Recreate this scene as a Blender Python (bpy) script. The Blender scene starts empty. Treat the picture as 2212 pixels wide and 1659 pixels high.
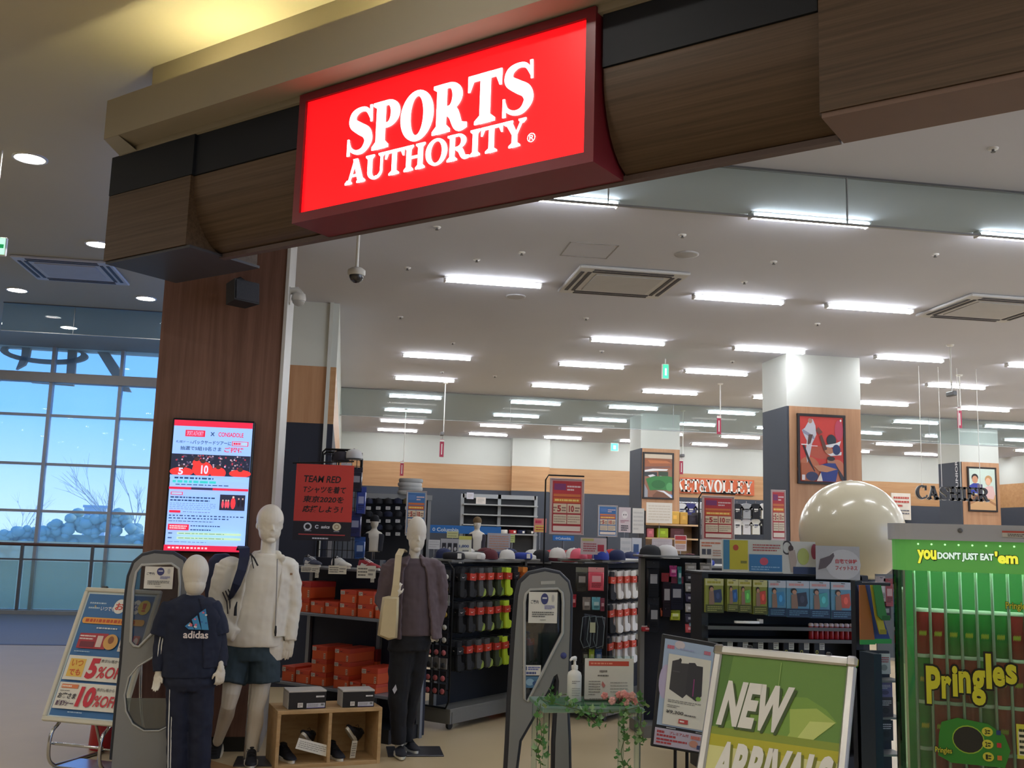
# A diagonal shop front in a mall: lit sign on a wooden fascia, mannequins, gates, racks and a vending machine.
import bpy, math, random
from mathutils import Vector, Matrix, noise
from mathutils.geometry import tessellate_polygon
random.seed(7)
SC = bpy.context.scene
COL = SC.collection
V = Vector

# ------------------------------------------------------------------ camera
FPX, IW, IH = 2193.75, 2212.0, 1659.0
YAW, PITCH, ROLL = 0.15886, 0.14858, 0.02985
EYE = V((0, 0, 1.66))
_f = V((math.sin(YAW) * math.cos(PITCH), math.cos(YAW) * math.cos(PITCH), math.sin(PITCH)))
_r0 = V((math.cos(YAW), -math.sin(YAW), 0))
_u0 = _r0.cross(_f)
_r = _r0 * math.cos(ROLL) + _u0 * math.sin(ROLL)
_u = _u0 * math.cos(ROLL) - _r0 * math.sin(ROLL)
cam_d = bpy.data.cameras.new('camera')
cam_d.sensor_width = 36.0
cam_d.lens = FPX / IW * 36.0
cam_d.clip_end = 500
cam = bpy.data.objects.new('camera', cam_d)
cam.matrix_world = Matrix(((_r.x, _u.x, -_f.x, EYE.x), (_r.y, _u.y, -_f.y, EYE.y), (_r.z, _u.z, -_f.z, EYE.z), (0, 0, 0, 1)))
COL.objects.link(cam)
SC.camera = cam


def _ray(px, py):
    return (_f + _r * ((px - IW / 2) / FPX) - _u * ((py - IH / 2) / FPX))


def at(px, py, Y):
    d = _ray(px, py)
    return EYE + d * (Y / d.y)


def atz(px, py, z):
    d = _ray(px, py)
    return EYE + d * ((z - EYE.z) / d.z)


# ------------------------------------------------------------------ world, exposure
SC.view_settings.view_transform = 'Standard'
SC.view_settings.look = 'None'
SC.view_settings.exposure = 0.0
SC.view_settings.gamma = 1.0
SC.view_settings.use_curve_mapping = False
cy = SC.cycles
cy.max_bounces = 7
cy.diffuse_bounces = 3
cy.glossy_bounces = 3
cy.transmission_bounces = 6
cy.transparent_max_bounces = 12
cy.caustics_reflective = False
cy.caustics_refractive = False
cy.use_denoising = True
cy.use_adaptive_sampling = True
cy.adaptive_threshold = 0.03
W = bpy.data.worlds.new('sky')
SC.world = W
W.use_nodes = True
nt = W.node_tree
nt.nodes.clear()
wo = nt.nodes.new('ShaderNodeOutputWorld')
bg = nt.nodes.new('ShaderNodeBackground')
tc = nt.nodes.new('ShaderNodeTexCoord')
sx = nt.nodes.new('ShaderNodeSeparateXYZ')
rp = nt.nodes.new('ShaderNodeValToRGB')
rp.color_ramp.elements[0].position = 0.0
rp.color_ramp.elements[0].color = (0.60, 0.66, 0.76, 1)
rp.color_ramp.elements[1].position = 0.35
rp.color_ramp.elements[1].color = (0.085, 0.30, 0.90, 1)
e_ = rp.color_ramp.elements.new(0.10)
e_.color = (0.22, 0.43, 0.90, 1)
nt.links.new(tc.outputs['Generated'], sx.inputs[0])
nt.links.new(sx.outputs['Z'], rp.inputs[0])
nt.links.new(rp.outputs[0], bg.inputs[0])
nt.links.new(bg.outputs[0], wo.inputs[0])
bg.inputs[1].default_value = 3.0
sun_d = bpy.data.lights.new('sun', 'SUN')
sun_d.energy = 3.0
sun_d.angle = 0.01
sun_d.color = (1.0, 0.95, 0.88)
sun = bpy.data.objects.new('sun', sun_d)
sun.rotation_euler = Vector((-0.88, -0.22, -0.42)).to_track_quat('-Z', 'Y').to_euler()
COL.objects.link(sun)
STORE_L = 52.0      # luminance of the store's tube lights
MALL_L = 110.0       # luminance of the mall's downlights
COVE_L = 95.0       # luminance of the hidden cove tubes

# ------------------------------------------------------------------ materials
MATS = {}


def lin(c):
    out = []
    for x in c[:3]:
        x = x / 255.0
        out.append(x / 12.92 if x <= 0.04045 else ((x + 0.055) / 1.055) ** 2.4)
    return (*out, 1.0)


def mat(key, c=(128, 128, 128), rough=0.55, metal=0.0, emit=0.0, var=0.08, scale=6.0, bump=0.0, spec=0.5, trans=0.0, alpha=1.0, coat=0.0, sub=0.0, stretch=None):
    if key in MATS:
        return MATS[key]
    m = bpy.data.materials.new(key)
    m.use_nodes = True
    t = m.node_tree
    b = t.nodes['Principled BSDF']
    base = lin(c)
    b.inputs['Base Color'].default_value = base
    b.inputs['Roughness'].default_value = rough
    b.inputs['Metallic'].default_value = metal
    b.inputs['Specular IOR Level'].default_value = spec
    b.inputs['Transmission Weight'].default_value = trans
    b.inputs['Alpha'].default_value = alpha
    b.inputs['Coat Weight'].default_value = coat
    if emit:
        b.inputs['Emission Color'].default_value = base
        b.inputs['Emission Strength'].default_value = emit
    elif var or bump:
        co = t.nodes.new('ShaderNodeTexCoord')
        n = t.nodes.new('ShaderNodeTexNoise')
        n.inputs['Scale'].default_value = scale
        n.inputs['Detail'].default_value = 4
        if stretch:
            mp = t.nodes.new('ShaderNodeMapping')
            mp.inputs['Scale'].default_value = stretch
            t.links.new(co.outputs['Object'], mp.inputs[0])
            t.links.new(mp.outputs[0], n.inputs[0])
        else:
            t.links.new(co.outputs['Object'], n.inputs[0])
        if var:
            mx = t.nodes.new('ShaderNodeMix')
            mx.data_type = 'RGBA'
            mx.inputs[6].default_value = tuple(min(1, x * (1 - var)) for x in base[:3]) + (1,)
            mx.inputs[7].default_value = tuple(min(1, x * (1 + var)) for x in base[:3]) + (1,)
            t.links.new(n.outputs[0], mx.inputs[0])
            t.links.new(mx.outputs[2], b.inputs['Base Color'])
        if bump:
            bp = t.nodes.new('ShaderNodeBump')
            bp.inputs['Strength'].default_value = bump
            bp.inputs['Distance'].default_value = 0.01
            t.links.new(n.outputs[0], bp.inputs['Height'])
            t.links.new(bp.outputs[0], b.inputs['Normal'])
    MATS[key] = m
    return m


def wood(key, c1, c2, grain=(1, 1, 12), scale=3.0, rough=0.45, rot=(0, 0, 0), spec=0.5):
    """straight grained veneer: the noise is stretched along the axis with the small factor"""
    if key in MATS:
        return MATS[key]
    m = bpy.data.materials.new(key)
    m.use_nodes = True
    t = m.node_tree
    b = t.nodes['Principled BSDF']
    co = t.nodes.new('ShaderNodeTexCoord')
    mp = t.nodes.new('ShaderNodeMapping')
    mp.inputs['Rotation'].default_value = rot
    mp2 = t.nodes.new('ShaderNodeMapping')
    mp2.inputs['Scale'].default_value = grain
    n = t.nodes.new('ShaderNodeTexNoise')
    n.inputs['Scale'].default_value = scale
    n.inputs['Detail'].default_value = 6
    n.inputs['Roughness'].default_value = 0.65
    n.inputs['Distortion'].default_value = 0.4
    r = t.nodes.new('ShaderNodeValToRGB')
    r.color_ramp.elements[0].position = 0.32
    r.color_ramp.elements[0].color = lin(c1)
    r.color_ramp.elements[1].position = 0.68
    r.color_ramp.elements[1].color = lin(c2)
    t.links.new(co.outputs['Object'], mp.inputs[0])
    t.links.new(mp.outputs[0], mp2.inputs[0])
    t.links.new(mp2.outputs[0], n.inputs[0])
    t.links.new(n.outputs[0], r.inputs[0])
    t.links.new(r.outputs[0], b.inputs['Base Color'])
    b.inputs['Roughness'].default_value = rough
    b.inputs['Specular IOR Level'].default_value = spec
    MATS[key] = m
    return m


def glass(key, tint=(230, 245, 240), refl=0.06, veil=0.0, veilc=(230, 240, 240), rough=0.02, ior=1.45):
    """thin pane: mostly clear, a little mirror, a little milky film"""
    if key in MATS:
        return MATS[key]
    m = bpy.data.materials.new(key)
    m.use_nodes = True
    t = m.node_tree
    t.nodes.clear()
    o = t.nodes.new('ShaderNodeOutputMaterial')
    tr = t.nodes.new('ShaderNodeBsdfTransparent')
    tr.inputs[0].default_value = lin(tint)
    gl = t.nodes.new('ShaderNodeBsdfGlossy')
    gl.inputs['Roughness'].default_value = rough
    fr = t.nodes.new('ShaderNodeFresnel')
    fr.inputs[0].default_value = ior
    ad = t.nodes.new('ShaderNodeMath')
    ad.operation = 'ADD'
    ad.inputs[1].default_value = refl
    mx = t.nodes.new('ShaderNodeMixShader')
    t.links.new(fr.outputs[0], ad.inputs[0])
    t.links.new(ad.outputs[0], mx.inputs[0])
    t.links.new(tr.outputs[0], mx.inputs[1])
    t.links.new(gl.outputs[0], mx.inputs[2])
    last = mx
    if veil:
        tl = t.nodes.new('ShaderNodeBsdfTranslucent')
        tl.inputs[0].default_value = lin(veilc)
        df = t.nodes.new('ShaderNodeBsdfDiffuse')
        df.inputs[0].default_value = lin(veilc)
        a2 = t.nodes.new('ShaderNodeMixShader')
        t.links.new(tl.outputs[0], a2.inputs[1])
        t.links.new(df.outputs[0], a2.inputs[2])
        m2 = t.nodes.new('ShaderNodeMixShader')
        m2.inputs[0].default_value = veil
        t.links.new(mx.outputs[0], m2.inputs[1])
        t.links.new(a2.outputs[0], m2.inputs[2])
        last = m2
    t.links.new(last.outputs[0], o.inputs[0])
    MATS[key] = m
    return m


def emis(key, c, s):
    return mat(key, c, emit=s, rough=0.4)


def paint(c, rough=0.5):
    return mat('print_%d_%d_%d_%d' % (*c[:3], int(rough * 10)), c, rough=rough, var=0.03, scale=20)


# ------------------------------------------------------------------ object helpers
def link(o, parent=None):
    COL.objects.link(o)
    if parent is not None:
        o.parent = parent
        o.matrix_parent_inverse = parent.matrix_basis.inverted()
    return o


def tag(o, label=None, cat=None, group=None, kind=None):
    if label:
        o['label'] = label
    if cat:
        o['category'] = cat
    if group:
        o['group'] = group
    if kind:
        o['kind'] = kind
    return o


def thing(name, label, cat, loc=(0, 0, 0), rz=0.0, group=None):
    o = bpy.data.objects.new(name, None)
    o.empty_display_size = 0.1
    o.location = loc
    o.rotation_euler = (0, 0, rz)
    o.matrix_basis = Matrix.Translation(V(loc)) @ Matrix.Rotation(rz, 4, 'Z')
    COL.objects.link(o)
    return tag(o, label, cat, group)


def clone(root, loc=None, rz=None, label=None, group=None):
    def rec(o, par):
        c = o.copy()
        COL.objects.link(c)
        if par is not None:
            c.parent = par
        for ch in KIDS.get(o.name, []):
            rec(ch, c)
        return c
    r = rec(root, None)
    if loc is not None:
        r.location = loc
    if rz is not None:
        r.rotation_euler = (0, 0, rz)
    if label:
        r['label'] = label
    if group:
        r['group'] = group
    return r


KIDS = {}
I4 = Matrix.Identity(4)


def frame(o, ux, uy, uz=None):
    ux = V(ux).normalized()
    uy = V(uy).normalized()
    uz = ux.cross(uy) if uz is None else V(uz)
    o = V(o)
    return Matrix(((ux.x, uy.x, uz.x, o.x), (ux.y, uy.y, uz.y, o.y), (ux.z, uy.z, uz.z, o.z), (0, 0, 0, 1)))


class MB:
    """collects shapes and links them as ONE mesh"""

    def __init__(s, M=None):
        s.v, s.f, s.mi, s.sm = [], [], [], []
        s.M = M or I4

    def add(s, vs, fs, mi=0, sm=False):
        b = len(s.v)
        s.v += [s.M @ V(v) for v in vs]
        s.f += [tuple(i + b for i in f) for f in fs]
        s.mi += [mi] * len(fs)
        s.sm += [sm] * len(fs)
        return s

    def box(s, c, d, mi=0, rz=0.0, R=None):
        x, y, z = d[0] / 2, d[1] / 2, d[2] / 2
        R = R or Matrix.Rotation(rz, 3, 'Z')
        vs = [V(c) + R @ V((i * x, j * y, k * z)) for i in (-1, 1) for j in (-1, 1) for k in (-1, 1)]
        return s.add(vs, [(0, 1, 3, 2), (4, 6, 7, 5), (0, 4, 5, 1), (2, 3, 7, 6), (0, 2, 6, 4), (1, 5, 7, 3)], mi)

    def b2(s, lo, hi, mi=0):
        return s.box([(a + b) / 2 for a, b in zip(lo, hi)], [abs(b - a) for a, b in zip(lo, hi)], mi)

    def cbox(s, c, d, ch=0.004, mi=0, rz=0.0, R=None):
        """box with chamfered edges"""
        h = [x / 2 for x in d]
        ch = min(ch, min(h) * 0.9)
        R = R or Matrix.Rotation(rz, 3, 'Z')
        vs, ix = [], {}
        for i in (-1, 1):
            for j in (-1, 1):
                for k in (-1, 1):
                    sg = (i, j, k)
                    for a in range(3):
                        p = [sg[q] * (h[q] - (ch if q != a else 0)) for q in range(3)]
                        ix[(sg, a)] = len(vs)
                        vs.append(V(c) + R @ V(p))
        fs = []
        for a in range(3):
            b_, c_ = (a + 1) % 3, (a + 2) % 3
            for sgn in (-1, 1):
                loop = []
                for (p, q) in ((-1, -1), (1, -1), (1, 1), (-1, 1)):
                    sg = [0, 0, 0]
                    sg[a], sg[b_], sg[c_] = sgn, p, q
                    loop.append(ix[(tuple(sg), a)])
                fs.append(tuple(loop if sgn > 0 else loop[::-1]))
        for a in range(3):
            b_, c_ = (a + 1) % 3, (a + 2) % 3
            for p in (-1, 1):
                for q in (-1, 1):
                    s0, s1 = [0] * 3, [0] * 3
                    s0[a], s0[b_], s0[c_] = -1, p, q
                    s1[a], s1[b_], s1[c_] = 1, p, q
                    fs.append((ix[(tuple(s0), b_)], ix[(tuple(s1), b_)], ix[(tuple(s1), c_)], ix[(tuple(s0), c_)]))
        for i in (-1, 1):
            for j in (-1, 1):
                for k in (-1, 1):
                    fs.append(tuple(ix[((i, j, k), a)] for a in range(3)))
        return s.add(vs, fs, mi)

    def quad(s, a, b, c, d, mi=0):
        return s.add([a, b, c, d], [(0, 1, 2, 3)], mi)

    def ring(s, c, ax, r, n, r2=None):
        ax = V(ax).normalized()
        t = V((0, 0, 1)) if abs(ax.z) < 0.9 else V((1, 0, 0))
        u = t.cross(ax).normalized()
        w = ax.cross(u)
        r2 = r if r2 is None else r2
        return [V(c) + u * (math.cos(2 * math.pi * k / n) * r) + w * (math.sin(2 * math.pi * k / n) * r2) for k in range(n)]

    def loft(s, rings, mi=0, caps=(True, True), sm=True, closed=False):
        n = len(rings[0])
        vs = [p for r in rings for p in r]
        m = len(rings)
        fs = []
        for i in range(m if closed else m - 1):
            j = (i + 1) % m
            for k in range(n):
                q = (k + 1) % n
                fs.append((i * n + k, i * n + q, j * n + q, j * n + k))
        s.add(vs, fs, mi, sm)
        if not closed:
            if caps[0]:
                s.add(rings[0], [tuple(range(n))[::-1]], mi)
            if caps[1]:
                s.add(rings[-1], [tuple(range(n))], mi)
        return s

    def cyl(s, a, b, r, r2=None, n=12, mi=0, caps=(True, True), sm=True):
        a, b = V(a), V(b)
        return s.loft([s.ring(a, b - a, r, n), s.ring(b, b - a, r if r2 is None else r2, n)], mi, caps, sm)

    def tube(s, pts, r, n=8, mi=0, closed=False):
        pts = [V(p) for p in pts]
        rr = r if isinstance(r, (list, tuple)) else [r] * len(pts)
        rings = []
        u = None
        m = len(pts)
        for i, p in enumerate(pts):
            if closed:
                d = pts[(i + 1) % m] - pts[i - 1]
            else:
                d = (pts[min(i + 1, m - 1)] - pts[max(i - 1, 0)])
            d.normalize()
            if u is None:
                t = V((0, 0, 1)) if abs(d.z) < 0.9 else V((1, 0, 0))
                u = t.cross(d).normalized()
            else:
                u = (u - d * u.dot(d))
                u.normalize()
            w = d.cross(u)
            rings.append([p + (u * math.cos(2 * math.pi * k / n) + w * math.sin(2 * math.pi * k / n)) * rr[i] for k in range(n)])
        return s.loft(rings, mi, closed=closed)

    def lathe(s, c, prof, n=24, mi=0, caps=(True, True)):
        c = V(c)
        return s.loft([[c + V((math.cos(2 * math.pi * k / n) * r, math.sin(2 * math.pi * k / n) * r, z)) for k in range(n)] for r, z in prof], mi, caps)

    def ell(s, c, r, nu=16, nv=10, mi=0, R=None):
        c = V(c)
        R = R or Matrix.Identity(3)
        rings = []
        for i in range(nv + 1):
            a = math.pi * (0.02 + 0.96 * i / nv)
            rings.append([c + R @ V((r[0] * math.sin(a) * math.cos(2 * math.pi * k / nu), r[1] * math.sin(a) * math.sin(2 * math.pi * k / nu), -r[2] * math.cos(a))) for k in range(nu)])
        return s.loft(rings, mi)

    def prism(s, poly, z0, z1, mi=0, M=None, holes=None, side=None):
        """2D outline (x, y) extruded along z, in frame M"""
        M = M or I4
        n = len(poly)
        loops = [[V((*p, 0)) for p in poly]] + [[V((*p, 0)) for p in h] for h in (holes or [])]
        tris = tessellate_polygon(loops)
        flat = [p for L in loops for p in L]
        N = len(flat)
        vs = [M @ V((p.x, p.y, z0)) for p in flat] + [M @ V((p.x, p.y, z1)) for p in flat]
        fs = []
        for t in tris:
            a, b, c = (flat[i] for i in t)
            up = ((b - a).cross(c - a)).z > 0
            t = tuple(t) if up else tuple(t)[::-1]
            fs.append(tuple(i + N for i in t))
            fs.append(t[::-1])
        s.add(vs, fs, mi)
        o = 0
        fs = []
        for L in loops:
            k = len(L)
            for i in range(k):
                j = (i + 1) % k
                fs.append((o + i, o + j, o + j + N, o + i + N))
            o += k
        s.add(vs, fs, mi if side is None else side)
        return s

    def puffy(s, poly, t, inset=0.15, mi=0, M=None):
        """outline with a swollen front and back, like a filled bag or a sock"""
        M = M or I4
        cx = sum(p[0] for p in poly) / len(poly)
        cy = sum(p[1] for p in poly) / len(poly)
        n = len(poly)
        ins = []
        for i, p in enumerate(poly):
            a, b = poly[i - 1], poly[(i + 1) % n]
            d = V((b[0] - a[0], b[1] - a[1]))
            d = V((-d.y, d.x))
            if d.length > 1e-9:
                d.normalize()
            sgn = 1
            ins.append((p[0] + d.x * inset, p[1] + d.y * inset))
        mid = [M @ V((p[0], p[1], 0)) for p in poly]
        top = [M @ V((p[0], p[1], t)) for p in ins]
        bot = [M @ V((p[0], p[1], -t)) for p in ins]
        s.loft([bot, mid, top], mi, (False, False), True)
        tris = tessellate_polygon([[V((*p, 0)) for p in ins]])
        s.add(top, [tuple(q) for q in tris], mi)
        s.add(bot, [tuple(q)[::-1] for q in tris], mi)
        return s

    def obj(s, name, mats, parent=None, label=None, cat=None, group=None, kind=None, local=False):
        me = bpy.data.meshes.new(name)
        me.from_pydata([tuple(v) for v in s.v], [], s.f)
        for m in (mats if isinstance(mats, (list, tuple)) else [mats]):
            me.materials.append(m)
        me.polygons.foreach_set('material_index', s.mi)
        me.polygons.foreach_set('use_smooth', s.sm)
        me.update()
        o = bpy.data.objects.new(name, me)
        COL.objects.link(o)
        if parent is not None:
            o.parent = parent
            if not local:
                o.matrix_parent_inverse = parent.matrix_basis.inverted()
            KIDS.setdefault(parent.name, []).append(o)
        return tag(o, label, cat, group, kind)


def fix_normals(o):
    import bmesh
    bm = bmesh.new()
    bm.from_mesh(o.data)
    bmesh.ops.recalc_face_normals(bm, faces=bm.faces)
    bm.to_mesh(o.data)
    bm.free()
    return o


# ------------------------------------------------------------------ lettering
_TXT = {}


def text_mesh(body, bold=0.0, shear=0.0, spacing=1.0):
    k = (body, bold, shear, spacing)
    if k in _TXT:
        return _TXT[k]
    c = bpy.data.curves.new('txt', 'FONT')
    c.body = body
    c.size = 1
    c.resolution_u = 3
    c.offset = bold
    c.shear = shear
    c.space_character = spacing
    o = bpy.data.objects.new('txt', c)
    m = o.to_mesh()
    vs = [(v.co.x, v.co.y) for v in m.vertices]
    fs = [tuple(p.vertices) for p in m.polygons]
    o.to_mesh_clear()
    bpy.data.objects.remove(o)
    bpy.data.curves.remove(c)
    if vs:
        x0, x1 = min(v[0] for v in vs), max(v[0] for v in vs)
        y0, y1 = min(v[1] for v in vs), max(v[1] for v in vs)
        vs = [((a - x0) / (x1 - x0 or 1), (b - y0) / (y1 - y0 or 1)) for a, b in vs]
    _TXT[k] = (vs, fs)
    return vs, fs


class PR:
    """flat print on a sheet: u runs 0..1 to the right, v runs 0..1 downwards, in frame M (x right, y up) of size w x h"""

    def __init__(s, M, w, h, emit=0.0, rough=0.45, step=0.0006):
        s.M, s.w, s.h, s.emit, s.rough, s.step = M, w, h, emit, rough, step
        s.mb = MB(M)
        s.mats, s.ix, s.lv = [], {}, 1

    def m(s, c):
        c = tuple(c)
        if c not in s.ix:
            s.ix[c] = len(s.mats)
            s.mats.append(emis('screen_%d_%d_%d_%d' % (*c, int(s.emit * 100)), c, s.emit) if s.emit else paint(c, s.rough))
        return s.ix[c]

    def p(s, u, v):
        return V((u * s.w, (1 - v) * s.h, s.lv * s.step))

    def poly(s, pts, c, lv=None):
        s.lv = lv or s.lv + 1
        tr = tessellate_polygon([[V((a * s.w, -b * s.h, 0)) for a, b in pts]])
        fs = []
        for t in tr:
            a, b, d = (V((pts[i][0] * s.w, -pts[i][1] * s.h, 0)) for i in t)
            fs.append(tuple(t) if (b - a).cross(d - a).z > 0 else tuple(t)[::-1])
        s.mb.add([s.p(*q) for q in pts], fs, s.m(c))
        return s

    def rect(s, u0, v0, u1, v1, c, lv=None):
        return s.poly([(u0, v0), (u1, v0), (u1, v1), (u0, v1)], c, lv)

    def ell(s, u, v, ru, rv, c, n=20, a0=0, a1=360, hole=0.0):
        s.lv += 1
        if hole:
            vs, fs = [], []
            for k in range(n + 1):
                a = math.radians(a0 + (a1 - a0) * k / n)
                vs += [s.p(u + ru * math.cos(a), v - rv * math.sin(a)), s.p(u + ru * hole * math.cos(a), v - rv * hole * math.sin(a))]
            for k in range(n):
                fs.append((2 * k, 2 * k + 2, 2 * k + 3, 2 * k + 1))
            s.mb.add(vs, fs, s.m(c))
            return s
        return s.poly([(u + ru * math.cos(math.radians(a0 + (a1 - a0) * k / n)), v - rv * math.sin(math.radians(a0 + (a1 - a0) * k / n))) for k in range(n + (0 if a1 - a0 == 360 else 1))], c, s.lv)

    def text(s, body, u0, v0, u1, v1, c, bold=0.0, shear=0.0, spacing=1.0, rot=0):
        """fit the words to the box"""
        s.lv += 1
        vs, fs = text_mesh(body, bold, shear, spacing)
        if not vs:
            return s
        if rot == 90:
            vs = [(1 - y, x) for x, y in vs]
        elif rot == -90:
            vs = [(y, 1 - x) for x, y in vs]
        s.mb.add([s.p(u0 + (u1 - u0) * x, v1 + (v0 - v1) * y) for x, y in vs], fs, s.m(c))
        return s

    def lines(s, u0, v0, u1, v1, n, c, fill=0.45, seed=1, chunks=7):
        """rows of print too small to read: broken dashes"""
        s.lv += 1
        rnd = random.Random(seed)
        dv = (v1 - v0) / n
        for i in range(n):
            u = u0
            end = u1 if i < n - 1 else u0 + (u1 - u0) * rnd.uniform(0.5, 1)
            while u < end - 0.004:
                L = (u1 - u0) / chunks * rnd.uniform(0.35, 1.1)
                L = min(L, end - u)
                v = v0 + dv * (i + 0.5)
                s.mb.add([s.p(u, v - dv * fill / 2), s.p(u, v + dv * fill / 2), s.p(u + L, v + dv * fill / 2), s.p(u + L, v - dv * fill / 2)], [(0, 1, 2, 3)], s.m(c))
                u += L + (u1 - u0) * 0.02
        return s

    def build(s, name, parent, label=None):
        return s.mb.obj(name, s.mats, parent, label)


def sheet(name, label, cat, M, w, h, t, edge, parent=None, frame_w=0.0, frame_c=None, group=None, backc=None):
    """a printed board: thin body + optional raised frame; returns (root, PR) with the print still to fill"""
    root = parent
    if parent is None:
        root = thing(name, label, cat, M @ V((w / 2, 0, 0)), 0, group)
    mb = MB(M)
    mb.box((w / 2, h / 2, -t / 2), (w, h, t))
    mb.obj('board', edge, root)
    if frame_w:
        f = frame_w
        d = t + 0.012
        mbf = MB(M)
        mbf.cbox((w / 2, -f / 2 + 0.002, -t / 2 + 0.004), (w + 2 * f, f, d), 0.003)
        mbf.cbox((w / 2, h + f / 2 - 0.002, -t / 2 + 0.004), (w + 2 * f, f, d), 0.003)
        mbf.cbox((-f / 2 + 0.002, h / 2, -t / 2 + 0.004), (f, h, d), 0.003)
        mbf.cbox((w + f / 2 - 0.002, h / 2, -t / 2 + 0.004), (f, h, d), 0.003)
        mbf.obj('frame', frame_c, root)
    return root, PR(M, w, h)


ORD = ['first', 'second', 'third', 'fourth', 'fifth', 'sixth', 'seventh', 'eighth', 'ninth', 'tenth', 'eleventh', 'twelfth', 'thirteenth', 'fourteenth', 'fifteenth', 'sixteenth']


# ---- slab serif capitals drawn from strokes, cap height 1
def _cat(pts, n=6):
    out = []
    P = [pts[0]] + list(pts) + [pts[-1]]
    for i in range(1, len(P) - 2):
        p0, p1, p2, p3 = (V(q) for q in P[i - 1:i + 3])
        for k in range(n):
            t = k / n
            out.append(0.5 * ((2 * p1) + (p2 - p0) * t + (2 * p0 - 5 * p1 + 4 * p2 - p3) * t * t + (3 * p1 - p0 - 3 * p2 + p3) * t ** 3))
    out.append(V(pts[-1]))
    return out


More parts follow.
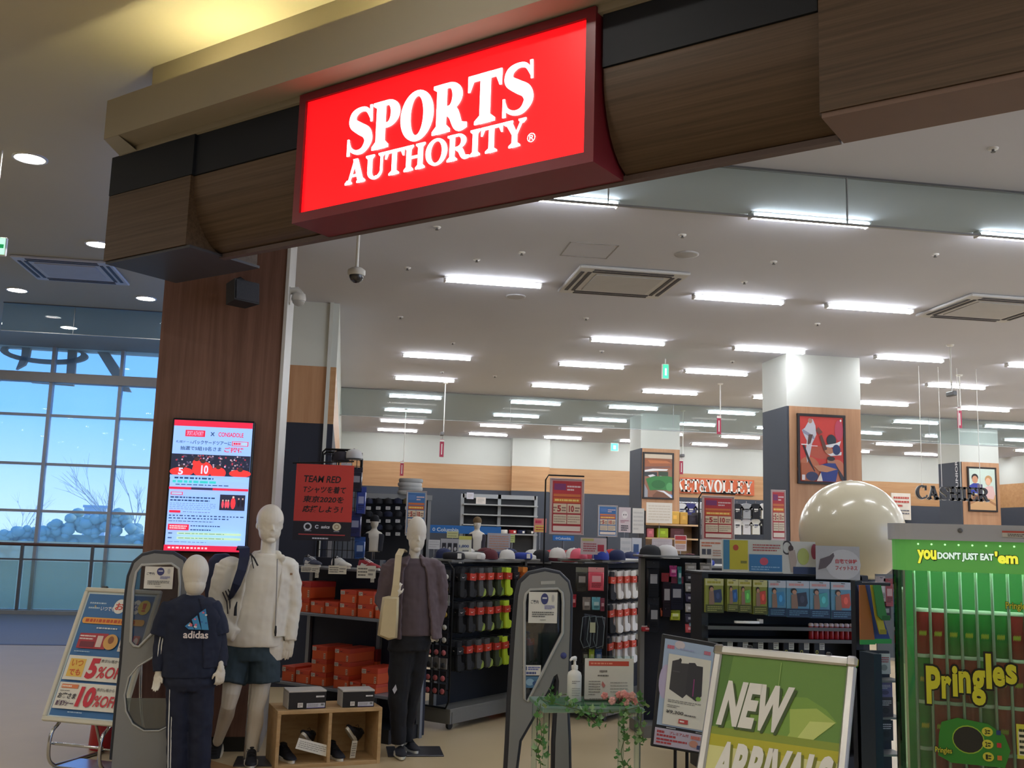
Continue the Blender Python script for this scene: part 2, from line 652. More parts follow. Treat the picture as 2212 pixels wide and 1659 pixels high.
def serif_glyph(ch, st=0.22, th=0.09):
    """list of polygons (lists of 2D points) and the advance width"""
    G = []
    sh = 0.085

    def rect(x0, y0, x1, y1):
        G.append([(x0, y0), (x1, y0), (x1, y1), (x0, y1)])

    def serif(x0, x1, y, up, ext=0.10):
        # bracketed slab under (up=1) or over (up=-1) a stem between x0 and x1
        a, b = x0 - ext, x1 + ext
        G.append([(a, y), (b, y), (b, y + up * sh * 0.75), (x1, y + up * sh * 1.9), (x0, y + up * sh * 1.9), (a, y + up * sh * 0.75)])

    def stroke(pts, ws, smooth=True):
        if smooth:
            q = _cat([(*p, w) for p, w in zip(pts, ws)])
        else:
            q = [V((*p, w)) for p, w in zip(pts, ws)]
        L, R_ = [], []
        for i, p in enumerate(q):
            d = q[min(i + 1, len(q) - 1)] - q[max(i - 1, 0)]
            d = V((d.x, d.y)).normalized()
            nrm = V((-d.y, d.x)) * (p.z / 2)
            L.append((p.x + nrm.x, p.y + nrm.y))
            R_.append((p.x - nrm.x, p.y - nrm.y))
        for i in range(len(q) - 1):
            G.append([L[i], R_[i], R_[i + 1], L[i + 1]])

    def ringarc(cx, cy, rx, ry, ix, iy, a0, a1, n=20):
        for k in range(n):
            a = math.radians(a0 + (a1 - a0) * k / n)
            b = math.radians(a0 + (a1 - a0) * (k + 1) / n)
            G.append([(cx + rx * math.cos(a), cy + ry * math.sin(a)), (cx + rx * math.cos(b), cy + ry * math.sin(b)), (cx + ix * math.cos(b), cy + iy * math.sin(b)), (cx + ix * math.cos(a), cy + iy * math.sin(a))])

    w = 0.8
    if ch == 'I':
        rect(.12, 0, .12 + st, 1); serif(.12, .12 + st, 0, 1); serif(.12, .12 + st, 1, -1); w = .24 + st
    elif ch == 'T':
        rect(.34, 0, .34 + st, 1); serif(.34, .34 + st, 0, 1, .13); rect(0.02, 1 - th * 1.25, .88, 1)
        G.append([(0.02, 1), (0.02, .68), (.07, .68), (.17, 1 - th)]); G.append([(.88, 1), (.73, 1 - th), (.83, .68), (.88, .68)]); w = .9
    elif ch == 'H':
        rect(.1, 0, .1 + st, 1); rect(.62, 0, .62 + st, 1); rect(.1, .46, .8, .46 + th * 1.1)
        for x in (.1, .62):
            serif(x, x + st, 0, 1); serif(x, x + st, 1, -1)
        w = .94
    elif ch == 'N':
        rect(.1, 0, .1 + th, 1); rect(.74, 0, .74 + th, 1); G.append([(.02, 1), (.28, 1), (.83, 0), (.62, 0)]); serif(.1, .1 + th, 0, 1); serif(.74, .74 + th, 1, -1); w = .94
    elif ch == 'A':
        G.append([(.12, 0), (.12 + th, 0), (.5, .88), (.42, 1)]); G.append([(.36, 1), (.58, 1), (.9, 0), (.64, 0)]); rect(.25, .28, .72, .28 + th)
        serif(.1, .1 + th * 1.4, 0, 1, .1); serif(.67, .87, 0, 1, .1); w = .98
    elif ch == 'U':
        rect(.1, .3, .1 + st, 1); rect(.7, .3, .7 + th, 1); serif(.1, .1 + st, 1, -1); serif(.7, .7 + th, 1, -1)
        ringarc(.445, .32, .345, .335, .345 - st, .22, 180, 300); ringarc(.445, .32, .345, .335, .345 - th, .22, 300, 360); w = .9
    elif ch == 'Y':
        G.append([(.06, 1), (.32, 1), (.56, .48), (.38, .42)]); G.append([(.72, 1), (.72 + th, 1), (.54, .42), (.46, .42)]); rect(.36, 0, .36 + st, .5)
        serif(.36, .36 + st, 0, 1, .12); serif(.1, .27, 1, -1, .11); serif(.71, .8, 1, -1, .1); w = .9
    elif ch == 'V':
        G.append([(.06, 1), (.32, 1), (.55, .12), (.43, 0)]); G.append([(.72, 1), (.72 + th, 1), (.53, 0), (.43, 0)]); serif(.1, .27, 1, -1, .11); serif(.71, .8, 1, -1, .1); w = .9
    elif ch == 'O':
        ringarc(.48, .5, .46, .525, .46 - st * 1.05, .525 - th * 1.1, 0, 360, 36); w = .96
    elif ch in 'PRB':
        rect(.1, 0, .1 + st, 1); serif(.1, .1 + st, 0, 1, .11)
        G.append([(0, 1), (.12, 1), (.12, .86), (0, .93)])
        cy, ry = (.71, .29) if ch != 'B' else (.745, .255)
        ringarc(.42, cy, .36, ry, .36 - st, ry - th, -90, 90); rect(.1, 1 - th, .43, 1); rect(.1, cy - ry, .43, cy - ry + th)
        w = .82
        if ch == 'R':
            stroke([(.42, .46), (.56, .34), (.70, .08), (.92, .06)], [st, st, st * .85, .1]); w = .94
        if ch == 'B':
            ringarc(.44, .265, .42, .265, .42 - st, .265 - th, -90, 90); rect(.1, 0, .45, th); w = .9
    elif ch == 'S':
        stroke([(.74, .72), (.62, .91), (.42, .955), (.22, .87), (.20, .69), (.42, .54), (.62, .42), (.68, .24), (.54, .07), (.34, .045), (.15, .14), (.08, .30)], [.05, .09, .10, .17, .22, .25, .25, .21, .13, .09, .08, .05])
        G.append([(.70, 1.0), (.77, 1.0), (.78, .64), (.73, .64)]); G.append([(.05, .36), (.10, .36), (.13, 0.0), (.05, 0.0)]); w = .84
    elif ch in 'CG':
        ringarc(.5, .5, .48, .525, .48 - st, .525 - th, 55, 305, 30); G.append([(.76, 1.0), (.84, 1.0), (.85, .64), (.79, .64)]); stroke([(.76, .09), (.84, .16), (.89, .3)], [.08, .06, .04]); w = .9
    elif ch in 'EFL':
        rect(.1, 0, .1 + st, 1); serif(.1, .1 + st, 0, 1, .1)
        if ch != 'F':
            rect(.1, 0, .82, th); G.append([(.66, 0), (.82, 0), (.86, .32), (.8, .32)])
        if ch != 'L':
            rect(.02, 1 - th, .78, 1); G.append([(.64, 1), (.78, .69), (.8, .69), (.8, 1)]); rect(.1, .47, .56, .47 + th); rect(.52, .36, .58, .68)
        else:
            serif(.1, .1 + st, 1, -1, .1)
        w = .9
    elif ch == 'K':
        rect(.1, 0, .1 + st, 1); serif(.1, .1 + st, 0, 1, .1); serif(.1, .1 + st, 1, -1, .1)
        G.append([(.3, .42), (.3, .55), (.68, 1), (.82, 1)]); G.append([(.36, .56), (.52, .68), (.94, 0), (.66, 0)]); serif(.68, .78, 1, -1, .1); serif(.7, .88, 0, 1, .08); w = .98
    elif ch == 'J':
        rect(.3, .25, .3 + st, 1); serif(.3, .3 + st, 1, -1, .1); ringarc(.22, .25, .3, .25, .3 - st, .16, 180, 360); w = .64
    elif ch == '&':
        ringarc(.34, .76, .2, .22, .09, .14, 0, 360); ringarc(.34, .3, .32, .31, .14, .2, 0, 360); G.append([(.2, .62), (.36, .66), (.84, .02), (.62, 0)]); G.append([(.62, .2), (.7, .14), (.86, .5), (.78, .5)]); w = .86
    return G, w


def serif_word(word, st=0.22, th=0.09, gap=0.02):
    out, x = [], 0.0
    for ch in word:
        if ch == ' ':
            x += .35
            continue
        G, w = serif_glyph(ch, st, th)
        out.append([[(px + x, py) for px, py in g] for g in G])
        x += w + gap
    return out, x - gap


def serif_mesh(mb, word, M, u0, v0, u1, v1, depth=0.003, mi=0, st=0.22, th=0.09, gap=0.02, side=None):
    """letters fitted to the box u0..u1, v0..v1 (v up, metres) of frame M, as raised pieces"""
    L, w = serif_word(word, st, th, gap)
    for glyph in L:
        for g in glyph:
            pts = [(u0 + (u1 - u0) * a / w, v0 + (v1 - v0) * b) for a, b in g]
            ar = sum(pts[i - 1][0] * pts[i][1] - pts[i][0] * pts[i - 1][1] for i in range(len(pts)))
            if ar < 0:
                pts = pts[::-1]
            n = len(pts)
            vs = [M @ V((a, b, 0)) for a, b in pts] + [M @ V((a, b, depth)) for a, b in pts]
            mb.add(vs, [tuple(range(n, 2 * n))] + [(i, (i + 1) % n, (i + 1) % n + n, i + n) for i in range(n)], mi)
    return mb
# ================================================================== the setting
ZC, ZM = 4.2, 5.0           # store ceiling, mall ceiling
FAZ = 0.81456
FE = V((math.sin(FAZ), -math.cos(FAZ), 0))      # along the shop front, towards the right and the viewer
FM = V((math.cos(FAZ), math.sin(FAZ), 0))       # into the shop
FD = 4.17


def FP(s, d, z):
    p = FE * s + FM * (FD + d)
    return V((p.x, p.y, z))


WALNUT_H = wood('walnut_veneer_fascia', (70, 56, 45), (98, 80, 65), grain=(0.3, 22, 22), scale=2.2, rot=(0, 0, math.pi / 2 - FAZ + 0.0), rough=0.5, spec=0.3)
WALNUT_V = wood('walnut_veneer_column', (108, 78, 68), (134, 100, 88), grain=(9, 9, 0.35), scale=2.6, rough=0.5, spec=0.3)
OAKBAND = wood('oak_veneer_band', (182, 136, 92), (200, 156, 112), grain=(0.5, 6, 8), scale=1.6, rough=0.5)
OAKPILL = wood('oak_veneer_pillar', (176, 130, 94), (194, 150, 114), grain=(7, 7, 0.4), scale=2.0, rough=0.5)
NAVYPANEL = mat('navy_panel', (25, 29, 38), 0.6, var=0.05, spec=0.3)
BEIGE = mat('beige_plaster', (154, 147, 134), 0.85, var=0.03, scale=2)
CEILW = mat('ceiling_board', (206, 208, 220), 0.9, var=0.03, scale=1.5)
CEILM = mat('mall_ceiling_paint', (196, 192, 174), 0.9, var=0.03, scale=1.0)
WALLW = mat('white_wall_paint', (208, 211, 206), 0.8, var=0.02, scale=2)
SLATE = mat('slate_wall_paint', (66, 72, 84), 0.7, var=0.04, scale=2)
SLATED = mat('dark_wall_panel', (34, 40, 58), 0.6, var=0.05, scale=2)
ALU = mat('aluminium', (160, 163, 166), 0.4, 0.5, var=0.04)
GREYMETAL = mat('grey_metal', (118, 120, 124), 0.45, 0.4, var=0.05)
BLACKMETAL = mat('black_metal', (22, 22, 24), 0.4, 0.5, var=0.05)
CHROME = mat('chrome', (205, 205, 205), 0.12, 1.0, var=0.0)
WHITEP = mat('white_plastic', (232, 232, 228), 0.4, var=0.02)
BLACKP = mat('black_plastic', (20, 21, 24), 0.45, var=0.05)
ACRYL = glass('clear_acrylic', (240, 250, 246), 0.0)
PAPER = mat('white_paper', (235, 234, 230), 0.7, var=0.02)

# floors
FLOORM = mat('mall_floor', (190, 172, 140), 0.55, var=0.07, scale=3, bump=0.02)
FLOORG = mat('grey_carpet', (132, 138, 148), 0.8, var=0.1, scale=30)
FLOORS = mat('store_floor_vinyl', (206, 186, 150), 0.28, var=0.05, scale=2)
FLOORW = wood('entrance_wood_floor', (166, 124, 84), (188, 148, 104), grain=(1, 9, 9), scale=1.5, rough=0.35)


def flat(name, pts, z0, z1, m, up=True):
    mb = MB()
    mb.prism(pts, z0, z1)
    return fix_normals(mb.obj(name, m, kind='structure'))


def fx(s, d):
    p = FP(s, d, 0)
    return (p.x, p.y)


flat('floor_mall', [(-14, -9), (15, -9), fx(9, 0.3), fx(-6.3, 0.3), (-1.5, 8.2), (-1.5, 15.1), (-14, 15.1)], -0.06, 0.0, FLOORM)
flat('floor_walkway', [(-14, 15.12), (-1.5, 15.12), (-1.5, 21.0), (-14, 21.0)], -0.06, 0.002, FLOORG)
mb = MB()
mb.b2((-14, 15.04, -0.01), (-1.5, 15.16, 0.006))
mb.obj('trim_1', mat('floor_joint', (92, 88, 96), 0.5), kind='structure')
flat('floor_store', [fx(9, 0.9), (18, 9), (18, 26.6), (-1.5, 26.6), (-1.5, 8.6), fx(-5.2, 0.9)], -0.06, 0.001, FLOORS)
flat('floor_entrance', [fx(9, 0.28), fx(9, 0.92), fx(-5.2, 0.92), (-1.5, 8.62), (-1.5, 8.1), fx(-6.25, 0.28)], -0.06, 0.0005, FLOORW)

# ceilings
flat('ceiling_store', [fx(9, 0.6), (18, 5), (18, 26.6), (-1.4, 26.6), (-1.4, 8.2), fx(-5.9, 0.6)], ZC, ZC + 0.1, CEILW)
flat('ceiling_mall', [(-14, -9), (15, -9), fx(9, 0.3), fx(-6.2, 0.3), (-1.2, 8.2), (-1.2, 21.0), (-14, 21.0)], ZM, ZM + 0.1, CEILM)

# back wall with its three zones and pilasters
YB = 26.4


def banded(name, a, b, n, pil=False, low=None, band=None):
    """wall from a to b (x, y), thin towards n; slate below, oak band, white above"""
    a, b, n = V((*a, 0)), V((*b, 0)), V((*n, 0))
    d = b - a
    M = frame(a, d, (0, 0, 1))
    L = d.length
    t = 0.1
    mb = MB(M)
    for (z0, z1, mi, o) in ((0, 2.83, 0, 0), (2.83, 3.47, 1, 0.004), (3.47, ZC, 2, 0.0)):
        mb.b2((0, z0, -t), (L, z1, o), mi)
    return mb.obj(name, [low or SLATE, band or OAKBAND, WALLW], kind='structure')


banded('wall_back', (-1.4, YB), (18, YB), (0, -1))
for i, (x0, x1, dy) in enumerate(((4.25, 5.25, 0.28), (11.6, 12.1, 0.2))):
    mb = MB()
    for (z0, z1, mi) in ((0, 2.83, 0), (2.83, 3.47, 1), (3.47, ZC, 2)):
        mb.b2((x0, YB - dy, z0), (x1, YB + 0.01, z1), mi)
    mb.obj('pilaster_%d' % (i + 1), [SLATE, OAKBAND, WALLW], kind='structure')
OAKSHADE = OAKPILL
banded('wall_left', (-0.27, YB), (-0.27, 11.4), (1, 0), low=SLATED)
banded('wall_left_return', (-1.5, 11.4), (-0.27, 11.4), (0, -1), low=SLATED, band=OAKPILL)
mb = MB()
mb.b2((-0.275, 11.36, 0), (-0.235, 11.42, ZC))
mb.b2((-0.275, 20.6, 0), (-0.25, 20.7, ZC))
mb.obj('trim_2', WALLW, kind='structure')
banded('wall_right', (18, 9), (18, YB), (-1, 0))
# mall enclosure out of view
mb = MB()
mb.b2((-14.1, -9, 0), (-14, 21, ZM))
mb.obj('wall_mall_left', BEIGE, kind='structure')
mb = MB()
mb.b2((-14, -9.1, 0), (16, -9, ZM))
mb.obj('wall_mall_behind', BEIGE, kind='structure')

# wooden corner column at the entrance
mb = MB()
mb.b2((-1.49, 8.15, 0.11), (-0.555, 8.95, ZM))
col = mb.obj('column_entrance', WALNUT_V, kind='structure')
mb = MB()
mb.b2((-1.48, 8.165, 0.0), (-0.57, 8.94, 0.11))
mb.obj('plinth', BLACKP, col)
mb = MB()
mb.b2((-0.56, 8.14, 0.0), (-0.535, 9.0, ZC))
mb.obj('edge_trim', mat('column_edge_panel', (196, 194, 192), 0.5), col)

# shop front fascia -------------------------------------------------
prof = [(0.03, 3.99), (0.036, 3.9), (0.05, 3.82), (0.075, 3.74), (0.11, 3.665), (0.155, 3.60), (0.21, 3.55), (0.27, 3.52), (0.30, 3.515)]


def sweep(name, pts, s0, s1, m, parent=None, thick=None):
    mb = MB()
    a = [FP(s0, d, z) for d, z in pts]
    b = [FP(s1, d, z) for d, z in pts]
    n = len(pts)
    mb.add(a + b, [(i, i + n, i + n + 1, i + 1) for i in range(n - 1)], 0, True)
    return mb.obj(name, m, parent)


def fbox(mb, s0, s1, d0, d1, z0, z1, mi=0):
    vs = [FP(s, d, z) for s in (s0, s1) for d in (d0, d1) for z in (z0, z1)]
    mb.add(vs, [(0, 1, 3, 2), (4, 6, 7, 5), (0, 4, 5, 1), (2, 3, 7, 6), (0, 2, 6, 4), (1, 5, 7, 3)], mi)
    return mb


fas = thing('fascia', None, None, FP(-3, 0.3, 3.5))
fas['kind'] = 'structure'
mb = MB(); fbox(mb, -6.39, -5.49, 0.0, 0.62, 3.51, 3.99); mb.obj('wood_end_panel', WALNUT_H, fas)
mb = MB(); fbox(mb, -6.39, -5.475, -0.004, 0.62, 3.993, 4.28); mb.obj('navy_band', NAVYPANEL, fas)
mb = MB(); fbox(mb, -6.38, -5.46, 0.012, 0.62, 3.49, 3.508); mb.obj('soffit', mat('dark_soffit', (58, 58, 66), 0.5), fas)
sweep('wood_curved_panel', prof, -5.49, -4.47, WALNUT_H, fas)
sweep('wood_curved_panel', prof, -2.36, -1.275, WALNUT_H, fas)
mb = MB(); fbox(mb, -5.475, -4.47, 0.018, 0.3, 3.993, 4.28); mb.obj('navy_band', NAVYPANEL, fas)
mb = MB(); fbox(mb, -2.36, -1.28, 0.018, 0.3, 3.993, 4.28); mb.obj('navy_band', NAVYPANEL, fas)
mb = MB(); fbox(mb, -5.49, -1.275, 0.285, 0.335, 3.482, 3.512); mb.obj('lip', mat('lip_trim', (92, 76, 74), 0.5), fas)
mb = MB(); fbox(mb, -1.27, 9.0, 0.0, 0.30, 3.51, 4.6); mb.obj('wood_end_panel', WALNUT_H, fas)
mb = MB(); fbox(mb, -1.265, 9.0, 0.008, 0.335, 3.485, 3.508); mb.obj('soffit', mat('wood_soffit', (112, 88, 78), 0.55), fas)
mb = MB(); fbox(mb, -5.4, 9.0, 0.3, 0.335, 3.51, 4.35); mb.obj('backing', mat('backing_board', (120, 110, 104), 0.7), fas)
mb = MB(); fbox(mb, -1.274, -1.264, 0.01, 0.32, 3.5, 4.3); mb.obj('joint', mat('joint_dark', (70, 54, 46), 0.6), fas)

# beige bulkhead, ledge with the lighting cove above the fascia
mb = MB(); fbox(mb, -6.30, -1.29, -0.01, 0.4, 4.275, 4.365); fbox(mb, -6.22, 9.0, 0.15, 0.5, 4.30, ZM); mb.obj('bulkhead', BEIGE, kind='structure')
mb = MB()
fbox(mb, -6.21, 9.0, -0.2, -0.165, 4.315, 4.60)
fbox(mb, -6.21, 9.0, -0.165, 0.15, 4.315, 4.355)
fbox(mb, -6.21, -6.17, -0.165, 0.15, 4.355, 4.60)
mb.obj('cornice', BEIGE, kind='structure')
mb = MB()
mb.add([FP(-6.21, -0.2, 4.316), FP(-6.30, -0.01, 4.28), FP(-6.10, -0.01, 4.28), FP(-6.05, -0.2, 4.316), FP(-6.21, 0.2, 4.316), FP(-6.3, 0.2, 4.28)],
       [(0, 1, 2, 3), (0, 4, 5, 1)])
mb.obj('cornice_return', mat('cornice_return_grey', (168, 166, 160), 0.8), kind='structure')
COVE = mat('cove_tube_glow', (255, 238, 176), emit=COVE_L)
for k in range(9):
    s0 = -5.6 + k * 1.55
    a, b = FP(s0, -0.02, 4.42), FP(s0 + 0.75, -0.02, 4.42)
    mb = MB(); mb.cyl(a, b, 0.016, n=8)
    o = mb.obj('cove_tube', COVE, label='warm tube lamp hidden in the cove above the sign, %s from the far end' % ORD[k], cat='lamp', group='cove tube lamps')

# pillars ---------------------------------------------------------------
def pillar(name, x0, y0, w, d):
    mb = MB()
    mb.b2((x0, y0, 3.49), (x0 + w, y0 + d, ZC), 0)
    mb.b2((x0 + 0.001, y0 + 0.001, 0), (x0 + w - 0.001, y0 + d - 0.001, 3.49), 1)
    p = mb.obj(name, [WALLW, SLATE], kind='structure')
    mb = MB()
    mb.b2((x0 + 0.03, y0 - 0.012, 0), (x0 + w - 0.01, y0 + 0.002, 3.49))
    mb.obj('wood_face', OAKPILL, p)
    return p


pillar('pillar_1', 5.76, 12.7, 1.06, 0.8)
pillar('pillar_2', 5.83, 19.75, 0.82, 0.8)
pillar('pillar_3', 12.76, 19.62, 0.9, 0.8)

# window wall on the left ------------------------------------------------------
YW = 20.5
FRAMEM = mat('window_frame_grey', (204, 208, 212), 0.45)
FRAMEB = mat('window_beam_grey', (206, 196, 184), 0.6)
WGL = glass('window_film_glass', (214, 230, 240), 0.0, 0.16, (236, 240, 238), ior=1.2)  # film on the panes; its milky veil also stands in for the outdoor haze
WGF = glass('window_frosted_glass', (226, 240, 238), 0.0, 0.5, (255, 240, 208), 0.2, ior=1.2)
win = thing('window_1', None, None, (-5, YW, 0))
win['kind'] = 'structure'
xs = [-9.44, -8.18, -6.92, -5.66, -4.40, -3.14, -1.88]
zs = [0.06, 1.30, 1.865, 2.75, 3.68, 4.40, 5.2]
for x in xs:
    mb = MB(); mb.b2((x - 0.03, YW - 0.10, 0), (x + 0.03, YW + 0.06, 5.2)); mb.obj('mullion', FRAMEM, win)
mb = MB(); mb.b2((-9.5, YW - 0.16, 4.31), (-1.6, YW + 0.1, 4.49)); mb.obj('beam', FRAMEB, win)
for z in (1.865, 2.75, 3.68, 0.03, 5.15):
    mb = MB(); mb.b2((-9.5, YW - 0.04, z - 0.025), (-1.6, YW + 0.04, z + 0.025)); mb.obj('transom', FRAMEM, win)
for i in range(len(xs) - 1):
    for j in range(len(zs) - 1):
        mb = MB(); mb.b2((xs[i] + 0.03, YW - 0.004, zs[j]), (xs[i + 1] - 0.03, YW + 0.004, zs[j + 1]))
        mb.obj('pane', WGF if j == 0 else WGL, win)
# big letters fixed outside, seen from behind through the glass
LET = glass('letter_translucent_beige', (230, 220, 205), 0.0, 0.97, (206, 184, 160))
YO = YW + 0.35


def oprism(mb, pts, n=0):
    w = [at(px, py, YO) for px, py in pts]
    mb.prism([(p.x, p.z) for p in w], 0, 0.12, M=frame((0, YO, 0), (1, 0, 0), (0, 0, 1)))


sgn = thing('outdoor_lettering', 'big beige letters and ring seen through the tall windows from behind', 'sign', (-5.4, YO, 4.6))
mb = MB()
R0 = [((98 + 94 * math.cos(math.radians(a))), (765 - 22 * math.sin(math.radians(a)) + 0.07 * 94 * math.cos(math.radians(a)))) for a in range(0, 360, 12)]
R1 = [((98 + 80 * math.cos(math.radians(a))), (762 - 16 * math.sin(math.radians(a)) + 0.07 * 80 * math.cos(math.radians(a)))) for a in range(0, 360, 12)]
wo_ = [at(*p, YO) for p in R0]; wi_ = [at(*p, YO) for p in R1]
mb.prism([(p.x, p.z) for p in wo_], 0, 0.12, M=frame((0, YO, 0), (1, 0, 0), (0, 0, 1)), holes=[[(p.x, p.z) for p in wi_]])
fix_normals(mb.obj('ring', LET, sgn))
for nm, pts in (('letter', [(49, 722), (67, 722), (70, 750), (66, 772), (57, 790), (38, 800), (50, 770), (52, 745)]),
                ('letter', [(152, 725), (169, 725), (164, 815), (161, 835), (70, 828), (71, 812), (146, 818)]),
                ('letter', [(190, 725), (212, 725), (262, 800), (285, 848), (267, 846), (240, 806)]),
                ('letter', [(-30, 806), (34, 810), (24, 818), (0, 824), (-30, 826)])):
    mb = MB(); oprism(mb, pts); fix_normals(mb.obj(nm, LET, sgn))

# railing
rail = thing('railing', 'grey metal railing with brown handrail and glass infill before the windows', 'railing', (-5, 20.0, 0))
YR = 20.0
mb = MB(); mb.tube([(-9, YR, 1.25), (-1.3, YR, 1.25)], 0.03, 10); mb.obj('handrail', mat('brown_handrail', (112, 78, 66), 0.4), rail)
mb = MB(); mb.b2((-9, YR - 0.02, 0.965), (-1.3, YR + 0.02, 0.995)); mb.obj('rail', GREYMETAL, rail)
mb = MB(); mb.b2((-9, YR - 0.06, 0.0), (-1.3, YR + 0.06, 0.07)); mb.obj('kerb', mat('rail_kerb', (170, 172, 172), 0.5), rail)
for k in range(6):
    x = -8.2 + 1.22 * k
    mb = MB(); mb.b2((x - 0.025, YR - 0.03, 0.05), (x + 0.025, YR + 0.03, 1.24)); mb.obj('post', GREYMETAL, rail)
    if k < 5:
        mb = MB(); mb.b2((x + 0.05, YR - 0.005, 0.09), (x + 1.17, YR + 0.005, 0.95)); mb.obj('glass_panel', glass('rail_glass', (232, 242, 240), 0.0, 0.14, (250, 238, 216), ior=1.2), rail)

# outside: ground, pale building, hedge and bare trees
mb = MB(); mb.b2((-160, 24, -6.2), (60, 260, -6)); mb.obj('ground_outside', mat('outside_ground', (196, 204, 190), 0.9, scale=0.2), kind='structure')
b = at(205, 1095, 230)
bt = at(205, 1096, 230).z
bld = thing('distant_building', 'low pale building far outside the window behind the mullion', 'building', (b.x, 230, -6))
mb = MB(); mb.box((b.x, 233, (bt - 6) / 2), (4.5, 5, bt + 6)); mb.obj('wall', mat('far_building_wall', (232, 214, 196), 0.8), bld)
mb = MB(); mb.box((b.x, 233, bt + 0.2), (5, 5.4, 0.5)); mb.obj('roof', mat('far_building_roof', (200, 196, 192), 0.8), bld)
for k in range(3):
    mb = MB(); mb.box((b.x - 1.4 + 1.4 * k, 230.45, bt - 2), (0.8, 0.1, 1.6)); mb.obj('window', mat('far_window', (150, 160, 172), 0.3), bld)
TREE = mat('bare_tree_hazy_bark', (190, 184, 174), 0.9)  # bark colour lightened to put the outdoor haze into it


def bare_tree(px, py, Y, h, seed, label):
    rnd = random.Random(seed)
    p = at(px, py, Y)
    base = V((p.x, Y, -6))
    root = thing('bare_tree', label, 'tree', base)
    mb = MB()

    def grow(a, d, L, r, lv):
        e = a + d * L
        mb.cyl(a, e, r, r * 0.6, n=5, caps=(False, False))
        if lv == 0:
            return
        for _ in range(3 if lv > 1 else 4):
            nd = (d + V((rnd.uniform(-.6, .6), rnd.uniform(-.6, .6), rnd.uniform(-.1, .4)))).normalized()
            grow(a + d * L * rnd.uniform(.55, 1), nd, L * rnd.uniform(.55, .75), r * .5, lv - 1)
    grow(base, V((0, 0, 1)), h * 0.42, h * 0.011, 4)
    mb.obj('branches', TREE, root)


bare_tree(285, 1100, 75, 13, 3, 'bare tree standing outside close to the brown column')
bare_tree(40, 1100, 85, 10, 5, 'bare tree outside at the edge of the picture')
HEDGE = mat('treeline_hazy_leaf', (176, 186, 158), 0.9, var=0.15, scale=0.6)  # leaf green paled, distance haze mixed into the colour
mb = MB()
rnd = random.Random(3)
mb.b2((-55, 70, -6), (5, 72, 0.9))
for i in range(1100):
    x = -55 + rnd.random() * 60
    top = 1.5 + 0.8 * math.sin(x * 0.5) * math.sin(x * 0.17 + 1) + 0.3 * math.sin(x * 2.1)
    r0 = rnd.uniform(.18, .45)
    mb.ell((x, 69.6 + rnd.uniform(-.5, .5), top - abs(rnd.gauss(0, .9))), (r0, r0, r0 * .8), 7, 5)
mb.obj('treeline', HEDGE, label='pale green line of trees far outside beyond the railing', cat='trees', kind='stuff')

# ================================================================== ceiling fittings
LITM = mat('tube_diffuser', (250, 252, 255), emit=STORE_L)
FIXM = mat('lamp_housing', (236, 236, 236), 0.5)


def make_light(x, y, label):
    t = thing('ceiling_light', label, 'ceiling light', (x + 0.49, y, ZC), 0, 'store tube lights')
    mb = MB(); mb.cbox((0, 0, -0.012), (1.0, 0.075, 0.024), 0.005); mb.obj('housing', FIXM, t, local=True)
    mb = MB()
    mb.loft([[V((xx, math.cos(math.radians(q)) * 0.042, -0.024 - math.sin(math.radians(q)) * 0.026)) for q in range(0, 181, 20)] for xx in (-0.475, 0.475)], caps=(False, False))
    fix_normals(mb.obj('diffuser', LITM, t, local=True))
    for sg_ in (-1, 1):
        mb = MB(); mb.cbox((sg_ * 0.486, 0, -0.036), (0.022, 0.088, 0.032), 0.006); mb.obj('end_cap', FIXM, t, local=True)
    return t


rowsY = [7.21, 9.86, 12.43, 14.38, 16.6, 18.85, 21.05, 23.2, 25.3]
colsX = [0.71, 2.99, 4.91, 6.9, 8.83, 10.81, 12.82, 14.8, 16.6]
skip = {(0, 0), (0, 3), (1, 0), (1, 1), (1, 2), (1, 3), (2, 0), (1, 4)}
extra = {0: [0.95, 6.9], 1: [0.87, 3.46, 4.93, 8.6]}
proto = None
for j, y in enumerate(rowsY):
    lst = [x for i, x in enumerate(colsX) if (j, i) not in skip] + extra.get(j, [])
    lst.sort()
    for i, x in enumerate(lst):
        # skip the lamps that would sit inside a pillar
        if any(px - 0.3 < x + 0.5 < px + w + 0.3 and py - 0.2 < y < py + 1.0 for px, py, w in ((5.83, 19.75, .82), (12.76, 19.62, .9), (5.76, 12.7, 1.06))):
            continue
        lab = 'store ceiling tube light, %s row from the entrance, %s from the left' % (ORD[j], ORD[i])
        if proto is None:
            proto = make_light(x, y, lab)
        else:
            clone(proto, (x + 0.49, y, ZC), 0, lab)

# air conditioning cassettes
def cassette(x0, y0, w, d, z, label, group):
    z -= 0.002
    t = thing('air_conditioner', label, 'air conditioner', (x0 + w / 2, y0 + d / 2, z), 0, group)
    c = V((x0 + w / 2, y0 + d / 2, z))
    mb = MB(); mb.cbox((c.x, c.y, z - 0.015), (w, d, 0.03), 0.008); mb.obj('panel', mat('cassette_panel', (206, 206, 208), 0.5), t)
    mb = MB(); mb.cbox((c.x, c.y, z - 0.034), (w * 0.62, d * 0.62, 0.012), 0.004); mb.obj('intake_grille', mat('cassette_intake', (190, 190, 194), 0.55), t)
    dk = mat('cassette_slot', (64, 62, 70), 0.6)
    for sx_, sy_ in ((0, 1), (0, -1), (1, 0), (-1, 0)):
        for q in (0.38, 0.445):
            mb = MB()
            if sx_:
                mb.box((c.x + sx_ * w * q, c.y, z - 0.032), (w * 0.032, d * 0.72, 0.008))
            else:
                mb.box((c.x, c.y + sy_ * d * q, z - 0.032), (w * 0.72, d * 0.032, 0.008))
            mb.obj('air_slot', dk, t)
    return t


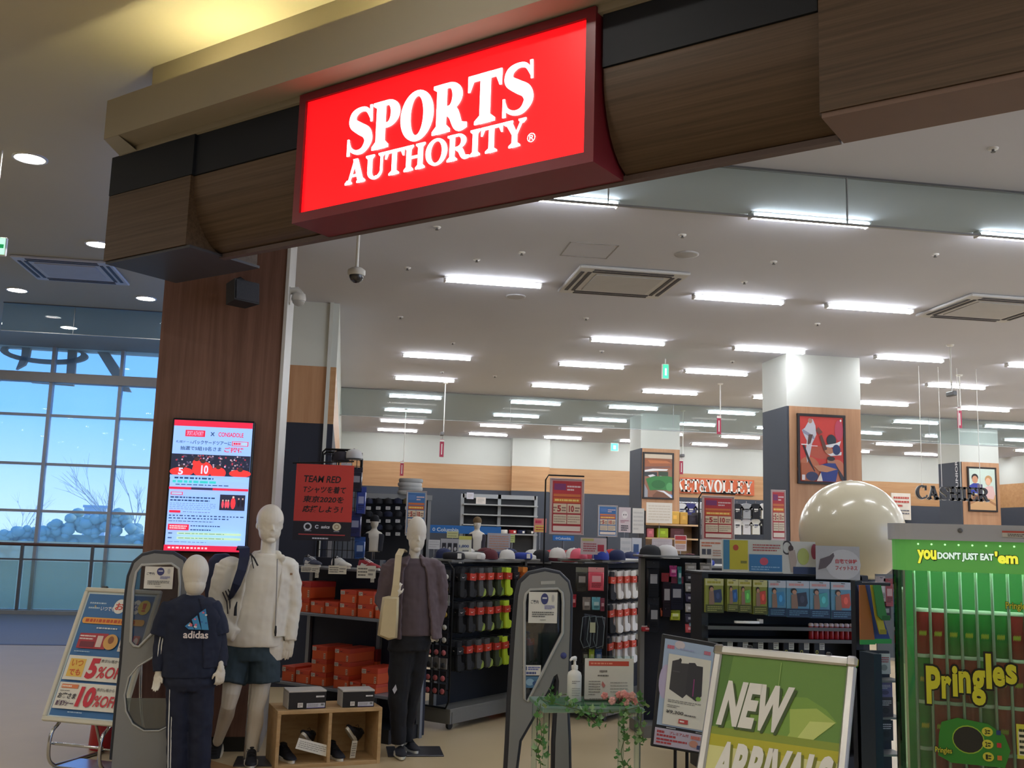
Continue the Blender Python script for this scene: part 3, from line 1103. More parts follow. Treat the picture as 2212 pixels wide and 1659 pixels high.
cassette(2.06, 9.03, 1.08, 1.03, ZC, 'square ceiling air conditioner between the near tube lights', 'store air conditioners')
cassette(6.07, 9.03, 1.08, 1.03, ZC, 'square ceiling air conditioner above the vending machine side', 'store air conditioners')
cassette(-4.35, 13.35, 1.22, 1.22, ZM, 'square air conditioner in the mall ceiling left of the column', 'mall air conditioners')

# downlights in the mall ceiling
DLM = mat('downlight_glow', (255, 250, 240), emit=MALL_L)


def downlight(x, y, label, z=ZM):
    t = thing('downlight', label, 'downlight', (x, y, z), 0, 'mall downlights')
    mb = MB(); mb.lathe((0, 0, 0), [(0.155, 0.0), (0.155, -0.012), (0.132, -0.014), (0.125, 0.0)], 24, caps=(False, False)); mb.obj('trim_ring', mat('downlight_ring', (222, 220, 212), 0.5), t, local=True)
    mb = MB(); mb.lathe((0, 0, 0), [(0.128, -0.006), (0.06, -0.010), (0.001, -0.011)], 24, caps=(False, False)); fix_normals(mb.obj('lens', DLM, t, local=True))
    return t


dl0 = downlight(*atz(65, 341, ZM).to_2d(), 'large round downlight above the left end of the fascia')
pos = [(atz(212, 527, ZM), 'round downlight half hidden by the wooden fascia end'), (atz(37, 626, ZM), 'round downlight beside the mall air conditioner'), (atz(315, 644, ZM), 'round downlight next to the brown column top'), (atz(149, 707, ZM), 'farthest downlight seen through the hanging glass')]
for p, l in pos:
    clone(dl0, (p.x, p.y, ZM), 0, l)
k = 0
for gx in range(6):
    for gy in range(7):
        x, y = -11.8 + 2.9 * gx, -6.4 + 2.6 * gy
        if (x * FM.x + y * FM.y) > FD - 1.2 or (y > 6.5 and x > -6.0):
            continue
        clone(dl0, (x, y, ZM), 0, 'mall downlight out of the picture behind the viewer', 'mall downlights out of view')

# hanging glass smoke screens
SMOKE = glass('smoke_screen_glass', (230, 238, 238), 0.0, 0.05, (220, 226, 228), ior=1.12)
for nm, lab, x0, x1, y, z0, z1, joints in (
        ('smoke_screen', 'clear glass smoke screen hanging behind the sign and wooden fascia', 0.6, 9.0, 6.31, 3.86, ZC, (1.62, 3.32, 5.0, 6.7)),
        ('smoke_screen', 'clear glass smoke screen hanging far back across the store', -0.25, 14.0, 18.2, 3.70, ZC, (2.9, 6.0, 9.0, 11.2)),
        ('smoke_screen', 'clear glass smoke screen hanging from the mall ceiling by the windows', -5.35, -1.6, 16.4, 4.56, ZM, (-4.3,))):
    t = thing(nm, lab, 'glass screen', ((x0 + x1) / 2, y, z1))
    js = [x0] + list(joints) + [x1]
    for a, b_ in zip(js[:-1], js[1:]):
        mb = MB(); mb.b2((a + 0.004, y - 0.004, z0), (b_ - 0.004, y + 0.004, z1)); mb.obj('pane', SMOKE, t)
    for j in joints:
        mb = MB(); mb.b2((j - 0.004, y - 0.006, z0), (j + 0.004, y + 0.006, z1)); mb.obj('joint', ALU, t)
    mb = MB(); mb.b2((x0, y - 0.012, z0 - 0.012), (x1, y + 0.012, z0)); mb.obj('edge_channel', ALU, t)
    mb = MB(); mb.b2((x0, y - 0.014, z1 - 0.014), (x1, y + 0.014, z1)); mb.obj('top_channel', GREYMETAL, t)

# sprinklers, detectors, round ceiling speakers
spk = [(880, 578), (865, 684), (978, 740), (955, 803), (1030, 560), (1127, 545), (1474, 507), (1608, 608), (1671, 565), (2020, 549), (1766, 699), (1266, 687), (1300, 758), (1582, 780), (2145, 320), (1925, 914), (1069, 812), (944, 490)]
spk.sort(key=lambda q: -q[1])
spk.sort(key=lambda q: atz(q[0], q[1], ZC).y)
for k, (px, py) in enumerate(spk):
    p = atz(px, py, ZC)
    t = thing('sprinkler', 'small sprinkler head on the store ceiling, %s one counted from the entrance side' % (ORD[k] if k < 16 else ('seventeenth', 'eighteenth')[k - 16]), 'sprinkler', p, 0, 'ceiling sprinklers')
    mb = MB(); mb.lathe(p, [(0.034, 0), (0.032, -0.008), (0.012, -0.010)], 14); mb.obj('rose', FIXM, t)
    mb = MB(); mb.lathe(p, [(0.009, -0.008), (0.008, -0.022), (0.015, -0.025), (0.015, -0.028)], 10); mb.obj('head', GREYMETAL, t)
for k, (px, py, lab) in enumerate(((1114, 640, 'round flush ceiling speaker beside the near tube light'), (1483, 549, 'round flush ceiling speaker above the air conditioner'))):
    p = atz(px, py, ZC)
    mb = MB(); mb.lathe(p, [(0.11, 0), (0.108, -0.008), (0.09, -0.010), (0.0, -0.011)], 24); mb.obj('ceiling_speaker', mat('speaker_grille', (178, 178, 182), 0.6), label=lab, cat='speaker')
for px, py, lab in ((1272, 541, 'square access hatch in the store ceiling near the air conditioner'),):
    p = atz(px, py, ZC)
    mb = MB()
    for a, b_ in (((-.22, -.22), (.22, -.21)), ((-.22, .21), (.22, .22)), ((-.22, -.22), (-.21, .22)), ((.21, -.22), (.22, .22))):
        mb.b2((p.x + a[0], p.y + a[1], ZC - 0.004), (p.x + b_[0], p.y + b_[1], ZC))
    mb.obj('access_hatch', mat('hatch_edge', (150, 148, 150), 0.6), label=lab, cat='hatch')
# ================================================================== the big lit sign
SIGNF = mat('sign_frame_maroon', (118, 36, 48), 0.35, var=0.04)
sg = thing('store_sign', 'big lit red sign box with white lettering on the wooden fascia', 'sign', FP(-3.4, 0, 3.5))
mb = MB()
s0, s1 = -4.46, -2.375
fbox(mb, s0, s1, -0.03, 0.3, 4.255, 4.305)
fbox(mb, s0, s1, -0.03, 0.33, 3.487, 3.545)
fbox(mb, s0, s0 + 0.055, -0.03, 0.3, 3.545, 4.255)
fbox(mb, s1 - 0.055, s1, -0.03, 0.3, 3.545, 4.255)
mb.obj('frame', SIGNF, sg)
RED = emis('sign_red_glow', (255, 14, 24), 1.0)
mb = MB(); fbox(mb, s0 + 0.05, s1 - 0.05, -0.012, 0.05, 3.54, 4.26); face = mb.obj('lit_panel', RED, sg)
SWH = emis('sign_white_glow', (255, 252, 250), 2.6)
SM = frame(FP(0, -0.014, 0), FE, (0, 0, 1))
mb = MB()
serif_mesh(mb, 'SPORTS', SM, -4.06, 3.835, -2.735, 4.12, 0.006, st=0.26, th=0.105, gap=-0.025)
mb.obj('lettering', SWH, face, 'large white upper word')
mb = MB()
serif_mesh(mb, 'AUTHORITY', SM, -4.05, 3.66, -2.785, 3.808, 0.006, st=0.20, th=0.09, gap=0.0)
vs, fs = text_mesh('®', 0.0)
mb.add([SM @ V((-2.775 + 0.05 * x, 3.665 + 0.05 * y, 0.005)) for x, y in vs], fs)
mb.obj('lettering', SWH, face, 'smaller white lower word with registered mark')

# ================================================================== advertising screen on the column
TM = frame((-1.318, 8.06, 1.478), (1, 0, 0), (0, 0, 1))
TW, TH = 0.585, 0.988
tv = thing('advertising_screen', 'upright lit advertising screen hung on the brown column', 'screen', (-1.03, 8.15, 1.478))
mb = MB(TM); mb.cbox((TW / 2, TH / 2, -0.045), (TW + 0.03, TH + 0.03, 0.08), 0.008); mb.obj('casing', BLACKP, tv)
mb = MB(TM); mb.box((TW / 2, TH / 2, -0.002), (TW, TH, 0.005)); disp = mb.obj('display', emis('screen_ground', (150, 190, 250), 0.95), tv)
p = PR(TM, TW, TH, emit=0.9)
rd, dk, wh = (225, 40, 75), (40, 70, 110), (170, 205, 255)
p.rect(0, 0, 1, .045, rd)
p.rect(.15, .075, .40, .125, rd); p.text('SPORTS AUTHORITY', .17, .083, .38, .117, (200, 190, 240))
p.text('×', .47, .083, .52, .117, dk); p.text('CONSADOLE', .57, .083, .89, .117, rd, 0.02)
p.text('札幌ドーム', .04, .158, .25, .178, dk); p.text('バックヤードツアーに', .25, .152, .74, .184, dk, .015); p.rect(.75, .15, .96, .186, rd); p.rect(.76, .154, .95, .182, wh)
p.lines(.77, .158, .94, .178, 1, rd, .8)
p.text('抽選で5組10名さま', .10, .20, .62, .232, dk, .012); p.text('ご招待', .66, .198, .91, .238, rd, .02)
# photograph of players in red shirts before a dark crowd
p.rect(.0, .262, 1, .425, (34, 40, 62))
rn = random.Random(4)
for i in range(150):
    u, v = rn.uniform(.06, .98), rn.uniform(.27, .40)
    c = rn.choice([(150, 120, 130), (90, 80, 110), (190, 170, 190), (60, 60, 80), (170, 60, 80)])
    p.ell(u, v, .012, .007, c, 6)
    p.lv -= 1
p.lv += 2
for (u, v, ru, rv) in ((.14, .40, .15, .035), (.40, .375, .13, .06), (.60, .40, .10, .045), (.88, .40, .14, .03), (.32, .33, .05, .03)):
    p.ell(u, v, ru, rv, (235, 60, 60), 16)
    p.ell(u, v - rv, .035, .017, (70, 48, 50), 10)
p.rect(0, .425, 1, .445, (150, 190, 250))
p.text('5', .10, .37, .16, .422, (220, 220, 255), .03); p.text('10', .385, .345, .475, .412, (220, 220, 255), .03)
p.lines(.06, .435, .85, .46, 1, dk, .5, 3, 12); p.lines(.04, .462, .92, .488, 1, (60, 200, 200), .7, 4, 9); p.lines(.08, .49, .9, .506, 1, dk, .4, 5, 14)
p.rect(0, .517, 1, .535, rd); p.rect(.28, .517, .55, .535, (60, 50, 80))
p.rect(.03, .556, .18, .578, rd); p.rect(.04, .56, .17, .574, wh)
p.lines(.03, .585, .60, .63, 2, dk, .45, 6, 12); p.lines(.03, .635, .60, .69, 4, (120, 150, 190), .35, 7, 12)
p.rect(.65, .565, .97, .685, (40, 44, 66))
for u in (.69, .73, .76): p.ell(u, .64, .016, .03, (235, 80, 100), 8); p.ell(u, .61, .011, .007, (210, 170, 160), 8)
p.ell(.82, .63, .032, .045, (240, 60, 70), 10); p.ell(.82, .583, .014, .009, (220, 190, 180), 8)
for u in (.89, .94): p.ell(u, .625, .018, .034, (30, 30, 44), 8); p.ell(u, .595, .01, .007, (210, 170, 160), 8)
p.rect(.03, .696, .17, .714, rd); p.lines(.2, .7, .75, .712, 1, (110, 130, 170), .4, 8, 14); p.lines(.03, .725, .97, .765, 2, dk, .4, 9, 22); p.lines(.03, .77, .6, .785, 1, dk, .3, 2, 12)
p.rect(.03, .80, .29, .845, rd); p.lines(.05, .807, .27, .838, 2, (245, 200, 210), .6, 3, 5); p.lines(.31, .803, .78, .818, 1, dk, .5, 10, 14); p.lines(.31, .832, .66, .848, 1, dk, .5, 11, 10)
for v in (.86, .895): p.lines(.04, v, .12, v + .018, 1, dk, .5, 4, 4); p.rect(.15, v, .95, v + .018, (190, 225, 190)); p.lines(.17, v + .004, .94, v + .014, 1, (120, 160, 150), .6, 12, 10)
p.lines(.04, .925, .8, .942, 1, (110, 140, 180), .3, 13, 10)
p.rect(0, .957, 1, 1, rd); p.lines(.05, .967, .93, .988, 1, (250, 210, 220), .6, 14, 24)
p.build('screen_image', disp)

# ================================================================== wall speaker and dome cameras
sp = thing('wall_speaker', 'black box loudspeaker on a bracket high on the brown column', 'speaker', at(523, 628, 8.0))
c = at(523, 634, 7.95)
R = Matrix.Rotation(math.radians(38), 3, 'Z')
mb = MB()
pts = [(-.11, -.07), (.11, -.07), (.085, .09), (-.085, .09)]
M_ = Matrix.Translation(c) @ Matrix.Rotation(math.radians(38), 4, 'Z') @ Matrix.Rotation(math.radians(-6), 4, 'X')
mb.prism(pts, -0.085, 0.085, M=M_); fix_normals(mb.obj('cabinet', mat('speaker_cabinet', (34, 36, 44), 0.55), sp))
mb = MB(M_); mb.cbox((0, -0.074, 0), (0.205, 0.01, 0.155), 0.006); mb.obj('grille', mat('speaker_front', (52, 55, 66), 0.7, bump=0.5, scale=250), sp)
mb = MB(M_); mb.tube([(-.06, .02, .085), (-.05, .02, .105), (0, .03, .135), (.05, .02, .105), (.06, .02, .085)], 0.011, 8); mb.cyl((0, .03, .125), (0, .2, .125), 0.014); mb.obj('bracket', BLACKMETAL, sp)

DOMEW = mat('dome_camera_shell', (206, 204, 198), 0.45)
DOMEB = mat('dome_camera_glass', (44, 44, 50), 0.12, spec=0.8)
c = at(770, 592, 7.6)
dc = thing('dome_camera', 'white dome security camera hanging on a rod below the sign', 'camera', c)
mb = MB(); mb.cyl((c.x, c.y, c.z + .03), (c.x, c.y, ZC), 0.013, n=10); mb.lathe((c.x, c.y, ZC), [(.05, 0), (.045, -.015), (.013, -.02)], 14); mb.obj('rod', WHITEP, dc)
mb = MB(); mb.lathe(c, [(.012, .05), (.045, .045), (.066, .03), (.068, 0), (.062, -.012)], 20); mb.obj('housing', DOMEW, dc)
mb = MB(); mb.lathe(c, [(.055, -.010), (.053, -.03), (.042, -.052), (.02, -.066), (.002, -.07)], 20); mb.obj('dome', DOMEB, dc)
c = at(645, 648, 8.3)
dc = thing('wall_camera', 'white dome security camera fixed to the pale column edge', 'camera', c)
mb = MB(); mb.box((-0.532, c.y, c.z + .03), (.012, .09, .13)); mb.tube([(-.53, c.y, c.z + .07), (c.x - .02, c.y, c.z + .075), (c.x, c.y, c.z + .04)], [.03, .035, .045], 12); mb.obj('arm', DOMEW, dc)
mb = MB(); mb.lathe(c, [(.02, .06), (.052, .05), (.06, .01), (.056, -.008)], 18); mb.obj('housing', DOMEW, dc)
mb = MB(); mb.lathe(c, [(.05, -.006), (.048, -.025), (.03, -.045), (.002, -.055)], 18); mb.obj('dome', mat('dome_smoke', (170, 168, 165), 0.2), dc)

# exit sign at the left border, mall side
c = at(2, 533, 9.5)
ex = thing('exit_sign', 'green lit exit sign hanging at the left border', 'exit sign', c)
mb = MB(); mb.cbox((c.x - .08, c.y, c.z), (.26, .04, .17), .006); mb.obj('casing', WHITEP, ex)
EM = frame((c.x - .2, c.y - .022, c.z - .075), (1, 0, 0), (0, 0, 1))
p = PR(EM, .24, .15, emit=1.0); p.rect(0, 0, 1, 1, (190, 255, 225)); p.poly([(.62, .5), (.78, .22), (.78, .38), (.96, .38), (.96, .62), (.78, .62), (.78, .78)], (20, 140, 80)); p.rect(.08, .2, .36, .85, (20, 140, 80)); p.build('sign_face', ex)
mb = MB(); mb.cyl((c.x - .08, c.y, c.z + .08), (c.x - .08, c.y, ZM), .01); mb.obj('rod', WHITEP, ex)
# exit signs inside the store
for px, py, Y, w, h, lab in ((1437, 803, 13.6, .09, .22, 'small green exit sign edge on under the store ceiling'), (1327, 966, 25.95, .22, .22, 'round looking green exit lamp on the far white wall')):
    c = at(px, py, Y)
    ex = thing('exit_sign', lab, 'exit sign', c)
    mb = MB(); mb.cbox(c, (w, .05, h), .005); mb.obj('casing', WHITEP, ex)
    p = PR(frame((c.x - w / 2, c.y - .026, c.z - h / 2), (1, 0, 0), (0, 0, 1)), w, h, emit=1.0); p.rect(.06, .06, .94, .94, (70, 225, 165)); p.rect(.35, .3, .65, .75, (225, 255, 240)); p.build('sign_face', ex)
    if Y < 20:
        mb = MB(); mb.cyl((c.x, c.y, c.z + h / 2), (c.x, c.y, ZC), .008); mb.obj('rod', WHITEP, ex)

# ================================================================== framed posters on the pillars
FRB = mat('poster_frame_black', (32, 24, 24), 0.4)


def poster_frame(name, label, x0, x1, z0, z1, y):
    M = frame((x0, y - 0.03, z0), (1, 0, 0), (0, 0, 1))
    return sheet(name, label, 'poster', M, x1 - x0, z1 - z0, 0.02, PAPER, frame_w=0.035, frame_c=FRB)


root, p = poster_frame('framed_poster', 'framed red poster of ball players on the nearest pillar', 5.92, 6.54, 2.49, 3.36, 12.69)
p.rect(0, 0, 1, 1, (206, 62, 54))
for (u, v, ru, rv, c) in ((.2, .82, .26, .2, (190, 110, 76)), (.85, .85, .2, .2, (196, 120, 90)), (.5, .55, .3, .1, (186, 84, 62)), (.9, .2, .1, .16, (196, 70, 96))): p.ell(u, v, ru, rv, c)
p.poly([(.05, .22), (.12, .18), (.22, .06), (.30, .04), (.36, .14), (.38, .28), (.28, .42), (.22, .62), (.16, .72), (.13, .55), (.16, .38), (.10, .30)], (206, 206, 216)); p.ell(.24, .07, .05, .04, (180, 130, 110)); p.poly([(.06, .20), (.32, .30), (.34, .36), (.07, .26)], (150, 150, 175))
p.poly([(.20, .28), (.30, .28), (.24, .42), (.17, .44)], (92, 66, 60))
p.poly([(.06, .45), (.10, .44), (.22, .66), (.34, .84), (.30, .86), (.18, .68)], (44, 32, 38))
p.rect(.03, .43, .18, .445, (245, 240, 240)); p.rect(.24, .45, .40, .46, (245, 240, 240))
p.ell(.72, .36, .11, .09, (38, 44, 58)); p.poly([(.54, .44), (.82, .40), (.94, .36), (.9, .44), (.7, .47), (.56, .46)], (230, 230, 236)); p.poly([(.6, .56), (.95, .53), (.94, .58), (.7, .6)], (226, 226, 232)); p.ell(.66, .52, .1, .05, (190, 128, 96)); p.poly([(.44, .3), (.5, .28), (.62, .5), (.54, .52)], (98, 62, 52)); p.ell(.83, .5, .09, .08, (40, 56, 104)); p.poly([(.36, .22), (.42, .16), (.52, .24), (.44, .28)], (120, 66, 56))
p.ell(.70, .68, .09, .06, (178, 128, 104)); p.ell(.70, .64, .09, .035, (52, 40, 40)); p.poly([(.46, .74), (.62, .71), (.80, .71), (.86, .80), (.80, .99), (.46, .99)], (44, 60, 132)); p.poly([(.3, .76), (.5, .74), (.84, .80), (.6, .85), (.42, .84)], (190, 132, 100)); p.poly([(.8, .72), (.99, .92), (.99, .99), (.92, .96)], (54, 48, 58))
p.poly([(.02, .72), (.2, .72), (.36, .9), (.2, .99), (.02, .99)], (176, 96, 62)); p.ell(.26, .92, .14, .07, (50, 56, 92)); p.rect(.03, .9, .1, .98, (220, 214, 220)); p.poly([(.36, .99), (.46, .86), (.5, .99)], (226, 214, 206)); p.ell(.93, .05, .02, .018, (245, 240, 236))
p.build('picture', root)
root, p = poster_frame('framed_poster', 'framed poster of a green and white ball and turf on the far pillar', 5.90, 6.48, 2.51, 3.38, 19.74)
p.rect(0, 0, 1, 1, (150, 104, 82)); p.rect(0, 0, 1, .1, (205, 190, 170)); p.poly([(0, .12), (.4, .1), (.9, .12), (1, .22), (1, .34), (0, .38)], (152, 92, 62)); p.poly([(.1, .14), (.8, .15), (.95, .2), (.2, .22)], (190, 118, 76)); p.poly([(0, .3), (.9, .27), (.96, .3), (0, .36)], (120, 86, 80))
p.poly([(0, .38), (.3, .34), (.85, .34), (.8, .38), (.4, .39), (0, .42)], (236, 236, 238)); p.rect(0, .42, .45, .52, (58, 62, 66)); p.rect(.5, .4, .85, .5, (60, 76, 60)); p.poly([(.12, .5), (.3, .47), (.4, .5), (.2, .54)], (222, 222, 226)); p.poly([(.55, .5), (.8, .52), (.82, .55), (.6, .54)], (222, 222, 226))
p.poly([(.05, .58), (.3, .52), (.8, .5), (1, .52), (1, .84), (.6, .82), (.2, .84)], (58, 128, 68)); p.ell(.5, .7, .25, .1, (44, 106, 56)); p.ell(.9, .75, .12, .1, (86, 158, 96)); p.poly([(0, .7), (.12, .84), (.12, 1), (0, 1)], (150, 152, 160)); p.poly([(.3, .95), (.45, .86), (.8, .92), (1, 1), (.3, 1)], (120, 82, 62)); p.poly([(.42, .84), (.7, .84), (1, .96), (1, 1), (.94, 1), (.68, .88)], (226, 230, 238)); p.poly([(.9, .9), (1, .94), (1, 1)], (120, 160, 220)); p.build('picture', root)
root, p = poster_frame('framed_poster', 'framed poster of two children by the hanging cashier letters', 12.93, 13.53, 2.49, 3.36, 19.61)
p.rect(0, 0, 1, 1, (206, 224, 214)); p.rect(0, .62, 1, 1, (214, 170, 122)); p.poly([(0, .8), (.5, .66), (1, .84), (1, .9), (.5, .72), (0, .88)], (180, 130, 90))
p.ell(.22, .22, .13, .09, (44, 36, 34)); p.ell(.22, .27, .11, .09, (206, 150, 116)); p.poly([(0, .42), (.15, .36), (.36, .36), (.5, .48), (.46, .6), (0, .6)], (48, 62, 160)); p.rect(.3, .38, .5, .66, (92, 84, 108)); p.ell(.74, .26, .14, .1, (190, 146, 96)); p.ell(.72, .31, .1, .09, (226, 180, 150)); p.poly([(.58, .46), (.72, .41), (.9, .42), (.98, .6), (.9, .74), (.62, .7)], (226, 190, 186)); p.poly([(.1, .62), (.6, .7), (.58, .78), (.1, .74)], (120, 82, 60)); p.build('picture', root)

# wall lettering boards
bv = thing('wall_sign', 'red board with white slab letters ending in VOLLEY on the far oak band', 'sign', (9.7, YB, 2.9))
M = frame((7.75, YB - .03, 2.93), (1, 0, 0), (0, 0, 1))
mb = MB(M); mb.box((1.62, .22, 0), (3.24, .42, .03)); mb.obj('board', mat('sign_board_rust', (208, 104, 66), 0.6), bv)
mb = MB(); serif_mesh(mb, 'BASKET&VOLLEY', M, .36, .05, 3.17, .39, .05, st=.24, th=.1, gap=.0); mb.obj('lettering', mat('letter_white', (240, 238, 232), 0.5), bv)
ca = thing('hanging_letters', 'dark hanging slab letters CASHIER on thin wires', 'sign', at(2056, 1066, 13))
A, B = at(1978, 1077, 13), at(2136, 1082, 13)
H = (at(1978, 1047, 13) - A).length
zb = A.z
M = frame((A.x, 13, zb), (1, 0, 0), (0, 0, 1))
mb = MB(); serif_mesh(mb, 'CASHIER', M, 0, 0, B.x - A.x, H * 0.96, .03, st=.2, th=.1, gap=.03); mb.obj('lettering', mat('letter_dark', (52, 50, 52), 0.5), ca)
mb = MB(); serif_mesh(mb, 'CASHIER', frame((A.x - .004, 13.012, zb - .008), (1, 0, 0), (0, 0, 1)), 0, 0, B.x - A.x + .02, H * 0.99, .01, st=.25, th=.14, gap=.0); mb.obj('letter_edge', mat('letter_white', (240, 238, 232), 0.5), ca)
for u in (.1, .37, .63, .9):
    x = A.x + (B.x - A.x) * u
    mb = MB(); mb.cyl((x, 13.015, zb + H * .8), (x, 13.015, ZC), .004, n=6); mb.obj('wire', WHITEP, ca)
ju = thing('wall_letters', 'white vertical word JUNIOR on the side of the far right pillar', 'sign', (12.74, 20.1, 2.4))
M = frame((12.75, 19.80, 2.88), (0, -1, 0), (0, 0, 1))
p = PR(M, .15, .66); p.text('JUNIOR', .12, .02, .88, .98, (225, 226, 230), .02, rot=90); p.build('lettering', ju)
wb = thing('wall_sign', 'white cut lettering board on the far oak band beside the balloon', 'sign', at(1940, 1080, 26.2))
A, B = at(1928, 1122, 26.2), at(1968, 1066, 26.2)
M = frame((A.x, 26.25, A.z), (1, 0, 0), (0, 0, 1))
mb = MB(M); mb.box(((B.x - A.x) / 2, (B.z - A.z) / 2, 0), (B.x - A.x, B.z - A.z, .04)); mb.obj('board', mat('pale_board', (232, 224, 212), 0.6), wb)
p = PR(frame((A.x, 26.22, A.z), (1, 0, 0), (0, 0, 1)), B.x - A.x, B.z - A.z); p.lines(.1, .1, .9, .55, 3, (190, 90, 80), .5, 4, 4); p.lines(.1, .6, .9, .92, 3, (110, 110, 120), .4, 5, 5); p.build('print', wb)
wb = thing('wall_sign', 'white cut letters at the right border on the far oak band', 'sign', at(2206, 1080, 26.2))
A, B = at(2190, 1093, 26.2), at(2235, 1070, 26.2)
M = frame((A.x, 26.25, A.z), (1, 0, 0), (0, 0, 1))
mb = MB(); serif_mesh(mb, 'RUN', M, 0, 0, B.x - A.x, B.z - A.z, .05); mb.obj('lettering', mat('letter_white', (240, 238, 232), 0.5), wb)

# hanging cards and ceiling cameras on rods
for k, (px, y0, y1, Y, cam_, tagy, lab) in enumerate((
        (958, 862, 938, 17.0, 940, 968, 'hanging rod with a small camera and red card by the left wall'),
        (872, 930, 995, 21.0, None, 1012, 'hanging rod with a red card before the oak band'),
        (1556, 848, 905, 15.5, None, 918, 'hanging rod with red cards between the two pillars'),
        (1475, 905, 985, 19.0, 985, 1008, 'hanging rod with small camera and red card beside the green ball poster'),
        (2056, 712, 852, 11.5, 855, None, 'hanging rod with a small camera right of the nearest pillar'),
        (2075, 850, 885, 13.5, None, 903, 'hanging pink red card above the cashier letters'))):
    p0 = at(px, y1, Y)
    t = thing('hanging_rod', lab, 'hanging rod', p0)
    mb = MB(); mb.cyl(p0, (p0.x, p0.y, ZC), .009, n=6); mb.lathe((p0.x, p0.y, ZC), [(.05, 0), (.04, -.02), (.01, -.025)], 10); mb.obj('rod', WHITEP, t)
    if cam_:
        mb = MB(); mb.cbox((p0.x - .03, p0.y - .04, p0.z), (.06, .16, .06), .01); mb.obj('camera', GREYMETAL, t)
    if tagy:
        c = at(px - 4, tagy, Y)
        w, h = (.07, .3)
        mb = MB(); mb.box((c.x, c.y - .02, c.z), (w, .006, h)); mb.obj('card', mat('red_card', (176, 52, 82), 0.5), t)
        mb = MB(); mb.box((c.x, c.y - .024, c.z + h * .42), (w, .006, h * .12)); mb.box((c.x, c.y - .0245, c.z - .02), (w * .22, .003, h * .6)); mb.obj('card_print', PAPER, t)
        mb = MB(); mb.cyl((c.x, c.y - .02, c.z + h / 2), (p0.x, p0.y, p0.z + .02), .003, n=5); mb.obj('hook', GREYMETAL, t)
# ================================================================== figures
def blob(mb, name, m, parent, voxel=0.008, it=4, disp=0.0, dsize=0.07, label=None, fac=0.5):
    """union of overlapping solids, remeshed to one continuous skin; folds from a cloud displacement"""
    o = mb.obj(name, m, parent, label)
    r = o.modifiers.new('skin', 'REMESH')
    r.mode = 'VOXEL'
    r.voxel_size = voxel
    r.use_smooth_shade = True
    if it:
        s_ = o.modifiers.new('smooth', 'SMOOTH')
        s_.factor = fac
        s_.iterations = it
    if disp:
        tx = bpy.data.textures.new('folds', 'CLOUDS')
        tx.noise_scale = dsize
        tx.noise_depth = 1
        d = o.modifiers.new('folds', 'DISPLACE')
        d.texture = tx
        d.texture_coords = 'LOCAL'
        d.strength = disp
        d.mid_level = 0.5
    return o


def limb(mb, pts, rad, n=14, round_=True):
    pts = [V(p) for p in pts]
    q, r = list(pts), list(rad)
    if round_:
        d0 = (pts[0] - pts[1]).normalized()
        d1 = (pts[-1] - pts[-2]).normalized()
        q = [pts[0] + d0 * rad[0] * 0.95, pts[0] + d0 * rad[0] * 0.7] + q + [pts[-1] + d1 * rad[-1] * 0.7, pts[-1] + d1 * rad[-1] * 0.95]
        r = [rad[0] * 0.25, rad[0] * 0.7] + r + [rad[-1] * 0.7, rad[-1] * 0.25]
    mb.tube(q, r, n)


def hring(c, rx, ry, rz=0.0, n=24, a0=0.0, a1=360.0, inner=None, tilt=0.0):
    """horizontal ellipse ring (or a crescent when inner is given); angle 0 = +x, -90 = towards the viewer"""
    c = V(c)
    R = Matrix.Rotation(rz, 3, 'Z') @ Matrix.Rotation(tilt, 3, 'Y')
    if inner is None:
        return [c + R @ V((rx * math.cos(2 * math.pi * k / n), ry * math.sin(2 * math.pi * k / n), 0)) for k in range(n)]
    out = []
    for k in range(n):
        a = math.radians(a0 + (a1 - a0) * k / (n - 1))
        out.append(c + R @ V((rx * math.cos(a), ry * math.sin(a), 0)))
    for k in range(n):
        a = math.radians(a1 + (a0 - a1) * k / (n - 1))
        out.append(c + R @ V(((rx - inner) * math.cos(a), (ry - inner) * math.sin(a), 0)))
    return out


def hand(mb, w, d, side, k=1.0, curl=0.5, palm=None):
    """wrist, direction of the fingers, side vector towards the thumb; five fingers of different length"""
    w, d, sd = V(w), V(d).normalized(), V(side)
    sd = (sd - d * sd.dot(d)).normalized()
    nrm = d.cross(sd)
    if palm is not None and nrm.dot(V(palm)) < 0:
        nrm = -nrm
    c = w + d * 0.045 * k
    R = Matrix((sd, nrm, d)).transposed()
    limb(mb, [w - d * .03 * k, w + d * .02 * k], [.026 * k, .027 * k], 10)
    mb.ell(c, (.040 * k, .016 * k, .052 * k), 14, 8, R=R)
    for i, (off, L) in enumerate(((.030, .070), (.010, .080), (-.010, .074), (-.029, .058))):
        b = w + d * .078 * k + sd * off * k
        p1 = b + d * L * .45 * k + nrm * curl * .012 * k
        p2 = p1 + (d * (1 - curl * .5) + nrm * curl).normalized() * L * .32 * k
        p3 = p2 + (d * (1 - curl) + nrm * curl * 1.4).normalized() * L * .25 * k
        limb(mb, [b - d * .02 * k, p1, p2, p3], [.0095 * k, .009 * k, .0083 * k, .007 * k], 8)
    b = w + d * .03 * k + sd * .03 * k
    p1 = b + (sd * .6 + d * .8).normalized() * .035 * k + nrm * .008 * k
    p2 = p1 + (sd * .2 + d + nrm * curl * .6).normalized() * .03 * k
    limb(mb, [b - sd * .015 * k, p1, p2], [.012 * k, .010 * k, .008 * k], 8)


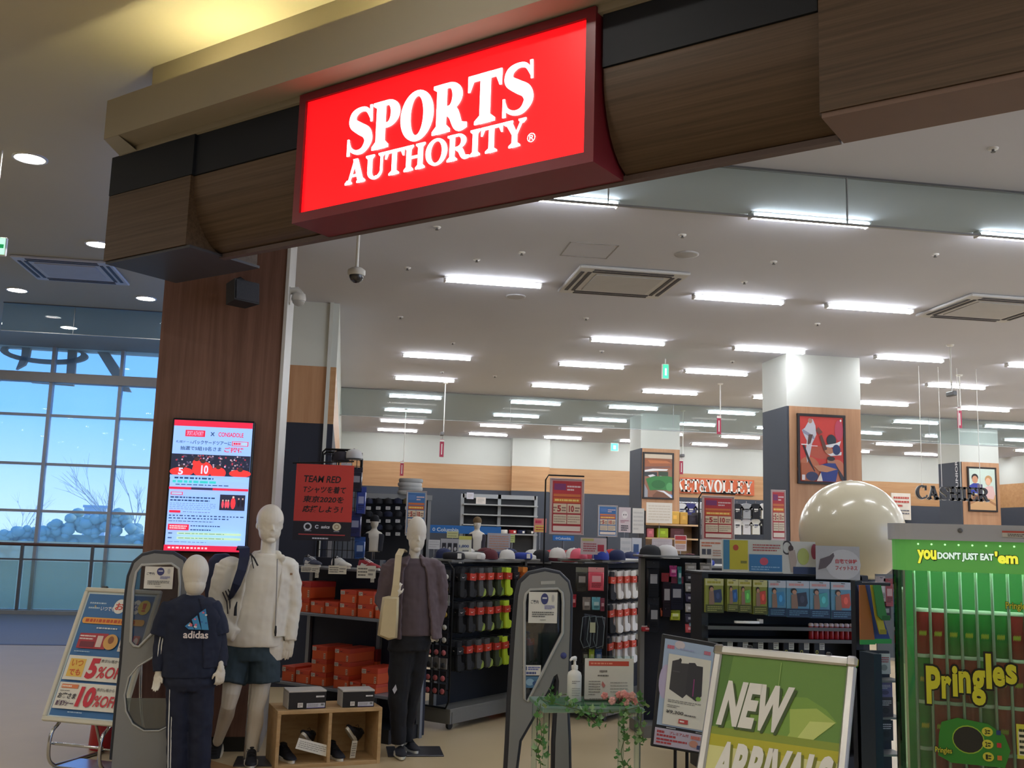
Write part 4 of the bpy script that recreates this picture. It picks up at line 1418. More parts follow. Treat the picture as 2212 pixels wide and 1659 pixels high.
def head(mb, c, w, h, face, kid=False):
    """egg shaped mannequin head with brow, nose, lips and chin; face = direction it looks"""
    c = V(c)
    f = V(face).normalized()
    s_ = V((0, 0, 1)).cross(f).normalized()
    R = Matrix((s_, f, V((0, 0, 1)))).transposed()
    mb.ell(c + V((0, 0, h * .10)), (w * .5, w * .60, h * .40), 22, 16, R=R)
    mb.ell(c + f * w * .08 - V((0, 0, h * .20)), (w * .41, w * .47, h * .30), 18, 12, R=R)
    mb.ell(c + f * w * .02 - V((0, 0, h * .05)), (w * .46, w * .54, h * .30), 18, 12, R=R)
    if kid:
        mb.ell(c + f * w * .50 - V((0, 0, h * .10)), (w * .05, w * .07, h * .05), 8, 6, R=R)
        return
    mb.ell(c + f * w * .50 + V((0, 0, h * .06)), (w * .30, w * .055, h * .05), 12, 8, R=R)          # brow
    mb.add(*nose_shape(c, f, s_, w, h))
    mb.ell(c + f * w * .49 - V((0, 0, h * .275)), (w * .12, w * .06, h * .022), 10, 6, R=R)          # upper lip
    mb.ell(c + f * w * .48 - V((0, 0, h * .315)), (w * .10, w * .06, h * .022), 10, 6, R=R)          # lower lip
    mb.ell(c + f * w * .40 - V((0, 0, h * .43)), (w * .17, w * .13, h * .07), 12, 8, R=R)            # chin
    for sg_ in (-1, 1):
        mb.ell(c + s_ * w * .46 * sg_ - V((0, 0, h * .06)) - f * w * .06, (w * .05, w * .12, h * .09), 10, 8, R=R)   # ears
        mb.ell(c + f * w * .36 + s_ * w * .22 * sg_ - V((0, 0, h * .14)), (w * .12, w * .10, h * .10), 10, 8, R=R)    # cheeks


def nose_shape(c, f, s_, w, h):
    a = c + f * w * .50 + V((0, 0, h * .03))
    t = c + f * w * .70 - V((0, 0, h * .155))
    b = c + f * w * .50 - V((0, 0, h * .20))
    l, r = b + s_ * w * .11, b - s_ * w * .11
    al, ar = a + s_ * w * .04, a - s_ * w * .04
    back = c + f * w * .3 - V((0, 0, h * .1))
    return [al, ar, t, l, r, back], [(0, 2, 1), (0, 3, 2), (1, 2, 4), (2, 3, 4), (0, 5, 3), (1, 4, 5), (0, 1, 5), (3, 5, 4)]


def shoe_parts(M, parent, up_m, sole_m, L=0.28, lace_m=None, stripe_m=None, high=0.0, nest=False):
    """low sneaker, heel at the origin, toe towards -y of M"""
    mb = MB(M)
    rings = []
    for t, w, h, hb in ((0.0, .022, .075, 0), (.04, .032, .088 + high, 0), (.16, .036, .086 + high, 0), (.30, .036, .08, 0), (.42, .038, .075, 0), (.58, .040, .062, 0), (.74, .042, .052, 0), (.88, .037, .044, 0), (.97, .022, .036, 0), (1.0, .008, .028, 0)):
        y = -L * t
        ring = []
        for k in range(15):
            a = math.pi * k / 14
            x = w * math.cos(a)
            z = .02 + (h - .02) * (math.sin(a) ** 0.7)
            ring.append(V((x, y, z)))
        rings.append(ring)
    mb.loft(rings, caps=(True, True))
    up = fix_normals(mb.obj('shoe' if nest else 'upper', up_m, parent))
    if nest:
        parent = up
    mb = MB(M)
    out = []
    for k in range(28):
        a = 2 * math.pi * k / 28
        y = -L / 2 + L / 2 * math.cos(a)
        wid = 0.043 + 0.008 * math.cos(2 * math.pi * (y + L * .3) / L)
        out.append((wid * math.sin(a) * (1.0 if abs(math.cos(a)) < .8 else .98), y))
    mb.prism(out, 0.0, 0.024)
    fix_normals(mb.obj('sole', sole_m, parent))
    mb = MB(M)
    mb.ell((0, -L * .10, .082 + high), (.024, .045, .012), 12, 6)
    mb.obj('opening', mat('shoe_lining', (30, 30, 34), 0.8), parent)
    if lace_m:
        mb = MB(M)
        for k in range(4):
            y = -L * (.36 + .07 * k)
            z = .083 - .006 * k
            mb.tube([(-.022, y, z - .006), (0, y - .004, z + .002), (.022, y, z - .006)], .0028, 6)
        mb.tube([(-.004, -L * .34, .086), (-.03, -L * .36, .10), (-.035, -L * .40, .082)], .0022, 5)
        mb.obj('laces', lace_m, parent)
    if stripe_m:
        for sd_ in (-1, 1):
            mb = MB(M)
            pts = [(.0, .03), (-.06, .026), (-.115, .05), (-.07, .042), (-.02, .055)]
            mb.add([V((sd_ * .0415, -L * .2 + py * 1.0, pz)) for py, pz in pts] + [V((sd_ * .0395, -L * .2 + py, pz)) for py, pz in pts], [(0, 1, 2, 3, 4) if sd_ < 0 else (4, 3, 2, 1, 0), (0, 1, 6, 5), (1, 2, 7, 6), (2, 3, 8, 7), (3, 4, 9, 8), (4, 0, 5, 9)])
            mb.obj('side_mark', stripe_m, parent)


SKINW = mat('mannequin_white', (222, 216, 204), 0.42, var=0.02)
WCLOTH = mat('white_jersey', (228, 224, 214), 0.85, var=0.04, scale=14, bump=0.08)
TEAL = mat('dark_teal_shorts', (44, 62, 74), 0.8, var=0.06, scale=12, bump=0.08)
NAVY = mat('navy_jersey', (19, 29, 54), 0.8, var=0.08, scale=12, bump=0.08)
NAVYJ = mat('navy_track_jacket', (16, 25, 50), 0.75, var=0.08, scale=12, bump=0.08)
NAVYB = mat('navy_backpack', (22, 32, 64), 0.7, var=0.08)
MAUVE = mat('mauve_jacket', (98, 84, 90), 0.85, var=0.07, scale=14, bump=0.08)
MAUVET = mat('mauve_tee', (86, 74, 82), 0.85, var=0.07, scale=14, bump=0.08)
BLKPANT = mat('black_trousers', (14, 16, 26), 0.8, var=0.1, scale=12, bump=0.08)
CANVAS = mat('beige_canvas', (206, 190, 154), 0.85, var=0.05, scale=20)
SHOEB = mat('black_canvas_shoe', (22, 24, 36), 0.75, var=0.08)
SOLEW = mat('white_rubber', (226, 224, 216), 0.6, var=0.03)
LACEK = mat('black_lace', (18, 18, 22), 0.8)
STRIPE = mat('white_stripe', (226, 226, 224), 0.7, var=0.0)
BASEM = mat('mannequin_base_steel', (74, 74, 80), 0.35, 0.6)

# ------------------------------------------------------------------ tall mannequin in white
Y1 = 7.75


def A(px, py, dy=0.0):
    return at(px, py, Y1 + dy)


f1 = thing('mannequin', 'tall white mannequin in white jacket and dark teal shorts before the column', 'mannequin', V((A(545, 1650).x, Y1, 0)))
mb = MB()
hc = A(583, 1131)
head(mb, hc, .196, .285, (.28, -1, 0))
limb(mb, [A(581, 1165, .02), A(579, 1190, .01), A(577, 1222, .0)], [.056, .056, .075])
mb.loft([hring(A(573, y), rx, ry) for y, rx, ry in ((1212, .10, .07), (1225, .17, .09), (1270, .15, .10), (1330, .13, .09), (1400, .14, .10), (1425, .12, .09))])
# legs: one forward and straight, one stepping back on its toes
limb(mb, [A(560, 1400), A(566, 1455), A(560, 1500, -.01), A(553, 1530, -.01), A(552, 1560, .02), A(544, 1610, .03), A(541, 1640, .03)], [.095, .082, .066, .056, .058, .042, .038])
limb(mb, [A(520, 1400), A(506, 1455, -.02), A(499, 1498, -.05), A(494, 1522, -.04), A(489, 1545, .06), A(476, 1585, .16), A(470, 1602, .20)], [.09, .078, .064, .054, .055, .040, .036])
# arms
limb(mb, [A(628, 1228), A(632, 1310, .02), A(627, 1372, -.02)], [.055, .042, .03])
hand(mb, A(626, 1378, -.02), (-.05, -.1, -1), (-1, -.3, 0), 1.0, .35)
limb(mb, [A(500, 1228), A(482, 1320, .05), A(520, 1372, -.10)], [.055, .042, .03])
blob(mb, 'body', SKINW, f1, 0.0048, 5)
# sweatshirt
mb = MB()
T = ((1196, .085, .075, 577), (1206, .13, .09, 576), (1220, .20, .115, 571), (1250, .205, .13, 567), (1300, .195, .135, 560), (1350, .205, .14, 552), (1378, .215, .145, 549), (1394, .205, .14, 549))
mb.loft([hring(A(x, y), rx, ry) for y, rx, ry, x in T])
blob(mb, 'sweatshirt', WCLOTH, f1, 0.008, 3, 0.012, .10)
# jacket: two front halves joined by the back, sleeves, hood collar
mb = MB()
J = ((1204, .135, .105, 575), (1216, .215, .13, 571), (1250, .228, .15, 567), (1300, .222, .158, 560), (1340, .228, .165, 554), (1372, .235, .168, 551))
mb.loft([hring(A(x, y, .012), rx, ry, inner=.022, a0=-52, a1=248 - i * 3, n=26) for i, (y, rx, ry, x) in enumerate(J)], closed=False)
mb.tube([A(492, 1222, .01), A(481, 1262, .03), A(474, 1310, .05), A(476, 1335, .03), A(492, 1358, -.06), A(512, 1374, -.12)], [.088, .086, .090, .088, .070, .055], 16)
mb.ell(A(497, 1220, .01), (.085, .085, .06), 14, 8)
mb.tube([A(621, 1220, .01), A(630, 1262, .02), A(633, 1310, .03), A(630, 1350, .0), A(627, 1384, -.02)], [.080, .074, .064, .056, .048], 16)
mb.ell(A(617, 1218, .01), (.08, .08, .055), 14, 8)
mb.tube([A(610, 1207, -.09), A(600, 1197, .02), A(577, 1193, .085), A(552, 1197, .03), A(545, 1208, -.06)], [.022, .03, .034, .03, .022], 10)
jk1 = blob(mb, 'jacket', WCLOTH, f1, 0.008, 3, 0.02, .075)
mb = MB(); mb.tube([A(599, 1207, -.125), A(598, 1260, -.155), A(596, 1320, -.165), A(594, 1372, -.168)], .0045, 6); mb.obj('zip', mat('zip_grey', (150, 148, 146), .4), jk1)
mb = MB(); mb.tube([A(596, 1352, -.18), A(595, 1366, -.185), A(595, 1374, -.18)], [.006, .009, .005], 8); mb.obj('zip_pull', BLACKP, jk1)
mb = MB()
for k in range(3):
    mb.tube([A(481 + 6 * k, 1279 - 3 * k, -.062), A(490 + 6 * k, 1300 - 3 * k, -.068), A(492 + 5.5 * k, 1326 - 3 * k, -.075)], .0046, 6)
mb.obj('sleeve_stripe', mat('stripe_dark', (44, 40, 48), .7), jk1)
mb = MB(); mb.box(A(629, 1240, -.085), (.018, .004, .016)); mb.obj('logo', mat('logo_gold', (150, 120, 92), .5), jk1)
# shorts
mb = MB()
mb.loft([hring(A(x, y), rx, ry) for y, x, rx, ry in ((1376, 546, .185, .125), (1400, 545, .195, .13), (1424, 543, .20, .135))])
mb.tube([A(566, 1405), A(570, 1440), A(569, 1475, -.01)], [.115, .118, .118], 18)
mb.tube([A(516, 1405), A(505, 1440, -.02), A(497, 1476, -.045)], [.11, .112, .108], 18)
blob(mb, 'shorts', TEAL, f1, 0.008, 2, 0.014, .07)
# shoes
d_ = V((0.1, -1, 0))
M = Matrix.Translation(A(542, 1650, .05).xy.to_3d() + V((0, 0, .012))) @ Matrix.Rotation(math.radians(4), 4, 'Z')
shoe_parts(M, f1, SHOEB, SOLEW, .27, LACEK, high=.02, nest=True)
M = Matrix.Translation(A(470, 1598, .26)) @ Matrix.Rotation(math.radians(-8), 4, 'Z') @ Matrix.Rotation(math.radians(46), 4, 'X') @ Matrix.Translation((0, .04, -.06))
shoe_parts(M, f1, SHOEB, SOLEW, .27, LACEK, high=.02, nest=True)
# base plate with rod
b = A(548, 1650)
mb = MB(); mb.cbox((b.x, Y1 + .06, .006), (.27, .30, .012), .003); mb.obj('base_plate', BASEM, f1)
mb = MB(); mb.cyl(V((A(535, 1500).x, Y1 + .10, .01)), V((A(537, 1500).x, Y1 + .10, .62)), .009); mb.obj('support_rod', CHROME, f1)
# backpack slung over one shoulder
bp = thing('backpack', 'navy backpack hung over the shoulder of the tall white mannequin', 'bag', A(470, 1300, .1))
mb = MB()
mb.loft([hring(A(479, y, .16), rx, ry) for y, rx, ry in ((1196, .05, .04), (1210, .09, .08), (1240, .115, .10), (1280, .12, .105), (1310, .105, .09), (1322, .06, .05))])
blob(mb, 'bag_body', NAVYB, bp, .010, 3, .012, .08)
mb = MB()


def ribbon(mb, pts, w, t=.006, up=None):
    pts = [V(p) for p in pts]
    rings = []
    for i, p in enumerate(pts):
        d = (pts[min(i + 1, len(pts) - 1)] - pts[max(i - 1, 0)]).normalized()
        n_ = V((0.2, -1, .25)) if up is None else V(up[i] if isinstance(up, list) else up)
        s_ = d.cross(n_).normalized()
        n_ = s_.cross(d)
        ww = w[i] if isinstance(w, (list, tuple)) else w
        rings.append([p + s_ * ww / 2 + n_ * t / 2, p - s_ * ww / 2 + n_ * t / 2, p - s_ * ww / 2 - n_ * t / 2, p + s_ * ww / 2 - n_ * t / 2])
    mb.loft(rings, sm=False)
    return mb


ribbon(mb, [A(519, 1188, .16), A(524, 1181, .05), A(528, 1186, -.06), A(528, 1205, -.14), A(522, 1232, -.18), A(511, 1262, -.185), A(505, 1275, -.15), A(492, 1300, .02)], [.06, .072, .075, .072, .066, .06, .05, .03], .012, [V((0, .4, 1)), V((0, 0, 1)), V((0, -.6, 1)), V((0, -1, .4)), V((0, -1, .1)), V((0, -1, 0)), V((-.3, -1, 0)), V((-1, -.4, 0))])
mb.obj('shoulder_strap', NAVYB, bp)
mb = MB(); mb.tube([A(540, 1195, -.16), A(549, 1206, -.17), A(557, 1222, -.18)], .006, 6); mb.tube([A(543, 1200, -.165), A(545, 1215, -.18), A(548, 1228, -.18)], .004, 6); mb.tube([A(512, 1300, -.19), A(509, 1312, -.18), A(508, 1330, -.19)], [.004, .010, .012], 6); mb.obj('strap_end', mat('black_webbing', (20, 20, 28), .7), bp)

# ------------------------------------------------------------------ child mannequin in navy
Y2 = 7.25


def B_(px, py, dy=0.0):
    return at(px, py, Y2 + dy)


f2 = thing('mannequin', 'child size white mannequin in navy track suit beside the left gate', 'mannequin', V((B_(412, 1660).x, Y2, 0)))
mb = MB()
head(mb, B_(422, 1243), .172, .28, (.35, -1, 0), True)
limb(mb, [B_(420, 1268, .02), B_(418, 1282), B_(416, 1300)], [.046, .045, .06])
mb.loft([hring(B_(412, y), rx, ry) for y, rx, ry in ((1300, .10, .06), (1320, .14, .08), (1400, .11, .08), (1460, .12, .09))])
limb(mb, [B_(370, 1316), B_(352, 1390, .02), B_(343, 1450, -.02)], [.034, .032, .026])
hand(mb, B_(342, 1452, -.02), (-.02, -.2, -1), (1, -.5, 0), .8, .3)
limb(mb, [B_(456, 1316), B_(472, 1390, .02), B_(477, 1440, -.04)], [.045, .034, .026])
hand(mb, B_(477, 1441, -.05), (.05, -.2, -1), (-1, -.5, 0), .85, .8)
limb(mb, [B_(392, 1460), B_(388, 1560), B_(386, 1655)], [.07, .05, .04])
limb(mb, [B_(432, 1460), B_(432, 1560), B_(432, 1655)], [.07, .05, .04])
blob(mb, 'body', SKINW, f2, 0.0045, 5)
mb = MB()
mb.loft([hring(B_(x, y), rx, ry) for y, rx, ry, x in ((1285, .065, .055, 417), (1291, .10, .075, 416), (1302, .165, .095, 414), (1330, .19, .11, 413), (1390, .185, .115, 412), (1440, .19, .12, 411), (1462, .19, .12, 410))])
mb.tube([B_(372, 1306), B_(358, 1340, .01), B_(350, 1372, .015)], [.07, .078, .08], 14)
mb.tube([B_(452, 1304), B_(464, 1340, .01), B_(470, 1372, .015)], [.07, .078, .08], 14)
ts2 = blob(mb, 'tee_shirt', NAVY, f2, .008, 2, .014, .07)
mb = MB()
mb.tube([B_(356, 1350, .015), B_(350, 1395, .02), B_(346, 1428, .0), B_(343, 1452, -.02)], [.060, .056, .05, .04], 14)
mb.tube([B_(466, 1350, .015), B_(473, 1395, .02), B_(477, 1420, .0), B_(478, 1442, -.03)], [.060, .056, .05, .04], 14)
sl2 = blob(mb, 'sleeves', NAVYJ, f2, .007, 2, .012, .06)
# jacket hung open over the shoulders, one front panel shows
mb = MB()
mb.loft([hring(B_(x, y, .01), rx, ry, inner=.02, a0=-62 - dd, a1=100, n=18) for y, rx, ry, x, dd in ((1290, .125, .09, 417, 8), (1302, .185, .115, 415, 6), (1335, .212, .13, 414, 4), (1390, .21, .135, 413, 2), (1425, .208, .135, 412, 0), (1440, .205, .135, 412, 0))])
blob(mb, 'jacket_panel', NAVYJ, f2, .008, 2, .014, .06)
mb = MB()
for k in range(2):
    mb.tube([B_(351 + 6 * k, 1350, -.045), B_(343 + 6 * k, 1395, -.035), B_(339 + 6 * k, 1440, -.045)], .004, 6)
mb.obj('sleeve_stripe', STRIPE, sl2)
mb = MB()
mb.tube([B_(390, 1458), B_(388, 1520), B_(386, 1580), B_(385, 1668)], [.10, .088, .078, .072], 16)
mb.tube([B_(432, 1458), B_(433, 1520), B_(432, 1580), B_(430, 1668)], [.10, .088, .078, .072], 16)
mb.loft([hring(B_(411, y), rx, ry) for y, rx, ry in ((1440, .165, .11), (1475, .175, .12), (1490, .15, .11))])
tt2 = blob(mb, 'track_trousers', NAVYJ, f2, .008, 2, .012, .06)
mb = MB()
for k in range(2):
    mb.tube([B_(368 + 7 * k, 1466, -.075), B_(366 + 6 * k, 1520, -.072), B_(364 + 6 * k, 1575, -.066), B_(363 + 5 * k, 1662, -.06)], .0042, 6)
mb.obj('trouser_stripe', STRIPE, tt2)
# multicoloured chest emblem: three leaning bars over a lower case word
cm = B_(424, 1350, -.128)
M = frame(cm - V((.075, 0, .085)), (1, -.05, 0), (0, 0, 1))
p = PR(M, .16, .20, rough=.7, step=.0008)
cols = [(70, 150, 205), (225, 120, 150), (235, 235, 235), (240, 150, 90), (60, 110, 180)]
rn = random.Random(9)
for (x0, top, wd) in ((.02, .48, .26), (.28, .26, .28), (.56, .04, .34)):
    p.poly([(x0, top + .14), (x0 + wd * .75, top), (min(1, x0 + wd + .14), .72), (x0 + .16, .72)], cols[0])
    for q in range(5):
        v0 = top + (.70 - top) * rn.uniform(.05, .85)
        u0 = x0 + wd * rn.uniform(.2, .8)
        p.ell(u0 + .06, v0 + .02, .05, .03, rn.choice(cols[1:]), 8)
p.text('adidas', .0, .76, 1.0, 1.0, (235, 225, 225), .02)
p.build('chest_print', ts2)
for px in (386, 431):
    c = B_(px, 1662, .05)
    M = Matrix.Translation((c.x, c.y + .06, .012)) @ Matrix.Rotation(math.radians(5), 4, 'Z')
    shoe_parts(M, f2, mat('dark_grey_shoe', (48, 46, 50), .7), mat('cream_rubber', (214, 204, 186), .6), .22, STRIPE, nest=True)
mb = MB(); mb.cbox((B_(410, 1660).x, Y2 + .03, .006), (.36, .30, .012), .003); mb.obj('base_plate', BASEM, f2)

# ------------------------------------------------------------------ third mannequin with mauve jacket and tote bag
Y3 = 7.97


def C_(px, py, dy=0.0):
    return at(px, py, Y3 + dy)


f3 = thing('mannequin', 'white mannequin in mauve jacket and black trousers holding a tote strap', 'mannequin', V((C_(870, 1640).x, Y3, 0)))
mb = MB()
head(mb, C_(900, 1154), .152, .275, (.10, -1, 0))
limb(mb, [C_(897, 1182, .02), C_(895, 1200, .01), C_(893, 1225)], [.045, .044, .062])
mb.loft([hring(C_(892, y), rx, ry) for y, rx, ry in ((1212, .08, .06), (1228, .14, .08), (1290, .12, .09), (1360, .13, .09))])
limb(mb, [C_(845, 1235), C_(832, 1300, .02), C_(852, 1290, -.16)], [.045, .036, .026])
hand(mb, C_(853, 1291, -.17), (.12, -.15, 1), (1, -.4, 0), .85, 1.0)
limb(mb, [C_(944, 1235), C_(948, 1300, .02), C_(938, 1352, -.02)], [.045, .036, .026])
hand(mb, C_(938, 1352, -.02), (.0, -.15, -1), (-1, -.5, 0), .85, .6)
limb(mb, [C_(872, 1380), C_(862, 1500), C_(862, 1610)], [.08, .05, .036])
limb(mb, [C_(905, 1380, .05), C_(888, 1500, .1), C_(872, 1600, .16)], [.08, .05, .036])
blob(mb, 'body', SKINW, f3, 0.0045, 5)
mb = MB()
mb.loft([hring(C_(x, y), rx, ry) for y, rx, ry, x in ((1206, .075, .06, 894), (1216, .12, .085, 893), (1235, .165, .10, 892), (1280, .155, .115, 892), (1340, .165, .12, 891), (1372, .17, .12, 890))])
blob(mb, 'tee_shirt', MAUVET, f3, .008, 2, .012, .08)
mb = MB()
mb.loft([hring(C_(x, y, .012), rx, ry, inner=.022, a0=-66 + dd, a1=252 - dd, n=26) for y, rx, ry, x, dd in ((1203, .10, .085, 894, 0), (1216, .175, .11, 893, 2), (1236, .205, .13, 892, 6), (1290, .20, .145, 893, 10), (1340, .21, .15, 894, 13), (1378, .215, .15, 895, 14))])
mb.tube([C_(846, 1222, .01), C_(836, 1262, .02), C_(828, 1300, .03), C_(838, 1316, -.06), C_(852, 1296, -.15)], [.075, .072, .072, .064, .045], 14)
mb.ell(C_(852, 1220, .01), (.075, .075, .05), 14, 8)
mb.tube([C_(940, 1222, .01), C_(949, 1270, .02), C_(950, 1310, .02), C_(942, 1350, -.01)], [.075, .070, .062, .05], 14)
mb.ell(C_(935, 1220, .01), (.075, .075, .05), 14, 8)
mb.tube([C_(914, 1222, -.10), C_(912, 1205, -.02), C_(896, 1198, .06), C_(880, 1205, -.02), C_(876, 1222, -.10)], [.014, .022, .026, .022, .014], 10)
blob(mb, 'jacket', MAUVE, f3, .008, 2, .018, .07)
mb = MB()
mb.loft([hring(C_(x, y), rx, ry) for y, rx, ry, x in ((1352, .15, .105, 890), (1380, .165, .115, 887), (1404, .16, .115, 882))])
mb.tube([C_(872, 1395), C_(864, 1450), C_(860, 1510), C_(860, 1560), C_(861, 1606)], [.105, .09, .074, .062, .054], 16)
mb.tube([C_(902, 1395, .05), C_(894, 1450, .08), C_(886, 1510, .12), C_(878, 1560, .15), C_(874, 1600, .17)], [.10, .088, .072, .062, .054], 16)
tr3 = blob(mb, 'trousers', BLKPANT, f3, .008, 2, .014, .08)
M = frame(C_(852, 1490, -.085) - V((.02, 0, .03)), (1, 0, 0), (.15, 0, 1))
p = PR(M, .035, .07, rough=.6, step=.001); p.poly([(.5, 0), (1, .55), (.6, 1), (0, .55)], (190, 190, 205)); p.build('trouser_logo', tr3)
c = C_(862, 1640, .02)
M = Matrix.Translation((c.x, Y3 + .10, .012)) @ Matrix.Rotation(math.radians(2), 4, 'Z'); shoe_parts(M, f3, SHOEB, SOLEW, .27, LACEK, high=.02, nest=True)
M = Matrix.Translation((c.x + .06, Y3 + .30, .012)) @ Matrix.Rotation(math.radians(16), 4, 'Z'); shoe_parts(M, f3, SHOEB, SOLEW, .27, LACEK, high=.02, nest=True)
b = atz(905, 1625, .01)
mb = MB(); mb.cbox((b.x - .03, b.y + .05, .006), (.42, .34, .012), .003); mb.obj('base_plate', BASEM, f3)
tb = thing('tote_bag', 'beige canvas tote bag held by the mannequin in the mauve jacket', 'bag', C_(838, 1385, -.2))
mb = MB()
q = [(815, 1372), (820, 1330), (826, 1290), (840, 1287), (862, 1290), (861, 1330), (858, 1378), (838, 1383)]
w_ = [C_(*u_, -.19) for u_ in q]
mb.puffy([(p_.x, p_.z) for p_ in w_][::-1], .035, .02, M=frame((0, Y3 - .19, 0), (1, 0, 0), (0, 0, 1)))
o = fix_normals(mb.obj('bag_body', CANVAS, tb))
mb = MB(); ribbon(mb, [C_(874, 1192, .06), C_(868, 1187, -.03), C_(861, 1200, -.12), C_(858, 1235, -.165), C_(855, 1265, -.185), C_(851, 1295, -.19)], [.045, .048, .05, .05, .05, .055], .012, [V((0, .3, 1)), V((0, -.2, 1)), V((0, -1, .5)), V((0, -1, .1)), V((0, -1, 0)), V((0, -1, 0))]); mb.obj('strap', CANVAS, tb)
# ================================================================== things at the entrance
def atp(px, py, p0, n):
    d = _ray(px, py)
    n = V(n)
    return EYE + d * ((V(p0) - EYE).dot(n) / d.dot(n))


def card(name, label, cat, x0, y0, x1, y1, Y, ground=(235, 234, 230), t=.004, frame_w=0.0, frame_c=None, group=None, lean=0.0, parent=None):
    """upright printed sheet that fills the pixel box at depth Y, facing the entrance"""
    a, b = at(x0, y1, Y), at(x1, y0, Y)
    aa = at(x1, y1, Y)
    w, h = aa.x - a.x, b.z - aa.z
    M = frame((a.x, Y, (a.z + aa.z) / 2), (1, 0, 0), (0, math.sin(lean), math.cos(lean)))
    return sheet(name, label, cat, M, w, h, t, paint(ground), parent, frame_w, frame_c, group)


# ------------------------------------------------------------------ snap frame board standing left
ya = math.radians(24)
ww = V((math.cos(ya), -math.sin(ya), 0)); bk = V((math.sin(ya), math.cos(ya), 0))
up = bk * math.sin(.38) + V((0, 0, 1)) * math.cos(.38)
P0 = V((-1.954, 7.70, .332))
BW, BH = .58, .90
ab = thing('sandwich_board', 'tilted snap frame board with blue discount poster on a tube stand', 'sign board', V((P0.x + .25, P0.y, 0)))
BM = frame(P0, ww, up)
mb = MB(BM); mb.box((BW / 2, BH / 2, -.012), (BW, BH, .016)); mb.obj('board', PAPER, ab)
mb = MB(BM)
for c_, s_ in (((BW / 2, -.012, 0), (BW + .05, .032, .03)), ((BW / 2, BH + .012, 0), (BW + .05, .032, .03)), ((-.012, BH / 2, 0), (.032, BH, .03)), ((BW + .012, BH / 2, 0), (.032, BH, .03))):
    mb.cbox(c_, s_, .006)
mb.obj('frame', mat('snap_frame_ivory', (216, 212, 196), .4), ab)
for u in (.12, .46):
    mb = MB(BM); mb.cbox((u, BH + .035, -.005), (.05, .018, .02), .004); mb.obj('clip', BLACKP, ab)
p = PR(BM, BW, BH)
BL = (58, 116, 178)
p.rect(0, 0, 1, 1, (206, 222, 230)); p.rect(.03, .02, .97, .985, BL)
p.lines(.08, .085, .46, .105, 1, (190, 215, 235), .6, 3, 12); p.lines(.08, .125, .28, .145, 1, (190, 215, 235), .6, 5, 8)
p.text('いつでも', .26, .12, .46, .155, (240, 244, 250), .02)
p.ell(.52, .115, .085, .06, (236, 236, 232)); p.text('お', .46, .085, .58, .145, (214, 70, 60), .03)
p.ell(.66, .115, .085, .06, (236, 236, 232)); p.text('得', .60, .085, .72, .145, (220, 130, 50), .03)
p.ell(.76, .115, .06, .06, (236, 236, 232)); p.text('な', .71, .085, .80, .145, (90, 110, 180), .03)
p.ell(.87, .115, .085, .06, (232, 205, 90)); p.text('！', .84, .08, .90, .15, (214, 70, 60), .03)
p.rect(.09, .215, .91, .265, (244, 176, 84)); p.ell(.09, .24, .03, .025, (244, 176, 84)); p.ell(.91, .24, .03, .025, (244, 176, 84))
p.lines(.11, .222, .89, .258, 1, (206, 84, 40), .7, 6, 16)
p.lines(.3, .29, .75, .308, 1, (225, 235, 245), .6, 7, 9)
p.poly([(.1, .345), (.5, .34), (.5, .465), (.1, .465)], (178, 52, 66)); p.lines(.11, .355, .33, .4, 2, (235, 215, 215), .5, 2, 4); p.rect(.36, .36, .44, .45, (226, 206, 200)); p.rect(.14, .41, .34, .455, (120, 40, 60)); p.ell(.56, .405, .1, .062, (222, 170, 96)); p.ell(.56, .39, .04, .03, (150, 90, 50))
p.rect(.69, .335, .83, .475, (225, 222, 218)); p.rect(.71, .36, .81, .445, (78, 70, 128)); p.rect(.86, .345, .95, .465, (206, 90, 110)); p.ell(.905, .39, .03, .03, (240, 220, 220))
p.lines(.1, .485, .4, .498, 1, (190, 215, 235), .5, 9, 12)
for v0, v1 in ((.525, .715), (.735, .935)):
    p.rect(.06, v0, .95, v1, (234, 232, 224))
p.rect(.10, .55, .32, .69, (238, 196, 92)); p.text('いつ', .13, .56, .29, .61, (214, 120, 40), .03); p.text('でも', .13, .63, .29, .68, (214, 90, 50), .03)
p.text('5', .36, .54, .52, .70, (208, 44, 66), .05, .15); p.text('%OFF', .52, .60, .92, .69, (208, 50, 66), .02, .15); p.text('表示価格から', .53, .545, .80, .57, (70, 70, 74), .01)
p.rect(.10, .75, .33, .78, (226, 130, 80)); p.lines(.11, .756, .32, .774, 1, (250, 230, 215), .7, 4, 6); p.lines(.1, .795, .32, .805, 1, (110, 110, 110), .5, 4, 8)
p.text('お客さま', .09, .815, .34, .86, (60, 60, 66), .03, .12); p.text('感謝デー', .09, .872, .34, .915, (90, 60, 90), .03, .12)
p.text('10', .36, .76, .60, .915, (208, 44, 66), .05, .12); p.text('%OFF', .60, .82, .93, .905, (208, 50, 66), .02, .15); p.text('表示価格から', .60, .765, .84, .79, (70, 70, 74), .01)
p.lines(.3, .95, .62, .965, 1, (190, 215, 235), .5, 8, 12)
p.build('poster', ab)
